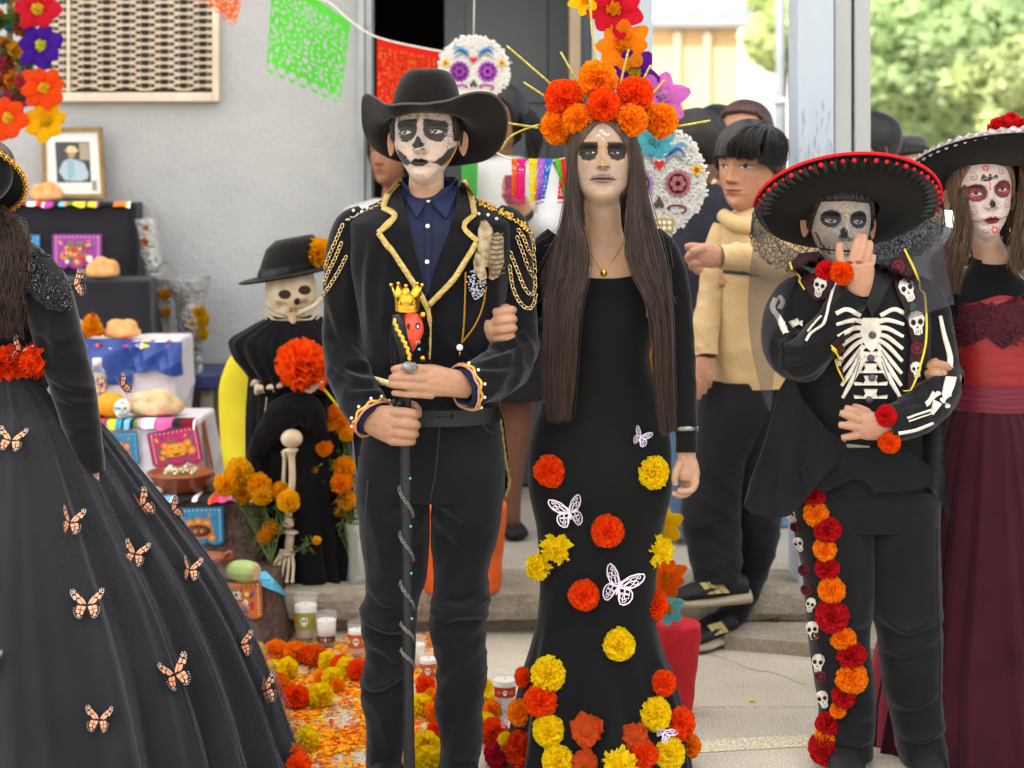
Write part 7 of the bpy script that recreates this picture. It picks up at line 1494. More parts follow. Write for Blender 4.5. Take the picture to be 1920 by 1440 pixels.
M_bord = mat('burgundy_lace', '48101b', .7,.2,0,.6,90,.4,26, vcol='35101a'); M_redsat = mat('red_satin', '84181b', .45,.4,0,.1,40,.15,10); M_sash = mat('burgundy_satin', '64172a', .5,.35,0,.1,40,.15,10)
bo_ = vrings([(556,1776,1945,4.62,.105),(600,1768,1952,4.62,.112),(650,1774,1944,4.62,.108),(735,1786,1936,4.62,.10)],50,80,.95); bo_[:, :, 2] += np.linspace(1,0,50)[:, None] * .012 * np.cos(np.linspace(0,2 * pi, 80, endpoint=False) * 4)[None]
bd = mk('bodice', *loft(push(bo_, creases(50,80,.004,12,1,3,6)), False, False), M_redsat, gow); bB2 = bvh_of(*loft(bo_, False, False)); lc = MB(); gg = np.random.default_rng(3)
decal(bB2,[(1770,556),(1800,552),(1860,575),(1920,552),(1950,560),(1950,610),(1900,640),(1880,655),(1850,632),(1810,650),(1790,640),(1772,650)],.006,4.5,8,.003, lc, 0)
for k in range(70): x, y = gg.uniform(1772,1945), gg.uniform(562,645); a = gg.uniform(0,3); decal(bB2, poly_ell(x, y, 9,3.5,7, a),.009 + .004 * gg.random(),4.5,50,0, lc, int(gg.integers(0,2)))
lc.build('lace_overlay', [M_bord, mat('lace_dark', '3a0f1a', .7)], bd)
sa = vrings([(716,1782,1940,4.62,.104),(768,1776,1946,4.62,.106)],24,70,.95); mk('sash', *loft(push(sa, creases(24,70,.004,8,1,4,5)), False, False), M_sash, gow)
M_mtul = mat('maroon_tulle', '3d141f', .75,.15,0,.15,200,.25,8, sheen=.2, transl=.25)
R = vrings([(764,1772,1950,4.62,.108),(800,1758,1966,4.62,.13),(900,1730,2000,4.62,.17),(1050,1695,2050,4.62,.22),(1250,1650,2120,4.63,.27),(1384,1625,2170,4.63,.31)],90,260); amp = np.linspace(.002,.012,90); mk('skirt', *loft(push(R, pleats(90,260,26, amp, 5)), False, False), M_mtul, gow)
R = vrings([(800,1758,1966,4.64,.12),(1100,1680,2080,4.64,.22),(1300,1632,2150,4.65,.27),(1398,1622,2185,4.65,.30)],40,120); mk('underskirt', *loft(push(R, pleats(40,120,14, np.linspace(.002,.01,40),6)), False, False), mat('rose_satin', '9c3347', .5,.3,0,.1,30,.1,6), gow)
mb = MB()
for dy in (-4,1,6): mb.add(*tube([tuple(P(1860 + 33 * math.sin(a),466 + dy + 7 * math.cos(a),4.64 - .055 * math.cos(a))) + (.0022,.0022) for a in np.linspace(-1.7,1.7,20)],40,6))
mb.build('choker', mat('choker_cord', 'a08078', .5), gow)
A, hc2, up2, bk2, Rb2 = disc_brim(1884,338,184,77,4.62, r0=.36, curl=.05, rot=math.radians(-2)); wh = mk('wide_hat', *loft(A, False, False), M_felt, gow, label='wide flat black hat with red paper flowers on top')
rows = []
for r, h_ in ((.38,0),(.36,.04),(.3,.08),(.1,.085)): rows.append(np.array([np.array(hc2) + Rb2 * r * (math.cos(t) * np.array([1,0,0]) + math.sin(t) * np.array(bk2)) + np.array(up2) * h_ for t in ph]))
mk('hat_crown', *loft(np.array(rows), False, True), M_felt, wh)
for x, y, r, d in ((1878,243,26,4.5),(1912,246,26,4.5),(1895,232,22,4.54)): flower(P(x, y, d),(0,-.6,1), r * d / F, 'd3222a', 'ball', wh, 'hat_flower')
def rim2(phi, rr=1., dz=0): return np.array(hc2) + Rb2 * rr * (math.cos(phi) * np.array([1,0,0]) + math.sin(phi) * np.array(bk2)) + np.array(up2) * (.05 * Rb2 + dz)
rows = [[rim2(a, rr, h_ + .004 * math.sin(a * 60)) for a in np.linspace(pi * 1.02, pi * 1.75,90)] for rr, h_ in ((.98,.004),(1.0,.012),(1.0,.022))]; mk('lace_edge', np.array(rows).reshape(-1,3), gridf(3,90, False), mat('white_lace', 'cfc9c9', .8,.1,0,.8,120,.5,90, vcol='6a6668'), wh)
M_hair3 = mat('hair_ash_brown', '38291f', .42,.45,0,.1,120,.35,26, vcol='705338', stretch=(3,3,.15))
Rh = hair_cap(iG, lambda t: float(np.interp(abs(t),[0,35,55,72,180],[.84,.78,.6,.2,.0])),.03); hh = mk('hair', *loft(Rh, False, False), M_hair3, gow)
strands([(W3([(1806,310,4.60),(1798,380,4.57),(1790,440,4.54),(1762,490,4.52),(1750,530,4.52),(1772,570,4.5)]), W3([(1818,310,4.56),(1810,380,4.54),(1818,440,4.52),(1812,480,4.50),(1800,520,4.5),(1790,560,4.49)]),520),(W3([(1806,420,4.56),(1775,455,4.54),(1745,480,4.52),(1725,505,4.5)]), W3([(1808,430,4.55),(1785,470,4.53),(1768,510,4.5),(1770,550,4.49)]),90),(W3([(1912,310,4.57),(1916,380,4.55),(1905,440,4.53),(1894,480,4.51),(1896,510,4.5)]), W3([(1925,310,4.62),(1940,380,4.6),(1950,450,4.56),(1940,500,4.53),(1930,540,4.52)]),420),(W3([(1812,380,4.67),(1808,450,4.70),(1795,530,4.72)]), W3([(1910,380,4.67),(1918,450,4.70),(1935,530,4.72)]),420)],0,.0011,5, M_hair3, hh, 'hair_locks', 18, wave=.008, jit=.006)
# ================================================================== the woman in the butterfly gown, seen from behind her arm
YE = 4.40
bfw = thing('person', 'person in black tulle gown covered with monarch butterflies at the left edge', 'person', (P(20,1442, YE).x, YE, 0))
mbE, iE = make_head(-78,428, YE, 168,54, skin='a07a64', yaw=math.radians(-75), bust=-.9, nth=90, nv=130)
he = hand_mesh([[(176,880,4.29,16,.8),(182,900,4.285,17,.7),(188,925,4.275,20,.55),(192,945,4.27,18,.5)],[(198,940,4.265,7),(204,960,4.26,6.4),(206,978,4.26,5)],[(193,948,4.265,7),(198,968,4.258,6.4),(200,986,4.258,5)],[(187,948,4.27,7),(190,968,4.264,6.2),(192,984,4.262,5)],[(181,944,4.28,6.4),(183,960,4.276,5.6),(185,974,4.274,4.6)],[(178,915,4.265,8),(172,932,4.258,7),(172,948,4.256,5.6)]],.003)
bodypart(mbE, [(*he, 'a58270')], bfw)
M_velvet = mat('black_velvet', '131316', .9,.1,0,.2,300,.1,10, sheen=.35)
tE = vrings([(436,-58,20,4.42,.07),(470,-92,78,4.41,.11),(505,-104,96,4.40,.125),(570,-100,92,4.40,.125),(640,-74,74,4.40,.11),(705,-68,76,4.40,.11)],50,70); sE = sleeve([(66,492,4.39,30),(86,540,4.36,44),(108,630,4.33,46),(136,725,4.315,42),(156,810,4.30,34),(172,888,4.29,26)],80,48,.006,21,8,1., lambda s: .4 + 1.2 * np.exp(-((s - .55) / .12) ** 2))
sE = fold(sE, [([(62,610),(110,640),(152,622)],.008,8),([(92,705),(140,728),(182,730)],.010,7),([(104,742),(146,756),(180,748)],.009,6),([(118,800),(150,806),(185,790)],.006,7),([(100,560),(96,620),(108,680)],.006,9)])
tb_ = MB(); tb_.add(*loft(tE, False, False)); tb_.add(*loft(sE, False, False)); bod = tb_.build('bodice', M_velvet, bfw); bE = tb_.bvh()
rf = decal(bE, [(20,462),(60,472),(98,500),(126,545),(124,578),(110,588),(92,582),(70,560),(46,530),(28,505)],.02,4.3,7,.006, amp=.008); rf.build('shoulder_ruffle', M_lace, bod)
mb = MB(); g = np.random.default_rng(31)
for k in range(150): x = g.uniform(30,124); y = 470 + (x - 30) * .8 + g.uniform(-4,45); l, n_ = castn(bE, x, min(y, 585),4.3); mb.add(*gem(l + n_ * g.uniform(.02,.03), g.uniform(.0008,.0018)))
tag(mb.build('sequins', M_gem, bod, False), kind='stuff')
xr = [(700,80),(745,128),(800,186),(880,248),(990,330),(1090,398),(1190,450),(1290,492),(1380,522),(1441,545)]
Rs = vrings([(y, 40 - x, x, 4.40, max(.11,.55 * (x - 20) / 525)) for y, x in xr],110,420); am = np.linspace(.002,.030,110)
Rk = push(Rs, pleats(110,420,26, am, 2,.8) + creases(110,420, np.linspace(.001,.006,110),4,5,6,4)); vk, fk = loft(Rk, False, False)
sk = mk('skirt', vk, fk, mat('black_chiffon_skirt', '141517', .8,.15,0,.15,160,.35,5, sheen=.1), bfw, label='wide black tulle skirt'); bK = bvh_of(vk, fk)
mk('tulle_overlay', *loft(push(Rk, (.016 + .009 * np.sin(np.linspace(0,2 * pi, 420, endpoint=False) * 47 + 2 * np.sin(np.linspace(0,2 * pi, 420, endpoint=False) * 9)))[None] * np.linspace(.3,1,110)[:, None]), False, False), sheer('grey_tulle', '84848c', .03,.7, edge=.22), sk)
for k in range(9):
    l, n_ = castn(bE, -2 + k * 9.5,678 + 7 * math.sin(k * 2.2),4.28); inst('belt_flower', pom('fluffy', k % 4, 'ee4a14'), l + n_ * .012, quat_to(n_),.036, bod)
for x, y, r, a, dl, dr in ((22,832,29,.15,12,18),(130,985,30,.1,62,15),(164,1138,33,0,14,14),(254,1041,28,.2,40,20),(352,1072,26,.2,50,30),(189,1350,29,.05,25,22),(322,1268,36,-.25,20,45),(-4,1240,28,.1,15,20),(486,1298,32,-.15,75,40),(262,955,32,-.6,80,45),(445,1212,28,.1,60,50),(316,966,24,-.1,80,60),(186,758,24,-.5,70,60)): pin(bfly_mesh(dl, dr), bK, x, y, r, a, .014,4.0, sk)
for x, y, r, a, dl, dr in ((62,508,30,-.4,35,55),(124,548,30,.1,85,72),(28,660,30,.5,20,40),(66,664,24,.7,60,40)): pin(bfly_mesh(dl, dr), bE, x, y, r, a, .03,4.28, bod)
mk('hip_button', *ball(castn(bK, 100,742,4.2)[0],.028,16,10,(.7,.5,1.1)), mat('white_satin_ball', 'd8d8da', .5), sk)
Rh = hair_cap(iE, lambda t: float(np.interp(abs(t),[0,50,75,180],[.75,.1,-.1,-.2])),.05); M_curl = mat('hair_curly', '1b1410', .42,.45,0,.1,100,.4,30, vcol='4a3628'); hE = mk('hair', *loft(Rh, False, False), M_curl, bfw)
strands([(W3([(-40,380,4.40),(-20,430,4.36),(-15,500,4.30),(-10,640,4.28)]), W3([(8,385,4.36),(38,430,4.32),(40,500,4.28),(34,648,4.27)]),420),(W3([(5,395,4.34),(25,420,4.32),(42,450,4.3),(50,480,4.28)]), W3([(10,395,4.36),(35,415,4.34),(48,440,4.32),(38,500,4.28)]),70)],0,.0013,8, M_curl, hE, 'hair_locks', 24, wave=.02, jit=.006)
A, hcE, upE, bkE, RbE = disc_brim(-62,328,112,72,4.38, r0=.3, curl=-.1); hE2 = mk('hat', *loft(A, False, False), MATS['black_velvet'], bfw, label='black hat with gold beaded rim'); mk('hat_dome', *ball(np.array(hcE) + np.array([-.01,-.05,0]), RbE * .93,40,20,(1,.45,.66)), MATS['black_velvet'], hE2)
for a in np.linspace(-1.35,1.25,22):
    c = np.array(hcE) + RbE * (math.cos(a) * np.array([1,0,0]) + math.sin(a) * np.array(bkE)) + np.array(upE) * -.1 * RbE + np.array([0,-.008,0]); mb = MB(); mb.add(*ball(c, .0045,8,6))
    for t in np.linspace(0,6.28,7)[:-1]: mb.add(*ball(c + np.array([.0066 * math.cos(t),.001,.0066 * math.sin(t)]),.0026,6,4))
    tag(mb.build('gold_bead', M_gold, hE2), kind=None)
# ================================================================== onlookers behind
def nface(cx, chin, H, skin, lipc='9a5a50'):
    def f(p):
        for s in (-1,1):
            ex, ey = cx + s * .15 * H, chin - .5 * H; p.fill(p.ell(ex, ey, .065 * H, .022 * H, .2), 'cfc4bc'); p.fill(p.ell(ex, ey, .026 * H, .024 * H, .2), '1d1310'); p.fill(p.line([(ex - .07 * H, ey),(ex, ey - .026 * H),(ex + .07 * H, ey - .005 * H)],.016 * H), '1a1210'); p.fill(p.line([(ex - .08 * H, ey - .085 * H),(ex, ey - .105 * H),(ex + .08 * H, ey - .08 * H)],.028 * H), '2a1c16', .85)
            p.fill(p.ell(cx + s * .16 * H, chin - .33 * H, .09 * H, .07 * H, .5), 'c07a62', .3); p.fill(p.ell(cx + s * .03 * H, chin - .3 * H, .014 * H, .01 * H, .4), '5a3328', .8)
        p.fill(p.ell(cx, chin - .205 * H, .09 * H, .032 * H, .3), lipc, .8); p.fill(p.line([(cx - .09 * H, chin - .208 * H),(cx + .09 * H, chin - .208 * H)],.01 * H), '4a2420')
    return f
def hline(t_front, side=.4, nape=.0): return lambda t: float(np.interp(abs(t),[0,45,60,78,95,180],[t_front, t_front - .03, t_front - .12, side, side - .1, nape]))
def person(label, x, Y, z=KT): return thing('person', label, 'person', ((x - CX) * Y / F, Y, z), None)
def cloth(keys, m, nm, par, amp=.006, seed=1, n=60, S=64): R = vrings(keys, n, S, .94); v, f = loft(push(R, creases(n, S, amp, 6,1, seed, 6)), False, False); return mk(nm, v, f, m, par), bvh_of(v, f)
def locks(parent, gl, m, n=0, w=.004): return strands(gl, 0,.002,4, m, parent, 'hair_locks', 12, wave=w, jit=.005)
# boy in the tan hoodie
Yf = 5.55; boy = person('person in tan hoodie and black trousers pointing to the left', 1410, Yf, 0); M_tanh = mat('tan_fleece', 'cbae80', .9,.1,0,.35,160,.1,8, sheen=.2)
mbF, iF = make_head(1420,392, Yf, 160,54, skin='b58468', paint=nface(1420,392,160, ''), yaw=math.radians(-38), nth=110, nv=150, bust=-.9)
hp = hand_mesh([[(1352,482,5.30,20,.7),(1334,480,5.28,23,.6),(1318,478,5.27,23,.5),(1308,478,5.265,20,.5)],[(1312,464,5.262,9),(1296,462,5.255,8),(1284,464,5.255,6.6)],[(1308,478,5.26,9),(1294,478,5.25,8.6),(1290,486,5.262,7.6),(1300,490,5.28,7)],[(1310,492,5.265,8.6),(1298,494,5.257,8),(1298,501,5.268,7.2),(1308,503,5.28,6.6)],[(1316,503,5.275,8),(1306,506,5.268,7.2),(1310,511,5.278,6.4)],[(1322,464,5.262,9),(1306,470,5.245,8),(1296,474,5.24,6.6)]],.0034)
hq = hand_mesh([[(1322,672,5.45,18,.8),(1318,690,5.44,21,.6),(1314,708,5.435,20,.5)],[(1306,706,5.43,8),(1303,725,5.43,7),(1301,745,5.44,6)],[(1313,710,5.43,8),(1311,730,5.43,7),(1309,748,5.44,6)],[(1320,708,5.435,8),(1320,724,5.435,7),(1320,738,5.44,6)],[(1328,698,5.43,8),(1330,714,5.43,7),(1328,726,5.44,6)]],.0034)
bodypart(mbF, [(*hp, 'b98a70'),(*hq, 'b58468')], boy); M_hb = mat('hair_glossy', '1c1816', .35,.55,0,.1,100,.3,14)
Rh = hair_cap(iF, lambda t: float(np.interp(t, [-180,-100,-70,-50,0,30,50,70,95,180],[.1,.3,.45,.58,.60,.60,.58,.5,.35,.1])),.05, noise=.02); hF = mk('hair', *loft(Rh, False, False), M_hb, boy)
locks(hF, [(W3([(1430,233,5.52),(1388,246,5.43),(1362,275,5.42),(1360,306,5.44)]), W3([(1440,234,5.5),(1425,256,5.40),(1418,285,5.39),(1410,312,5.40)]),200),(W3([(1436,233,5.5),(1440,256,5.41),(1432,290,5.40),(1412,314,5.40)]), W3([(1450,236,5.55),(1474,262,5.48),(1474,300,5.48),(1458,318,5.46)]),240)], M_hb)
o, bF = cloth([(388,1385,1462,5.56,.08),(404,1362,1480,5.55,.1),(430,1345,1500,5.55,.115),(480,1338,1505,5.55,.125),(560,1338,1500,5.55,.13),(650,1332,1492,5.55,.13),(700,1334,1484,5.55,.125),(722,1338,1480,5.55,.12)], M_tanh, 'hoodie', boy, .009,3)
hod = o; sv = MB(); sv.add(*loft(sleeve([(1490,425,5.53,30),(1490,470,5.45,34),(1450,490,5.36,32),(1400,482,5.32,28),(1350,482,5.30,24)],60,36,.008,4), False, False)); sv.add(*loft(sleeve([(1362,425,5.55,26),(1346,480,5.54,30),(1336,560,5.52,28),(1322,620,5.48,27),(1324,668,5.45,23)],60,36,.008,6), False, False)); sv.build('sleeves', M_tanh, hod)
mk('hood', *tube(pxpath([(1356,404,5.52,14),(1380,420,5.46,16),(1420,424,5.45,17),(1470,408,5.5,16)]),24,14), M_tanh, hod); ribbon(bF, [(1357,508),(1400,512),(1430,514)],8,.004,5.4,14).build('chest_band', mat('chest_band', '3a3d45', .8), hod)
fc = bpy.data.curves.new('t', 'FONT'); fc.body = 'LOS ANGELES'; fc.size = .026; fc.extrude = .0006; to = bpy.data.objects.new('t', fc); COL.objects.link(to); me = bpy.data.meshes.new_from_object(to.evaluated_get(bpy.context.evaluated_depsgraph_get())); bpy.data.objects.remove(to); l = castn(bF, 1358,530,5.42)[0]
me.transform(Matrix.Rotation(pi / 2,4, 'X')); me.materials.append(mat('grey_print', '8a7a62', .8)); inst('chest_print', me, l + Vector((0,-.014,0)), None, 1, hod)
pz = MB(); M_blk = mat('black_cotton', '222226', .9,.12,0,.3,260,.3,6, sheen=.12)
for k, sd in (([(710,1312,1470,5.55,.12),(780,1304,1450,5.55,.12),(880,1288,1398,5.55,.11),(960,1276,1390,5.54,.1),(1040,1290,1392,5.52,.085),(1085,1300,1388,5.5,.08)],2),([(710,1330,1484,5.56,.12),(800,1360,1478,5.57,.11),(900,1370,1470,5.58,.1),(1000,1378,1462,5.6,.09),(1100,1368,1430,5.62,.075),(1160,1330,1400,5.6,.07)],5)): pz.add(*loft(push(vrings(k, 90,50,.94), creases(90,50, np.linspace(.004,.014,90),14,1, sd, 6,.55)), False, False))
pz.build('trousers', M_blk, boy); M_sole = mat('tan_sole', 'a2967f', .7,.2,0,.2,60)
def trainer(toe, heel, lift, par):
    s = shoe('trainer', toe, heel, 0,.052, mat('trainer_black', '1c1c1e', .6,.3,0,.2,90), par, lift=lift + .016); t, h = Vector(toe), Vector(heel); d = (t - h).normalized(); sd = Vector((-d.y, d.x, 0)) * (-1 if d.x < 0 else 1); sd = sd if sd.y < 0 else -sd; L = (t - h).length
    rows = [[tuple(h + d * L * u + sd * w_ * .062 * math.sin(a) + Vector((0,0, lift + .002 + .017 * (1 + math.cos(a)) * (1 + .25 * (u < .3))))) for a in np.linspace(0,2 * pi, 16, endpoint=False)] for u, w_ in ((-.03,.3),(0,.75),(.2,.95),(.5,.95),(.75,1.05),(.95,.7),(1.03,.2))]; mk('sole', *loft(np.array(rows)), M_sole, s)
    for k in range(3): u = .36 + .1 * k; a = h + d * L * u + sd * .050 + Vector((0,0, lift + .05)); b = a + d * L * .10 - sd * .012 + Vector((0,0,.035)); w2 = d * .011; mk('stripe', [a - w2, a + w2, b + w2, b - w2],[(0,1,2,3)], mat('gold_stripe', 'b8a76a', .5), s, False)
trainer(P(1268,1145,5.42), P(1400,1130,5.5),0.0, boy) if False else None
t0, h0 = P(1262,0,5.44), P(1402,0,5.5); t0.z = h0.z = 0; trainer(t0, h0, KT - .01, boy)
t1, h1 = P(1282,0,5.40), P(1372,0,5.56); t1.z = h1.z = 0; trainer(t1, h1,0., boy)
# onlooker with dark jacket, back turned
Yg = 6.3; pg = person('person in dark jacket and jeans with back turned behind the skull cutout', 1315, Yg); mbq, iq = make_head(1312,352, Yg, 142,50, skin='b08468', yaw=math.radians(160), nth=80, nv=110); bodypart(mbq, [], pg)
mk('hair', *loft(hair_cap(iq, lambda t: float(np.interp(abs(t),[0,60,90,180],[.72,.5,.25,.12])),.06, noise=.02), False, False), mat('hair_dark_grey', '2a2522', .5,.35,0,.1,100,.3,12), pg); cloth([(345,1275,1345,6.3,.09),(368,1250,1380,6.3,.12),(420,1238,1392,6.3,.14),(560,1240,1385,6.3,.14),(760,1240,1370,6.3,.13)], mat('charcoal_jacket', '33353f', .9,.12,0,.5,110,.2,12), 'jacket', pg, .01,4)
M_jean = mat('blue_jean', '5f7c9c', .9,.1,0,.3,200,.2,10)
for a, b in ((1245,1300),(1305,1368)): cloth([(750, a, b, 6.3,.1),(880, a + 4, b - 8,6.3,.08),(1000, a + 8, b - 12,6.3,.07)], M_jean, 'trouser_leg', pg, .006,5,40,30)
# hair glimpsed behind: auburn, black, and the one by the column
def glimpse(label, cx, chin, H, Y, hairm, yaw, line, skin='b08468', top=None, jeans=None, off=.06, hw=None):
    t = person(label, cx, Y); m_, i_ = make_head(cx, chin, Y, H, hw, skin=skin, yaw=math.radians(yaw), paint=nface(cx, chin, H, ''), nth=80, nv=110); bodypart(m_, [], t); mk('hair', *loft(hair_cap(i_, line, off, noise=.02), False, False), hairm, t)
    s = H; cloth([(chin + .22 * s, cx - .3 * s, cx + .3 * s, Y, .08),(chin + .42 * s, cx - .8 * s, cx + .8 * s, Y, .12),(chin + 1.2 * s, cx - .85 * s, cx + .85 * s, Y, .14),(chin + 2.6 * s, cx - .7 * s, cx + .7 * s, Y, .13)], top, 'top', t, .008,6)
    b0 = chin + 2.5 * s; b1 = YH + (CH - KT) * F / Y - 4
    for sx in (-.36,.36): cloth([(b0, cx + (sx - .3) * s, cx + (sx + .3) * s, Y, .09),(b1, cx + (sx - .2) * s, cx + (sx + .22) * s, Y, .07)], jeans or M_jean, 'trouser_leg', t, .006,7,30,24)
    return t, i_
M_aub = mat('hair_auburn', '4a2c28', .4,.45,0,.1,100,.3,12); M_grey = mat('grey_knit', '6a6a70', .9,.1,0,.3,200)
glimpse('person with auburn hair peeking over the boy in the hoodie', 1407,330,136,6.6, M_aub, -20, hline(.86,.1,-.3), top=M_grey); glimpse('person with black hair half hidden behind the dark jacket', 1352,330,128,7.4, M_hairblk, 170, hline(.6,.2,.1), top=M_grey)
t, i_ = glimpse('person with black hair and bare ear just right of the column', 1644,340,124,6.9, M_hairblk, -70, hline(.8,.45,.1), top=mat('slate_tee', '55585e', .9))
t, i_ = glimpse('person in grey felt hat behind the red pompom sombrero', 1706,385,120,7.2, M_hairblk, 20, hline(.8,.4,.1), top=M_grey); hk = ipk([(0,330,58,.17),(.05,322,46,.13),(.12,312,38,.1),(.6,275,33,.09),(.9,258,28,.075),(1,254,16,.05)],30); th_ = np.linspace(0,2 * pi, 40, endpoint=False)
mk('felt_hat', *loft(np.array([[(XY(1704,7.2) + r * 7.2 / F * math.cos(a),7.2 + d * math.sin(a), CH - (y - YH) * 7.2 / F) for a in th_] for _, y, r, d in hk]), False, True), mat('grey_felt', '4a484a', .9,.1, sheen=.3), t)
# onlooker with the phone in the doorway
Yi = 6.35; pi_ = person('person in white top with a phone standing in the doorway', 960, Yi); mbi, ii = make_head(938,290, Yi, 128,44, skin='a87a5e', yaw=math.radians(-30), paint=nface(938,290,128, ''), nth=90, nv=120, bust=-.85)
hi_ = hand_mesh([[(985,400,6.1,18,.8),(968,375,6.08,20,.6),(955,355,6.07,20,.5)],[(945,340,6.06,8),(958,335,6.05,7),(970,336,6.05,6)],[(942,350,6.06,8),(956,348,6.05,7),(970,349,6.05,6)],[(943,362,6.06,8),(957,361,6.05,7),(970,361,6.05,6)],[(948,373,6.07,7),(960,373,6.06,6),(970,372,6.06,5)]],.004)
lgI = MB(); lgI.add(*tube(pxpath([(942,310,6.36,30),(945,450,6.36,55),(940,640,6.36,55),(938,720,6.37,50)]),20,16)); lgI.add(*tube(pxpath([(968,700,6.35,38),(965,800,6.35,32),(958,900,6.35,22),(958,985,6.36,17)]),20,16)); lgI.add(*tube(pxpath([(905,700,6.4,36),(905,985,6.4,18)]),12,14)); bodypart(mbi, [(*hi_, 'b08468'),(lgI.V(), lgI.f, '7a5240')], pi_)
hI = mk('hair', *loft(hair_cap(ii, hline(.8,.2,-.2),.06), False, False), M_hairblk, pi_); locks(hI, [(W3([(960,190,6.3),(985,240,6.28),(990,320,6.28)]), W3([(985,195,6.4),(1012,240,6.4),(1010,300,6.38)]),160)], M_hairblk)
M_wt = mat('white_shirt', 'c4c4c4', .9,.1,0,.2,200,.05,8); o, b = cloth([(292,915,975,6.36,.07),(304,885,1010,6.35,.1),(330,872,1030,6.35,.12),(400,880,1022,6.35,.13),(520,885,1015,6.35,.13),(640,875,1020,6.35,.13)], M_wt, 'shirt', pi_, .006,5); mk('sleeves', *loft(sleeve([(1012,315,6.34,26),(1032,370,6.3,28),(1025,430,6.2,26),(1000,425,6.14,22),(985,405,6.1,19)],40,28,.006,3), False, False), M_wt, o)
cloth([(620,872,1022,6.35,.135),(720,866,1030,6.35,.14),(745,866,1032,6.35,.14)], M_blk, 'shorts', pi_, .006,8); ph_ = thing('phone', 'phone in a dark pink case held up in the doorway', 'phone', P(960,385,6.06)); bevbox('case', XY(946,6.06), XY(985,6.06),6.035,6.048, CH - (380 - YH) * 6.06 / F, CH - (328 - YH) * 6.06 / F, mat('phone_case', '3a2230', .4,.4,0,0,1,.6,40, vcol='b0406a'), ph_, .004,2)
t0, h0 = P(975,0,6.3), P(945,0,6.42); t0.z = h0.z = KT; shoe('trainer', t0, h0,0,.05, mat('trainer_black', '1c1c1e', .6), pi_)
t, i_ = glimpse('person with dark hair half hidden behind the cowboy hat in the doorway', 738,345,120,6.9, M_hairblk, -30, hline(.8,.1,-.3), skin='9a6a50', top=M_wt, jeans=M_blk)
gf = MB(); gf.add(*loft(push(trings(pxpath([(880,300,6.2,16,.2),(881,350,6.2,14,.2),(880,420,6.2,13,.2),(879,470,6.2,12,.2)]),20,16), np.zeros((20,16))))); o = gf.build('green_streamer', crepe('5fbf5f')); tag(o, 'green paper streamer hanging beside the cowboy hat', 'streamer')
# ================================================================== seated skeleton on the yellow chair
Yk = 5.86; M_yel = mat('yellow_spandex', 'd2c11c', .6,.3,0,.08,60,.06,8)
chr_ = thing('chair', 'chair in a stretchy yellow cover behind the skeleton figure', 'chair', (P(535,0,6.0).x, 6.0, KT))
v, f = loft(push(vrings([(640,500,580,6.04,.03),(650,455,620,6.04,.045),(680,425,645,6.03,.05),(740,410,658,6.02,.055),(830,414,652,5.99,.06),(880,420,648,5.97,.08),(1000,425,655,5.95,.14),(1072,425,662,5.94,.16)],60,60,.8), creases(60,60, np.concatenate([np.full(30,.001), np.linspace(.003,.008,30)]),10,1,3)), True, True); mk('cover', v, f, M_yel, chr_)
skf = thing('skeleton_figure', 'seated plastic skeleton in black gown and hat holding a big orange flower', 'skeleton', (P(545,0,5.8).x, 5.8, KT))
M_bn = mat('old_bone', 'c2a982', .6,.3,0,.25,50,.2,18, vcol='d8ccb4'); M_socket = mat('socket', '3a2a20', .8); M_gownk = mat('black_gauze', '141315', .9,.1,0,.3,160,.2,10, sheen=.1)
v, f = ball((0,0,0),1,60,44); v = np.array(v); lo = sm(-.15,-.9, v[:, 2]); v[:, 0] *= (.86 - .38 * lo); v[:, 1] *= (1 - .2 * lo); fr_ = sm(.0,-.4, v[:, 1])
for ex in (-.34,.34): v[:, 1] += .26 * np.exp(-((v[:, 0] - ex) ** 2 / .032 + (v[:, 2] + .12) ** 2 / .024)) * fr_
v[:, 1] += .2 * np.exp(-(v[:, 0] ** 2 / .010 + (v[:, 2] + .42) ** 2 / .02)) * fr_; v[:, 1] -= .06 * np.exp(-((np.abs(v[:, 0]) - .34) ** 2 / .03 + (v[:, 2] - .14) ** 2 / .006)) * fr_
rt = np.array(Matrix.Rotation(math.radians(24),3, 'X') @ Matrix.Rotation(math.radians(8),3, 'Z')); sv = (v * np.array([.1,.11,.118])) @ rt.T + np.array(P(546,543,5.755)); skl = mk('skull', sv, f, M_bn, skf); bSk = bvh_of(sv, f); mb = MB()
for q in (poly_ell(534,552,12,9), poly_ell(571,544,12,9),[(553,560),(561,558),(563,568),(556,572),(550,568)]): decal(bSk, q, .001,5.7,4,0, mb, 0)
for k in range(7): decal(bSk, [(545 + k * 4,576),(546.5 + k * 4,576),(546.5 + k * 4,584),(545 + k * 4,584)],.001,5.7,20,0, mb, 0)
mb.build('sockets', M_socket, skl)
def bone(pts, r0, r1, parent=skf, nm='bone', e=1.7): 
    a, b = P(*pts[0]), P(*pts[-1]); m_ = [P(*q) for q in pts[1:-1]] or [a.lerp(b, .5)]; rows = [(*a, r0 * .5, r0 * .5),(*a.lerp(m_[0],.06), r0 * e, r0 * e),(*a.lerp(m_[0],.22), r0, r0)] + [(*q, (r0 + r1) / 2,(r0 + r1) / 2) for q in m_] + [(*b.lerp(m_[-1],.22), r1, r1),(*b.lerp(m_[-1],.06), r1 * e, r1 * e),(*b, r1 * .5, r1 * .5)]; return mk(nm, *tube(rows, 30,10), M_bn, parent)
for s in ([(500,566,5.74),(520,582,5.70),(545,590,5.69)],[(603,558,5.74),(585,575,5.70),(553,590,5.69)]): bone(s, .008,.008, nm='clavicle', e=1.2)
bone([(549,584,5.69),(549,612,5.70)],.016,.013, nm='breastbone', e=1.1)
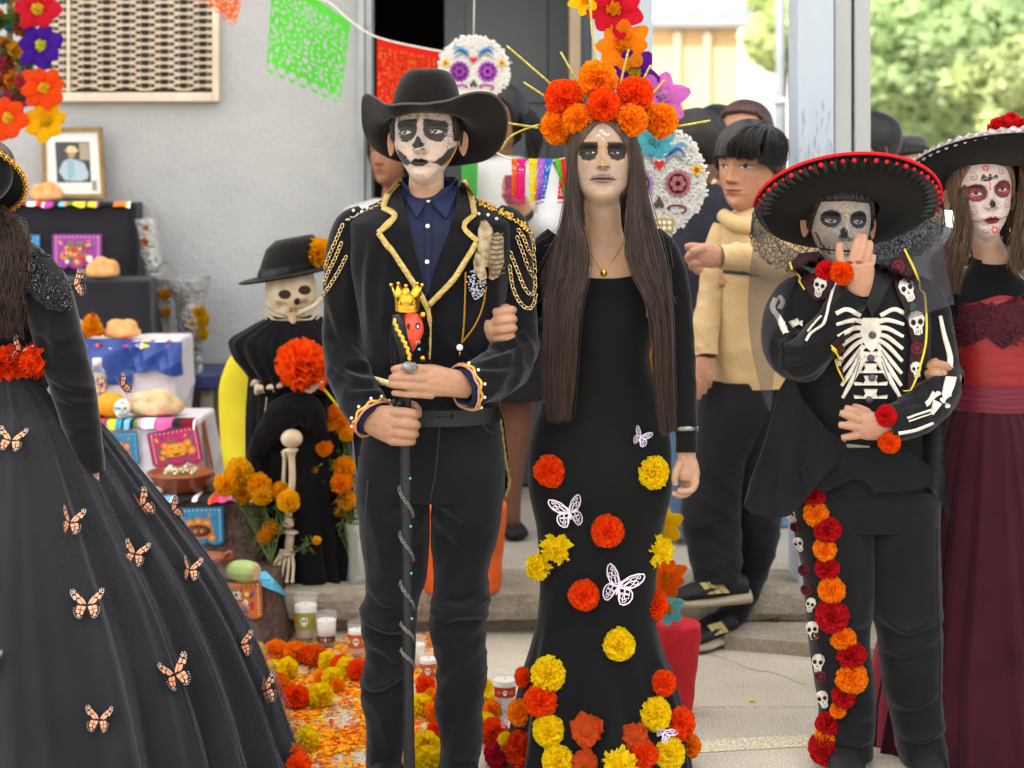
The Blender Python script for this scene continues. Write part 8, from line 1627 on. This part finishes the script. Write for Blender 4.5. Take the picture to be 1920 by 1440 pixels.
for k in range(3): bone([(545,594 + k * 7,5.70),(520 - k * 3,592 + k * 9,5.72),(498,578 + k * 10,5.76)],.005,.004, nm='rib', e=1); bone([(553,594 + k * 7,5.70),(578 + k * 3,590 + k * 9,5.72),(598,574 + k * 10,5.76)],.005,.004, nm='rib', e=1)
bone([(468,655,5.80),(474,690,5.76),(480,722,5.72)],.012,.012, nm='humerus'); bone([(480,728,5.71),(520,724,5.67),(556,716,5.64)],.010,.008, nm='radius'); bone([(478,734,5.73),(520,731,5.69),(556,721,5.66)],.008,.007, nm='ulna')
for k in range(4): bone([(556,718 + k * 2,5.64),(575 + k * 2,726 + 3 * k, 5.61),(606 - k * 5,716 + 5 * k, 5.60)],.0045,.0035, nm='finger_bone', e=1.3)
bone([(546,838,5.62),(548,900,5.63),(540,990,5.66)],.013,.010, nm='tibia', e=1.9); bone([(534,842,5.64),(532,920,5.65),(540,990,5.68)],.007,.006, nm='fibula')
mk('knee', *ball(P(547,822,5.62),.036,24,16,(1,.9,.85)), M_bn, skf); bone([(545,995,5.67),(540,1040,5.68)],.016,.014, nm='ankle')
for k in range(5): bone([(530 + k * 4,1030,5.68),(514 + k * 9,1060,5.66),(504 + k * 11,1094,5.64)],.006,.005, nm='toe_bone', e=1.5)
R = vrings([(596,500,604,5.78,.09),(612,470,628,5.79,.12),(640,432,668,5.80,.15),(665,440,672,5.80,.155),(705,470,664,5.80,.15),(730,480,660,5.80,.14)],50,120); ca = R.copy(); mk('cape', *loft(push(R, pleats(50,120,22, np.linspace(.002,.012,50),3)), False, False), M_gownk, skf)
R = vrings([(600,505,600,5.80,.08),(700,470,650,5.82,.11),(790,466,655,5.80,.13),(900,470,655,5.80,.12),(1010,486,660,5.80,.11),(1088,496,668,5.80,.115)],70,110); mk('gown', *loft(push(R, pleats(70,110,15, np.linspace(.002,.016,70),6)), False, False), M_gownk, skf)
mk('knee_drape', *loft(push(trings(pxpath([(476,858,5.70,16,.6),(500,815,5.66,24,.6),(540,770,5.63,32,.7),(575,770,5.64,30,.7),(592,800,5.68,22,.6),(596,850,5.72,12,.5)]),50,40), creases(50,40,.008,6,1,4)), True, True), M_gownk, skf)
mb = MB(); th = np.linspace(0,2 * pi, 80, endpoint=False); c = np.array(P(538,518,5.775)); ra = math.radians(-10)
def hp_(r, d, h_): x = r * np.cos(th); z = h_ + 0 * th; return np.stack([c[0] + x * math.cos(ra) - z * math.sin(ra), c[1] + d * np.sin(th), c[2] - x * math.sin(ra) * 1 + z * math.cos(ra)],1)
hp_0 = hp_
def hp_(r, d, h_): return hp_0(r * 1.1, d * 1.1, h_ + .008)
rows = [hp_(.09,.11,0), hp_(.14,.15,-.008), hp_(.154,.165,-.002), hp_(.14,.15,.002), hp_(.093,.113,.006), hp_(.09,.105,.05), hp_(.082,.09,.1), hp_(.058,.06,.125), hp_(.02,.02,.112)]; kh = mk('hat', *loft(np.array(rows), False, True), M_felt, skf)
mk('hat_band', *loft(np.array([hp_(.0945,.1145, h_) for h_ in (.008,.032)]), False, False), mat('satin_band', '17171c', .35,.5), kh)
flower(P(597,474,5.74),(.2,-1,.3),.052, 'f2b50c', 'marigold', kh, 'hat_flower')
mk('cord', *wire([P(500,745,5.66), P(496,790,5.66), P(500,820,5.66)],.002,12,5), mat('jute', 'b8a98a', .9), skf)
big = thing('orange_flower', 'big ruffled orange crepe flower in the skeleton hand', 'paper flower', P(580,728,5.64)); inst('bloom', pom('ball', 1, 'ff6418'), P(566,684,5.62), quat_to((-.25,-.7,.9)),(.085,.085,.095), big); inst('bloom', pom('fluffy', 2, 'ff6a1c'), P(570,698,5.63), quat_to((-.2,-.3,1)),.08, big); mk('stem', *wire([P(580,700,5.63), P(612,735,5.63), P(640,770,5.65)],.004,8,6), M_yel, big)
# ------------------------------------------------------------------ marigold bunches
M_fern = mat('marigold_leaf', '4f6232', .7,.2, var=.35, vs=30)
def bunch(label, base, heads, Y, seed, vase=None):
    b = P(*base, Y); t = thing('marigold_bunch', label, 'marigolds', b, 'marigold bunches by the altar'); g = np.random.default_rng(seed); st_ = MB(); lf = MB()
    for k_, (x, y, r, c_) in enumerate(heads):
        c_ = (['ffcc1c', 'ffc014', 'ffb812'] if seed == 4 else ['ffb414', 'ffa210', 'ffc018'])[k_ % 3]; p = P(x, y, Y + g.uniform(-.04,.04)); flower(p, (g.uniform(-.4,.4),-1, g.uniform(.1,.8)), r * Y / F, c_, 'marigold', t, 'marigold'); m_ = b.lerp(p, .6) + Vector((g.uniform(-.02,.02),.02,0)); st_.add(*wire([b, m_, p],.0022,10,5))
        for k in range(16):
            q = m_.lerp(p, g.uniform(-.6,.8)); d = Vector((g.uniform(-1,1), g.uniform(-1,.4), g.uniform(-.8,.8))).normalized() * g.uniform(.02,.05); sd = d.cross(Vector((.2,1,.3))).normalized() * .004; lf.add([q, q + d * .5 + sd, q + d, q + d * .5 - sd],[(0,1,2,3)])
    st_.build('stems', M_stem, t); tag(lf.build('leaves', M_fern, t, False), kind='stuff'); return t
YM = 5.62; bunch('bunch of yellow marigolds leaning on the brown altar cloth', (508,1060),[(448,884,26, 'f2b20a'),(424,908,22, 'f0ac0a'),(485,912,24, 'f2b00a'),(490,928,20, 'efa50a'),(455,925,20, 'f0ac0a'),(526,920,17, 'f0b010'),(541,940,21, 'eda20c'),(508,990,16, 'f0a80c'),(495,1008,14, 'f0b40c'),(594,1013,8, 'e8b010')], YM, 4)
vb = bunch('bunch of orange and yellow marigolds in a tall glass vase', (668,1070),[(620,790,20, 'f2a90c'),(640,796,20, 'f0a00c'),(650,812,16, 'f0a40c'),(612,822,18, 'ee950c'),(608,840,16, 'f0a80c'),(585,877,16, 'ee8a0a'),(644,876,22, 'ec8a0c'),(640,906,20, 'f0b410'),(650,938,18, 'dba814'),(637,953,18, 'ecab10'),(630,776,18, 'f0a40c')],5.72,6); vc = P(670,0,5.72); vc.z = KT
mk('vase', *lathe([(0,.0),(.038,.001),(.036,.02),(.03,.06),(.034,.16),(.042,.2),(.039,.2),(.031,.16),(.027,.06),(.03,.02),(0,.015)], vc, 24), sheer('vase_glass', 'd4ddd4', .25,.05), vb)
# ------------------------------------------------------------------ candles and flowers on the ground
M_wax = mat('white_wax', 'e9e4da', .5,.3); M_jar = sheer('jar_glass', 'f4f6f6', .14,.05)
def candle(px, pyb, w_, h_, label, bands):
    Y = 5120 / (pyb - YH); c = P(px, 0, Y); c.z = 0; r = w_ / 2 * Y / F; H = h_ * Y / F; t = thing('candle', label, 'candle', c, 'jar candles around the petal carpet')
    mk('jar', *lathe([(0,0),(r * .82,0),(r * .84,.01),(r, H),(r * .94, H),(r * .78,.015),(0,.014)], c, 28), M_jar, t); mk('wax', *lathe([(0,.016),(r * .76,.017),(r * .89, H * .78),(r * .8, H * .775),(0, H * .77)], c, 24), M_wax, t); mk('wick', *wire([c + Vector((0,0, H * .77)), c + Vector((.001,0, H * .83))],.001,3,4), M_socket, t)
    for z0, z1, col in bands:
        a = np.linspace(-1.15,1.15,16) - pi / 2; rr = lambda z: r * (.84 + .16 * z) + .0012; mk('candle_label', np.array([[(c.x + rr(z) * math.cos(q), c.y + rr(z) * math.sin(q), H * z) for q in a] for z in (z0, z1)]).reshape(-1,3), gridf(2,16, False), flatm(col), t)
        zc = (z0 + z1) / 2; k = H * (z1 - z0) * .34; mb = MB()
        for dx, dz, sx, sz, m_ in ((0,.1,.7,.7,0),(0,-.5,.45,.35,0),(-.28,.15,.2,.2,1),(.28,.15,.2,.2,1),(-1.7,0,.55,.5,2),(1.7,0,.55,.5,2)):
            pts = [(c.x + k * (dx + sx * math.cos(q)), c.y - math.sqrt(max(0,(rr(zc) + .001) ** 2 - (k * (dx + sx * math.cos(q))) ** 2)) - .0006 * (m_ == 1), H * zc + k * (dz + sz * math.sin(q))) for q in np.linspace(0,6.28,11)[:-1]]; mb.add(pts, [tuple(range(10))], m_)
        mb.build('label_print', [flatm('efe9dc'), flatm('2a2426'), flatm('d9742a' if col != 'c4612a' else 'e8b070')], t, False)
for a in ((573,1202,47,88, 'tallest jar candle with a green skull label by the brown cloth', [(.3,.66, '9aa54a')]),(612,1212,41,64, 'jar candle with a dark skull band, second from the brown cloth', [(.18,.36, '4a4238')]),(669,1232,36,66, 'jar candle with orange label half behind the trouser leg', [(.3,.7, 'c4612a')]),(782,1256,34,62, 'plain jar candle glimpsed just right of the staff', []),(803,1286,36,66, 'jar candle with orange skull label between the trouser legs', [(.3,.68, 'c4612a')]),(947,1336,46,80, 'pink tinted jar candle with red print left of the dress', [(.42,.66, 'b8302c')])): candle(*a)
G0 = [(478,1226,24, YELL, 'leftmost yellow ball flower at the back of the petal carpet'),(516,1222,23, ORANGE, 'orange ball flower next to the leftmost yellow one'),(551,1224,23, ORANGE, 'second orange ball flower in the back row'),(580,1228,20, REDOR, 'red orange ball flower behind the candles'),(596,1232,22, 'ee6a0a', 'orange ball flower left of the candle row gap'),(615,1240,20, YELL, 'yellow ball flower below the banded candle'),(638,1246,19, REDOR, 'red ball flower between two yellow ones'),(650,1252,21, YELL, 'yellow ball flower nearest the orange candle'),(672,1258,22, REDOR, 'red orange ball flower touching the left trouser leg'),
    (492,1248,20, ORANGE, 'small orange ball flower in the second row'),(512,1262,26, YELL, 'large yellow ball flower over the orange one'),(538,1254,22, YELL, 'yellow ball flower right of the large yellow one'),(518,1286,26, 'f2860a', 'orange ball flower under the large yellow one'),(555,1308,25, REDOR, 'red ball flower at the front left of the cluster'),(600,1304,25, YELL, 'yellow ball flower beside the front red one'),(624,1272,22, YELL, 'yellow ball flower in the middle of the carpet'),(604,1274,16, ORANGE, 'small orange ball flower in the middle'),(632,1286,14, ORANGE, 'tiny orange ball flower on the middle yellow one'),
    (574,1386,24, YELL, 'lone yellow ball flower on the petals in front'),(548,1420,26, 'f07010', 'orange ball flower at the gown hem'),(560,1436,24, REDOR, 'red ball flower at the gown hem'),(797,1285,19, REDOR, 'red ball flower behind the staff'),(790,1322,22, YELL, 'yellow ball flower right of the staff'),(812,1312,22, ORANGE, 'orange ball flower between the legs'),(815,1334,20, ORANGE, 'lower orange ball flower between the legs'),(800,1396,26, YELL, 'big yellow ball flower at the staff foot'),(803,1424,27, YELL, 'nearest yellow ball flower at the staff foot'),(818,1368,18, REDOR, 'red ball flower between the legs'),
    (908,1290,18, YELL, 'yellow ball flower behind the right trouser leg'),(914,1316,18, YELL, 'yellow ball flower right of the trouser leg'),(922,1330,18, ORANGE, 'orange ball flower by the pink candle'),(912,1356,20, YELL, 'yellow ball flower under the pink candle'),(926,1374,28, REDOR, 'large red orange ball flower left of the dress'),(934,1414,26, 'c81e3a', 'crimson ball flower at the dress hem')]
for x, y, r, c_, lab in G0:
    Y = 5120 / (y + r * .86 - YH); o = flower(P(x, y, Y),(rnd.uniform(-.5,.5),-.7,1), r * Y / F, c_, 'ball', None, 'ball_flower'); tag(o, lab, 'paper flower', 'ball flowers laid on the ground')
g = np.random.default_rng(77); v, f, fm = [],[],[]
while len(f) < 9500:
    x, y = g.uniform(430,860),1190 + 260 * g.random() ** .8; Y = 5120 / (y - YH); d = math.sin(x * .021 + y * .05) + math.sin(x * .043 - y * .031) + .7 * math.sin(y * .11)
    if d + g.normal(0,.9) < -.6 or (y > 1415 and g.random() < .7): continue
    p = P(x, y, Y); a = g.uniform(0,6.28); s = g.uniform(.006,.013); t = g.uniform(-.5,.5); k = len(v); ca_, sa_ = math.cos(a), math.sin(a); z = g.uniform(.0015,.007)
    for u, w_, h_ in ((-1,0,0),(0,-.55, t * s),(1,0,.3 * s),(0,.55,-t * s * .4)): v.append((p.x + s * (u * ca_ - w_ * sa_), p.y + s * (u * sa_ + w_ * ca_), z + max(0, h_)))
    f.append((k, k + 1, k + 2, k + 3)); fm.append(int(g.choice([0,0,2,1,2,3])))
pet = mk('petal_carpet', v, f, [crepe('ffb01a'), crepe('fa8416'), crepe('ffd834'), crepe('ea5812')], None, False, fm, org=(0,5,0)); tag(pet, 'carpet of loose yellow and orange petals on the concrete', 'petals', None, 'stuff')
for x, y, s, lab in ((1390,1176,.075, 'crumpled yellow crepe scrap by the kerb'),(1410,1316,.014, 'tiny yellow petal alone on the concrete')): Y = 5120 / (y - YH); o = inst('paper_scrap', pom('flat', 1, YELL), P(x, y, Y) + Vector((0,0,.004)), None, (s * .6, s * .6, s * .25)); tag(o, lab, 'paper scrap')
# ------------------------------------------------------------------ flower arch: garland columns and wrapped buckets
def wrapped_bucket(label, px, py0, py1, Y, r0, r1, col, z0):
    R = trings(pxpath([(px, py1, Y, r1 * .8),(px, py1 - 4, Y, r1),(px - 1,(py0 + py1) / 2 + 20, Y, (r0 + r1) / 2),(px, py0 + 30, Y, r0),(px, py0 + 4, Y, r0),(px, py0, Y, r0 * .9)]),40,48,1., (0,1,0)); t = thing('wrapped_bucket', label, 'bucket', (P(px, 0, Y).x, Y, z0)); mk('paper_wrap', *loft(push(R, creases(40,48,.009,5,2,3,6,.5))), mat('wrap_' + col, col, .6,.3,0,.2,50,.1,9, transl=.1), t); return t
YG = 4.84; arc = thing('flower_garland', 'tall column of big paper flowers rising behind the flower crown', 'garland', (P(1262,0, YG).x, YG, .3))
wrapped_bucket('red paper wrapped bucket holding the flower column', 1272,1166,1337, YG, 42,26, 'c9242c', 0); wrapped_bucket('orange paper wrapped bucket standing on the walkway edge', 866,940,1106,5.66,84,72, 'e8641c', KT)
mk('pole', *wire([P(1262,1240, YG), P(1240,1000, YG), P(1215,700, YG), P(1205,400, YG), P(1180,150, YG), P(1140,-60, YG)],.009,40,8), mat('bamboo', '8f8a5a', .7), arc)
for k, (x, y, r, c_, cc, n_) in enumerate(((1100,2,34, 'f2c414', GOLD, (-.4,-1,.2)),(1150,18,58, 'd31f35', 'f0a818', (0,-1,.1)),(1166,88,56, 'f28a14', 'f09a18', (.1,-1,.1)),(1188,140,54, '5d1c8c', 'c2b038', (.1,-1,0)),(1236,184,56, 'd873c6', 'd9a0d0', (.5,-1,.2)),(1226,268,40, '5ab4c2', '7fc8d0', (.1,-1,.3)),(1216,560,50, 'f2c414', GOLD, (.1,-1,0)),(1218,668,52, 'f28a14', 'f2c414', (.1,-1,0)),(1222,780,48, '5d1c8c', GOLD, (.1,-1,0)),(1236,990,46, 'f0c010', 'e8d040', (.3,-1,.2)),(1244,1082,44, 'f26a10', 'f0a020', (.3,-1,0)),(1250,1140,36, '6cc0c4', 'e09a30', (.4,-1,.1)))): lily(P(x, y, YG - .03), n_, r * YG / F, c_, cc, arc, k % 4)
YL = 6.1; al_ = thing('flower_garland', 'bright paper flower garland hanging over the framed picture', 'garland', P(60,262, YL))
for k, (x, y, r, c_, cc) in enumerate(((74,18,50, 'cf2036', 'e8d040'),(80,86,48, '4a1f9c', 'e0dc50'),(84,166,47, 'f0521a', 'f0cc30'),(90,228,44, 'f0b810', 'e8c020'),(18,222,46, 'f0521a', 'f0d040'),(60,-60,50, 'f0b810', 'e8c020'))): lily(P(x, y, YL),(.05 * (k % 3 - 1),-1,.05), r * YL / F, c_, cc, al_, k % 3 + (1 if k == 3 else 0))
for k in range(40): x, y = rnd.uniform(-25,50), rnd.uniform(-30,200); inst('filler_flower', pom('fluffy', k % 4,['d9457a', '4a8fa8', '5f8f4a', 'e08a2c', 'd9a03a', 'b05a40', '88a8b8'][k % 7]), P(x, y, YL + .06), quat_to((rnd.uniform(-.5,.5),-1, rnd.uniform(-.4,.4))), rnd.uniform(13,22) * YL / F, al_)
mk('pole', *wire([P(20,-60, YL + .08), P(18,120, YL + .09), P(20,260, YL + .09)],.012,10,8), MATS['bamboo'], al_)
# ------------------------------------------------------------------ cut paper banners
def cutpaper(c): return mat('tissue_' + c, c, .7,.2, transl=.45)
bn = thing('paper_banner', 'string of large cut paper flags, orange, green and red, across the wall', 'banner', P(640,190,6.3)); YB2 = 6.3
mk('string', *wire([P(300,-70, YB2), P(470,-18, YB2), P(606,0, YB2), P(660,42, YB2), P(707,70, YB2), P(835,98, YB2), P(960,118, YB2)],.0035,50,5), mat('white_string', 'dcd8d0', .8), bn)
paper_flag([(512,-60),(657,42),(638,196),(498,134)], YB2,84,84, picado(3,80), 'green_flag', bn, cutpaper('63d84a'),.02); paper_flag([(352,-110),(462,-30),(440,52),(340,-30)], YB2,50,50, picado(5,60), 'orange_flag', bn, cutpaper('f0692a'),.01)
paper_flag([(707,71),(838,98),(842,240),(706,205)], YB2,70,70, picado(8,90), 'red_flag', bn, cutpaper('e02420'),.012); paper_flag([(709,76),(836,102),(838,236),(708,200)], YB2 + .03,50,50, picado(11,60), 'amber_flag', bn, cutpaper('f2a02a'),.01)
sm_ = thing('paper_banner', 'small string of narrow bright paper strips between hat and long hair', 'banner', P(1010,385,5.2)); mk('string', *wire([P(925,284,5.2), P(960,299,5.2), P(1010,305,5.2), P(1072,296,5.2), P(1120,300,5.2)],.003,30,5), MATS['white_string'], sm_)
for (x0, x1, xb0, xb1, yb, c_) in ((959,970,960,968,374, 'f2701c'),(970,987,967,982,382, 'f02a8a'),(991,1008,993,1006,386, 'f2e21c'),(1008,1022,1003,1014,384, 'c86ae0'),(1022,1036,1012,1020,381, '3a7ae0'),(1038,1050,1060,1068,380, '6cd03c'),(1052,1069,1044,1058,382, 'e8302c')): paper_flag([(x0,297),(x1,298),(xb1, yb),(xb0, yb)],5.195,14,60, picado(int(x0),26), 'paper_strip', sm_, cutpaper(c_),.008,4)
# ------------------------------------------------------------------ white fringed skull cut-outs
M_fr = mat('white_fringe', 'e9e7e2', .8,.2, transl=.2)
def skull_sign(label, cx, cy, w_, h_, Y, jaw, ec, seed, hang):
    g = np.random.default_rng(seed); t = thing('skull_cutout', label, 'decoration', P(cx, cy + h_, Y), 'fringed skull cutouts')
    T = lambda x, y: (cx + x * w_, cy + y * h_)
    out_ = [T(math.sin(a) * (1 if -math.cos(a) < .25 else 1 - .42 * sm(.25,1., np.array(-math.cos(a)))),-math.cos(a)) for a in np.linspace(0,2 * pi, 40, endpoint=False)]
    mk('board', *plate(out_, Y, .03), M_fr, t, False); A = np.array(out_); v, f = [],[]
    XYs = g.uniform(-1,1,(5200,2)) * (w_, h_) + (cx, cy); XYs = XYs[inside_many(A, XYs[:, 0], XYs[:, 1])]
    for x, y in XYs:
        p = np.array(P(x, y, Y - .001)); a = g.uniform(0,6.28); s = g.uniform(.004,.009); e = np.array([math.cos(a),0, math.sin(a)]); n_ = np.array([0,-1,0]); q = np.cross(e, n_) * .0035; i = len(v); m_ = p + e * s * .6 + n_ * g.uniform(.004,.009); z = p + e * s * 1.6 + n_ * g.uniform(.001,.007); v += [p - q, p + q, m_ + q, m_ - q, z + q, z - q]; f += [(i, i + 1, i + 2, i + 3),(i + 3, i + 2, i + 4, i + 5)]
    tag(mk('fringe', v, f, M_fr, t, False), kind='stuff'); D = .012
    def put(poly, c_, d): mk_.add(*plate(poly, Y - D - d, .0015), ms_(c_))
    mk_ = MB(); L_ = []
    def ms_(c_):
        if c_ not in L_: L_.append(c_)
        return L_.index(c_)
    for s, c_ in ((-1, ec[0]),(1, ec[1])):
        ex, ey = s * .40,.0; r = .27 * w_; C = T(ex, ey); put([(C[0] + r * (1 + .07 * math.cos(14 * a)) * math.cos(a), C[1] + r * 1.05 * (1 + .07 * math.cos(14 * a)) * math.sin(a)) for a in np.linspace(0,2 * pi, 84, endpoint=False)], c_, 0); put(poly_ell(*C, r * .74, r * .8,20), '231a1e', .002)
        for a in np.linspace(0,2 * pi, 7)[:-1]: put(poly_ell(C[0] + r * .42 * math.cos(a), C[1] + r * .42 * math.sin(a), r * .23, r * .23,9), c_, .004)
        put(poly_ell(*C, r * .18, r * .18,9), '17141a', .006)
        for k in range(3): a0 = T(s * .12,-.36 - .1 * k); a1 = T(s * (.3 + .1 * k),-.52 - .09 * k); a2 = T(s * (.55 + .02 * k),-.38 - .12 * k); q = cr(np.array([a0, a1, a2]),10); n_ = np.stack([-np.gradient(q[:, 1]), np.gradient(q[:, 0])],1); n_ /= np.linalg.norm(n_, axis=1)[:, None]; wd = (2.4 * np.sin(np.linspace(.3,3,10)))[:, None] * w_ / 62; put([tuple(x) for x in np.vstack([q + n_ * wd, (q - n_ * wd)[::-1]])],['7a8a94', '2f5aa8', '5aa0c8'][k],0)
        sw = [T(s * (.28 + .02 * k + .13 * math.cos(k * .55 + 2)),.42 + .055 * math.sin(k * .55 + 2) + .004 * k) for k in range(12)]; q = np.array(sw); n_ = np.stack([-np.gradient(q[:, 1]), np.gradient(q[:, 0])],1); n_ /= np.linalg.norm(n_, axis=1)[:, None]; put([tuple(x) for x in np.vstack([q + n_ * 1.8,(q - n_ * 1.8)[::-1]])], ec[2],0)
        for a in np.linspace(0,2 * pi, 6)[:-1]: C2 = T(s * .8,-.24); put(poly_ell(C2[0] + .075 * w_ * math.cos(a), C2[1] + .075 * w_ * math.sin(a),.06 * w_, .05 * w_, 8), 'd8c23a', 0)
        put(poly_ell(*T(s * .8,-.24),.05 * w_, .05 * w_, 8), 'c82a34', .002); put([T(0,.22), T(s * .11,.38), T(s * .07,.45), T(0,.4)], '4a443e', .001)
    put([T(0,-.22), T(.11,-.34), T(.08,-.42), T(0,-.38), T(-.08,-.42), T(-.11,-.34)], 'cf1f2c', .002)
    put([T(-.32,.62), T(.32,.62), T(.30,.86), T(-.30,.86)], 'b89a3a', 0)
    for i in range(5):
        for j in range(2): put(poly_ell(*T(-.22 + .11 * i, .69 + .1 * j),.045 * w_, .04 * h_, 8), 'e8e2da', .002)
    mk_.build('ornament', [flatm(c_) for c_ in L_], t, False); mk('cord', *wire([P(cx, cy - h_ * .9, Y), P(*hang, Y)],.002,4,5), MATS['white_string'], t)
skull_sign('white fringed skull cutout with purple eyes above the cowboy hat', 888,134,66,66,5.9,0,('8a2f9c', '9c3fb0', 'a83a8c'),5,(890,-60)); skull_sign('white fringed skull cutout with rose eyes beside the long hair', 1236,344,88,106,5.05,0,('a878b8', 'b0606a', '6a2044'),9,(1215,200))
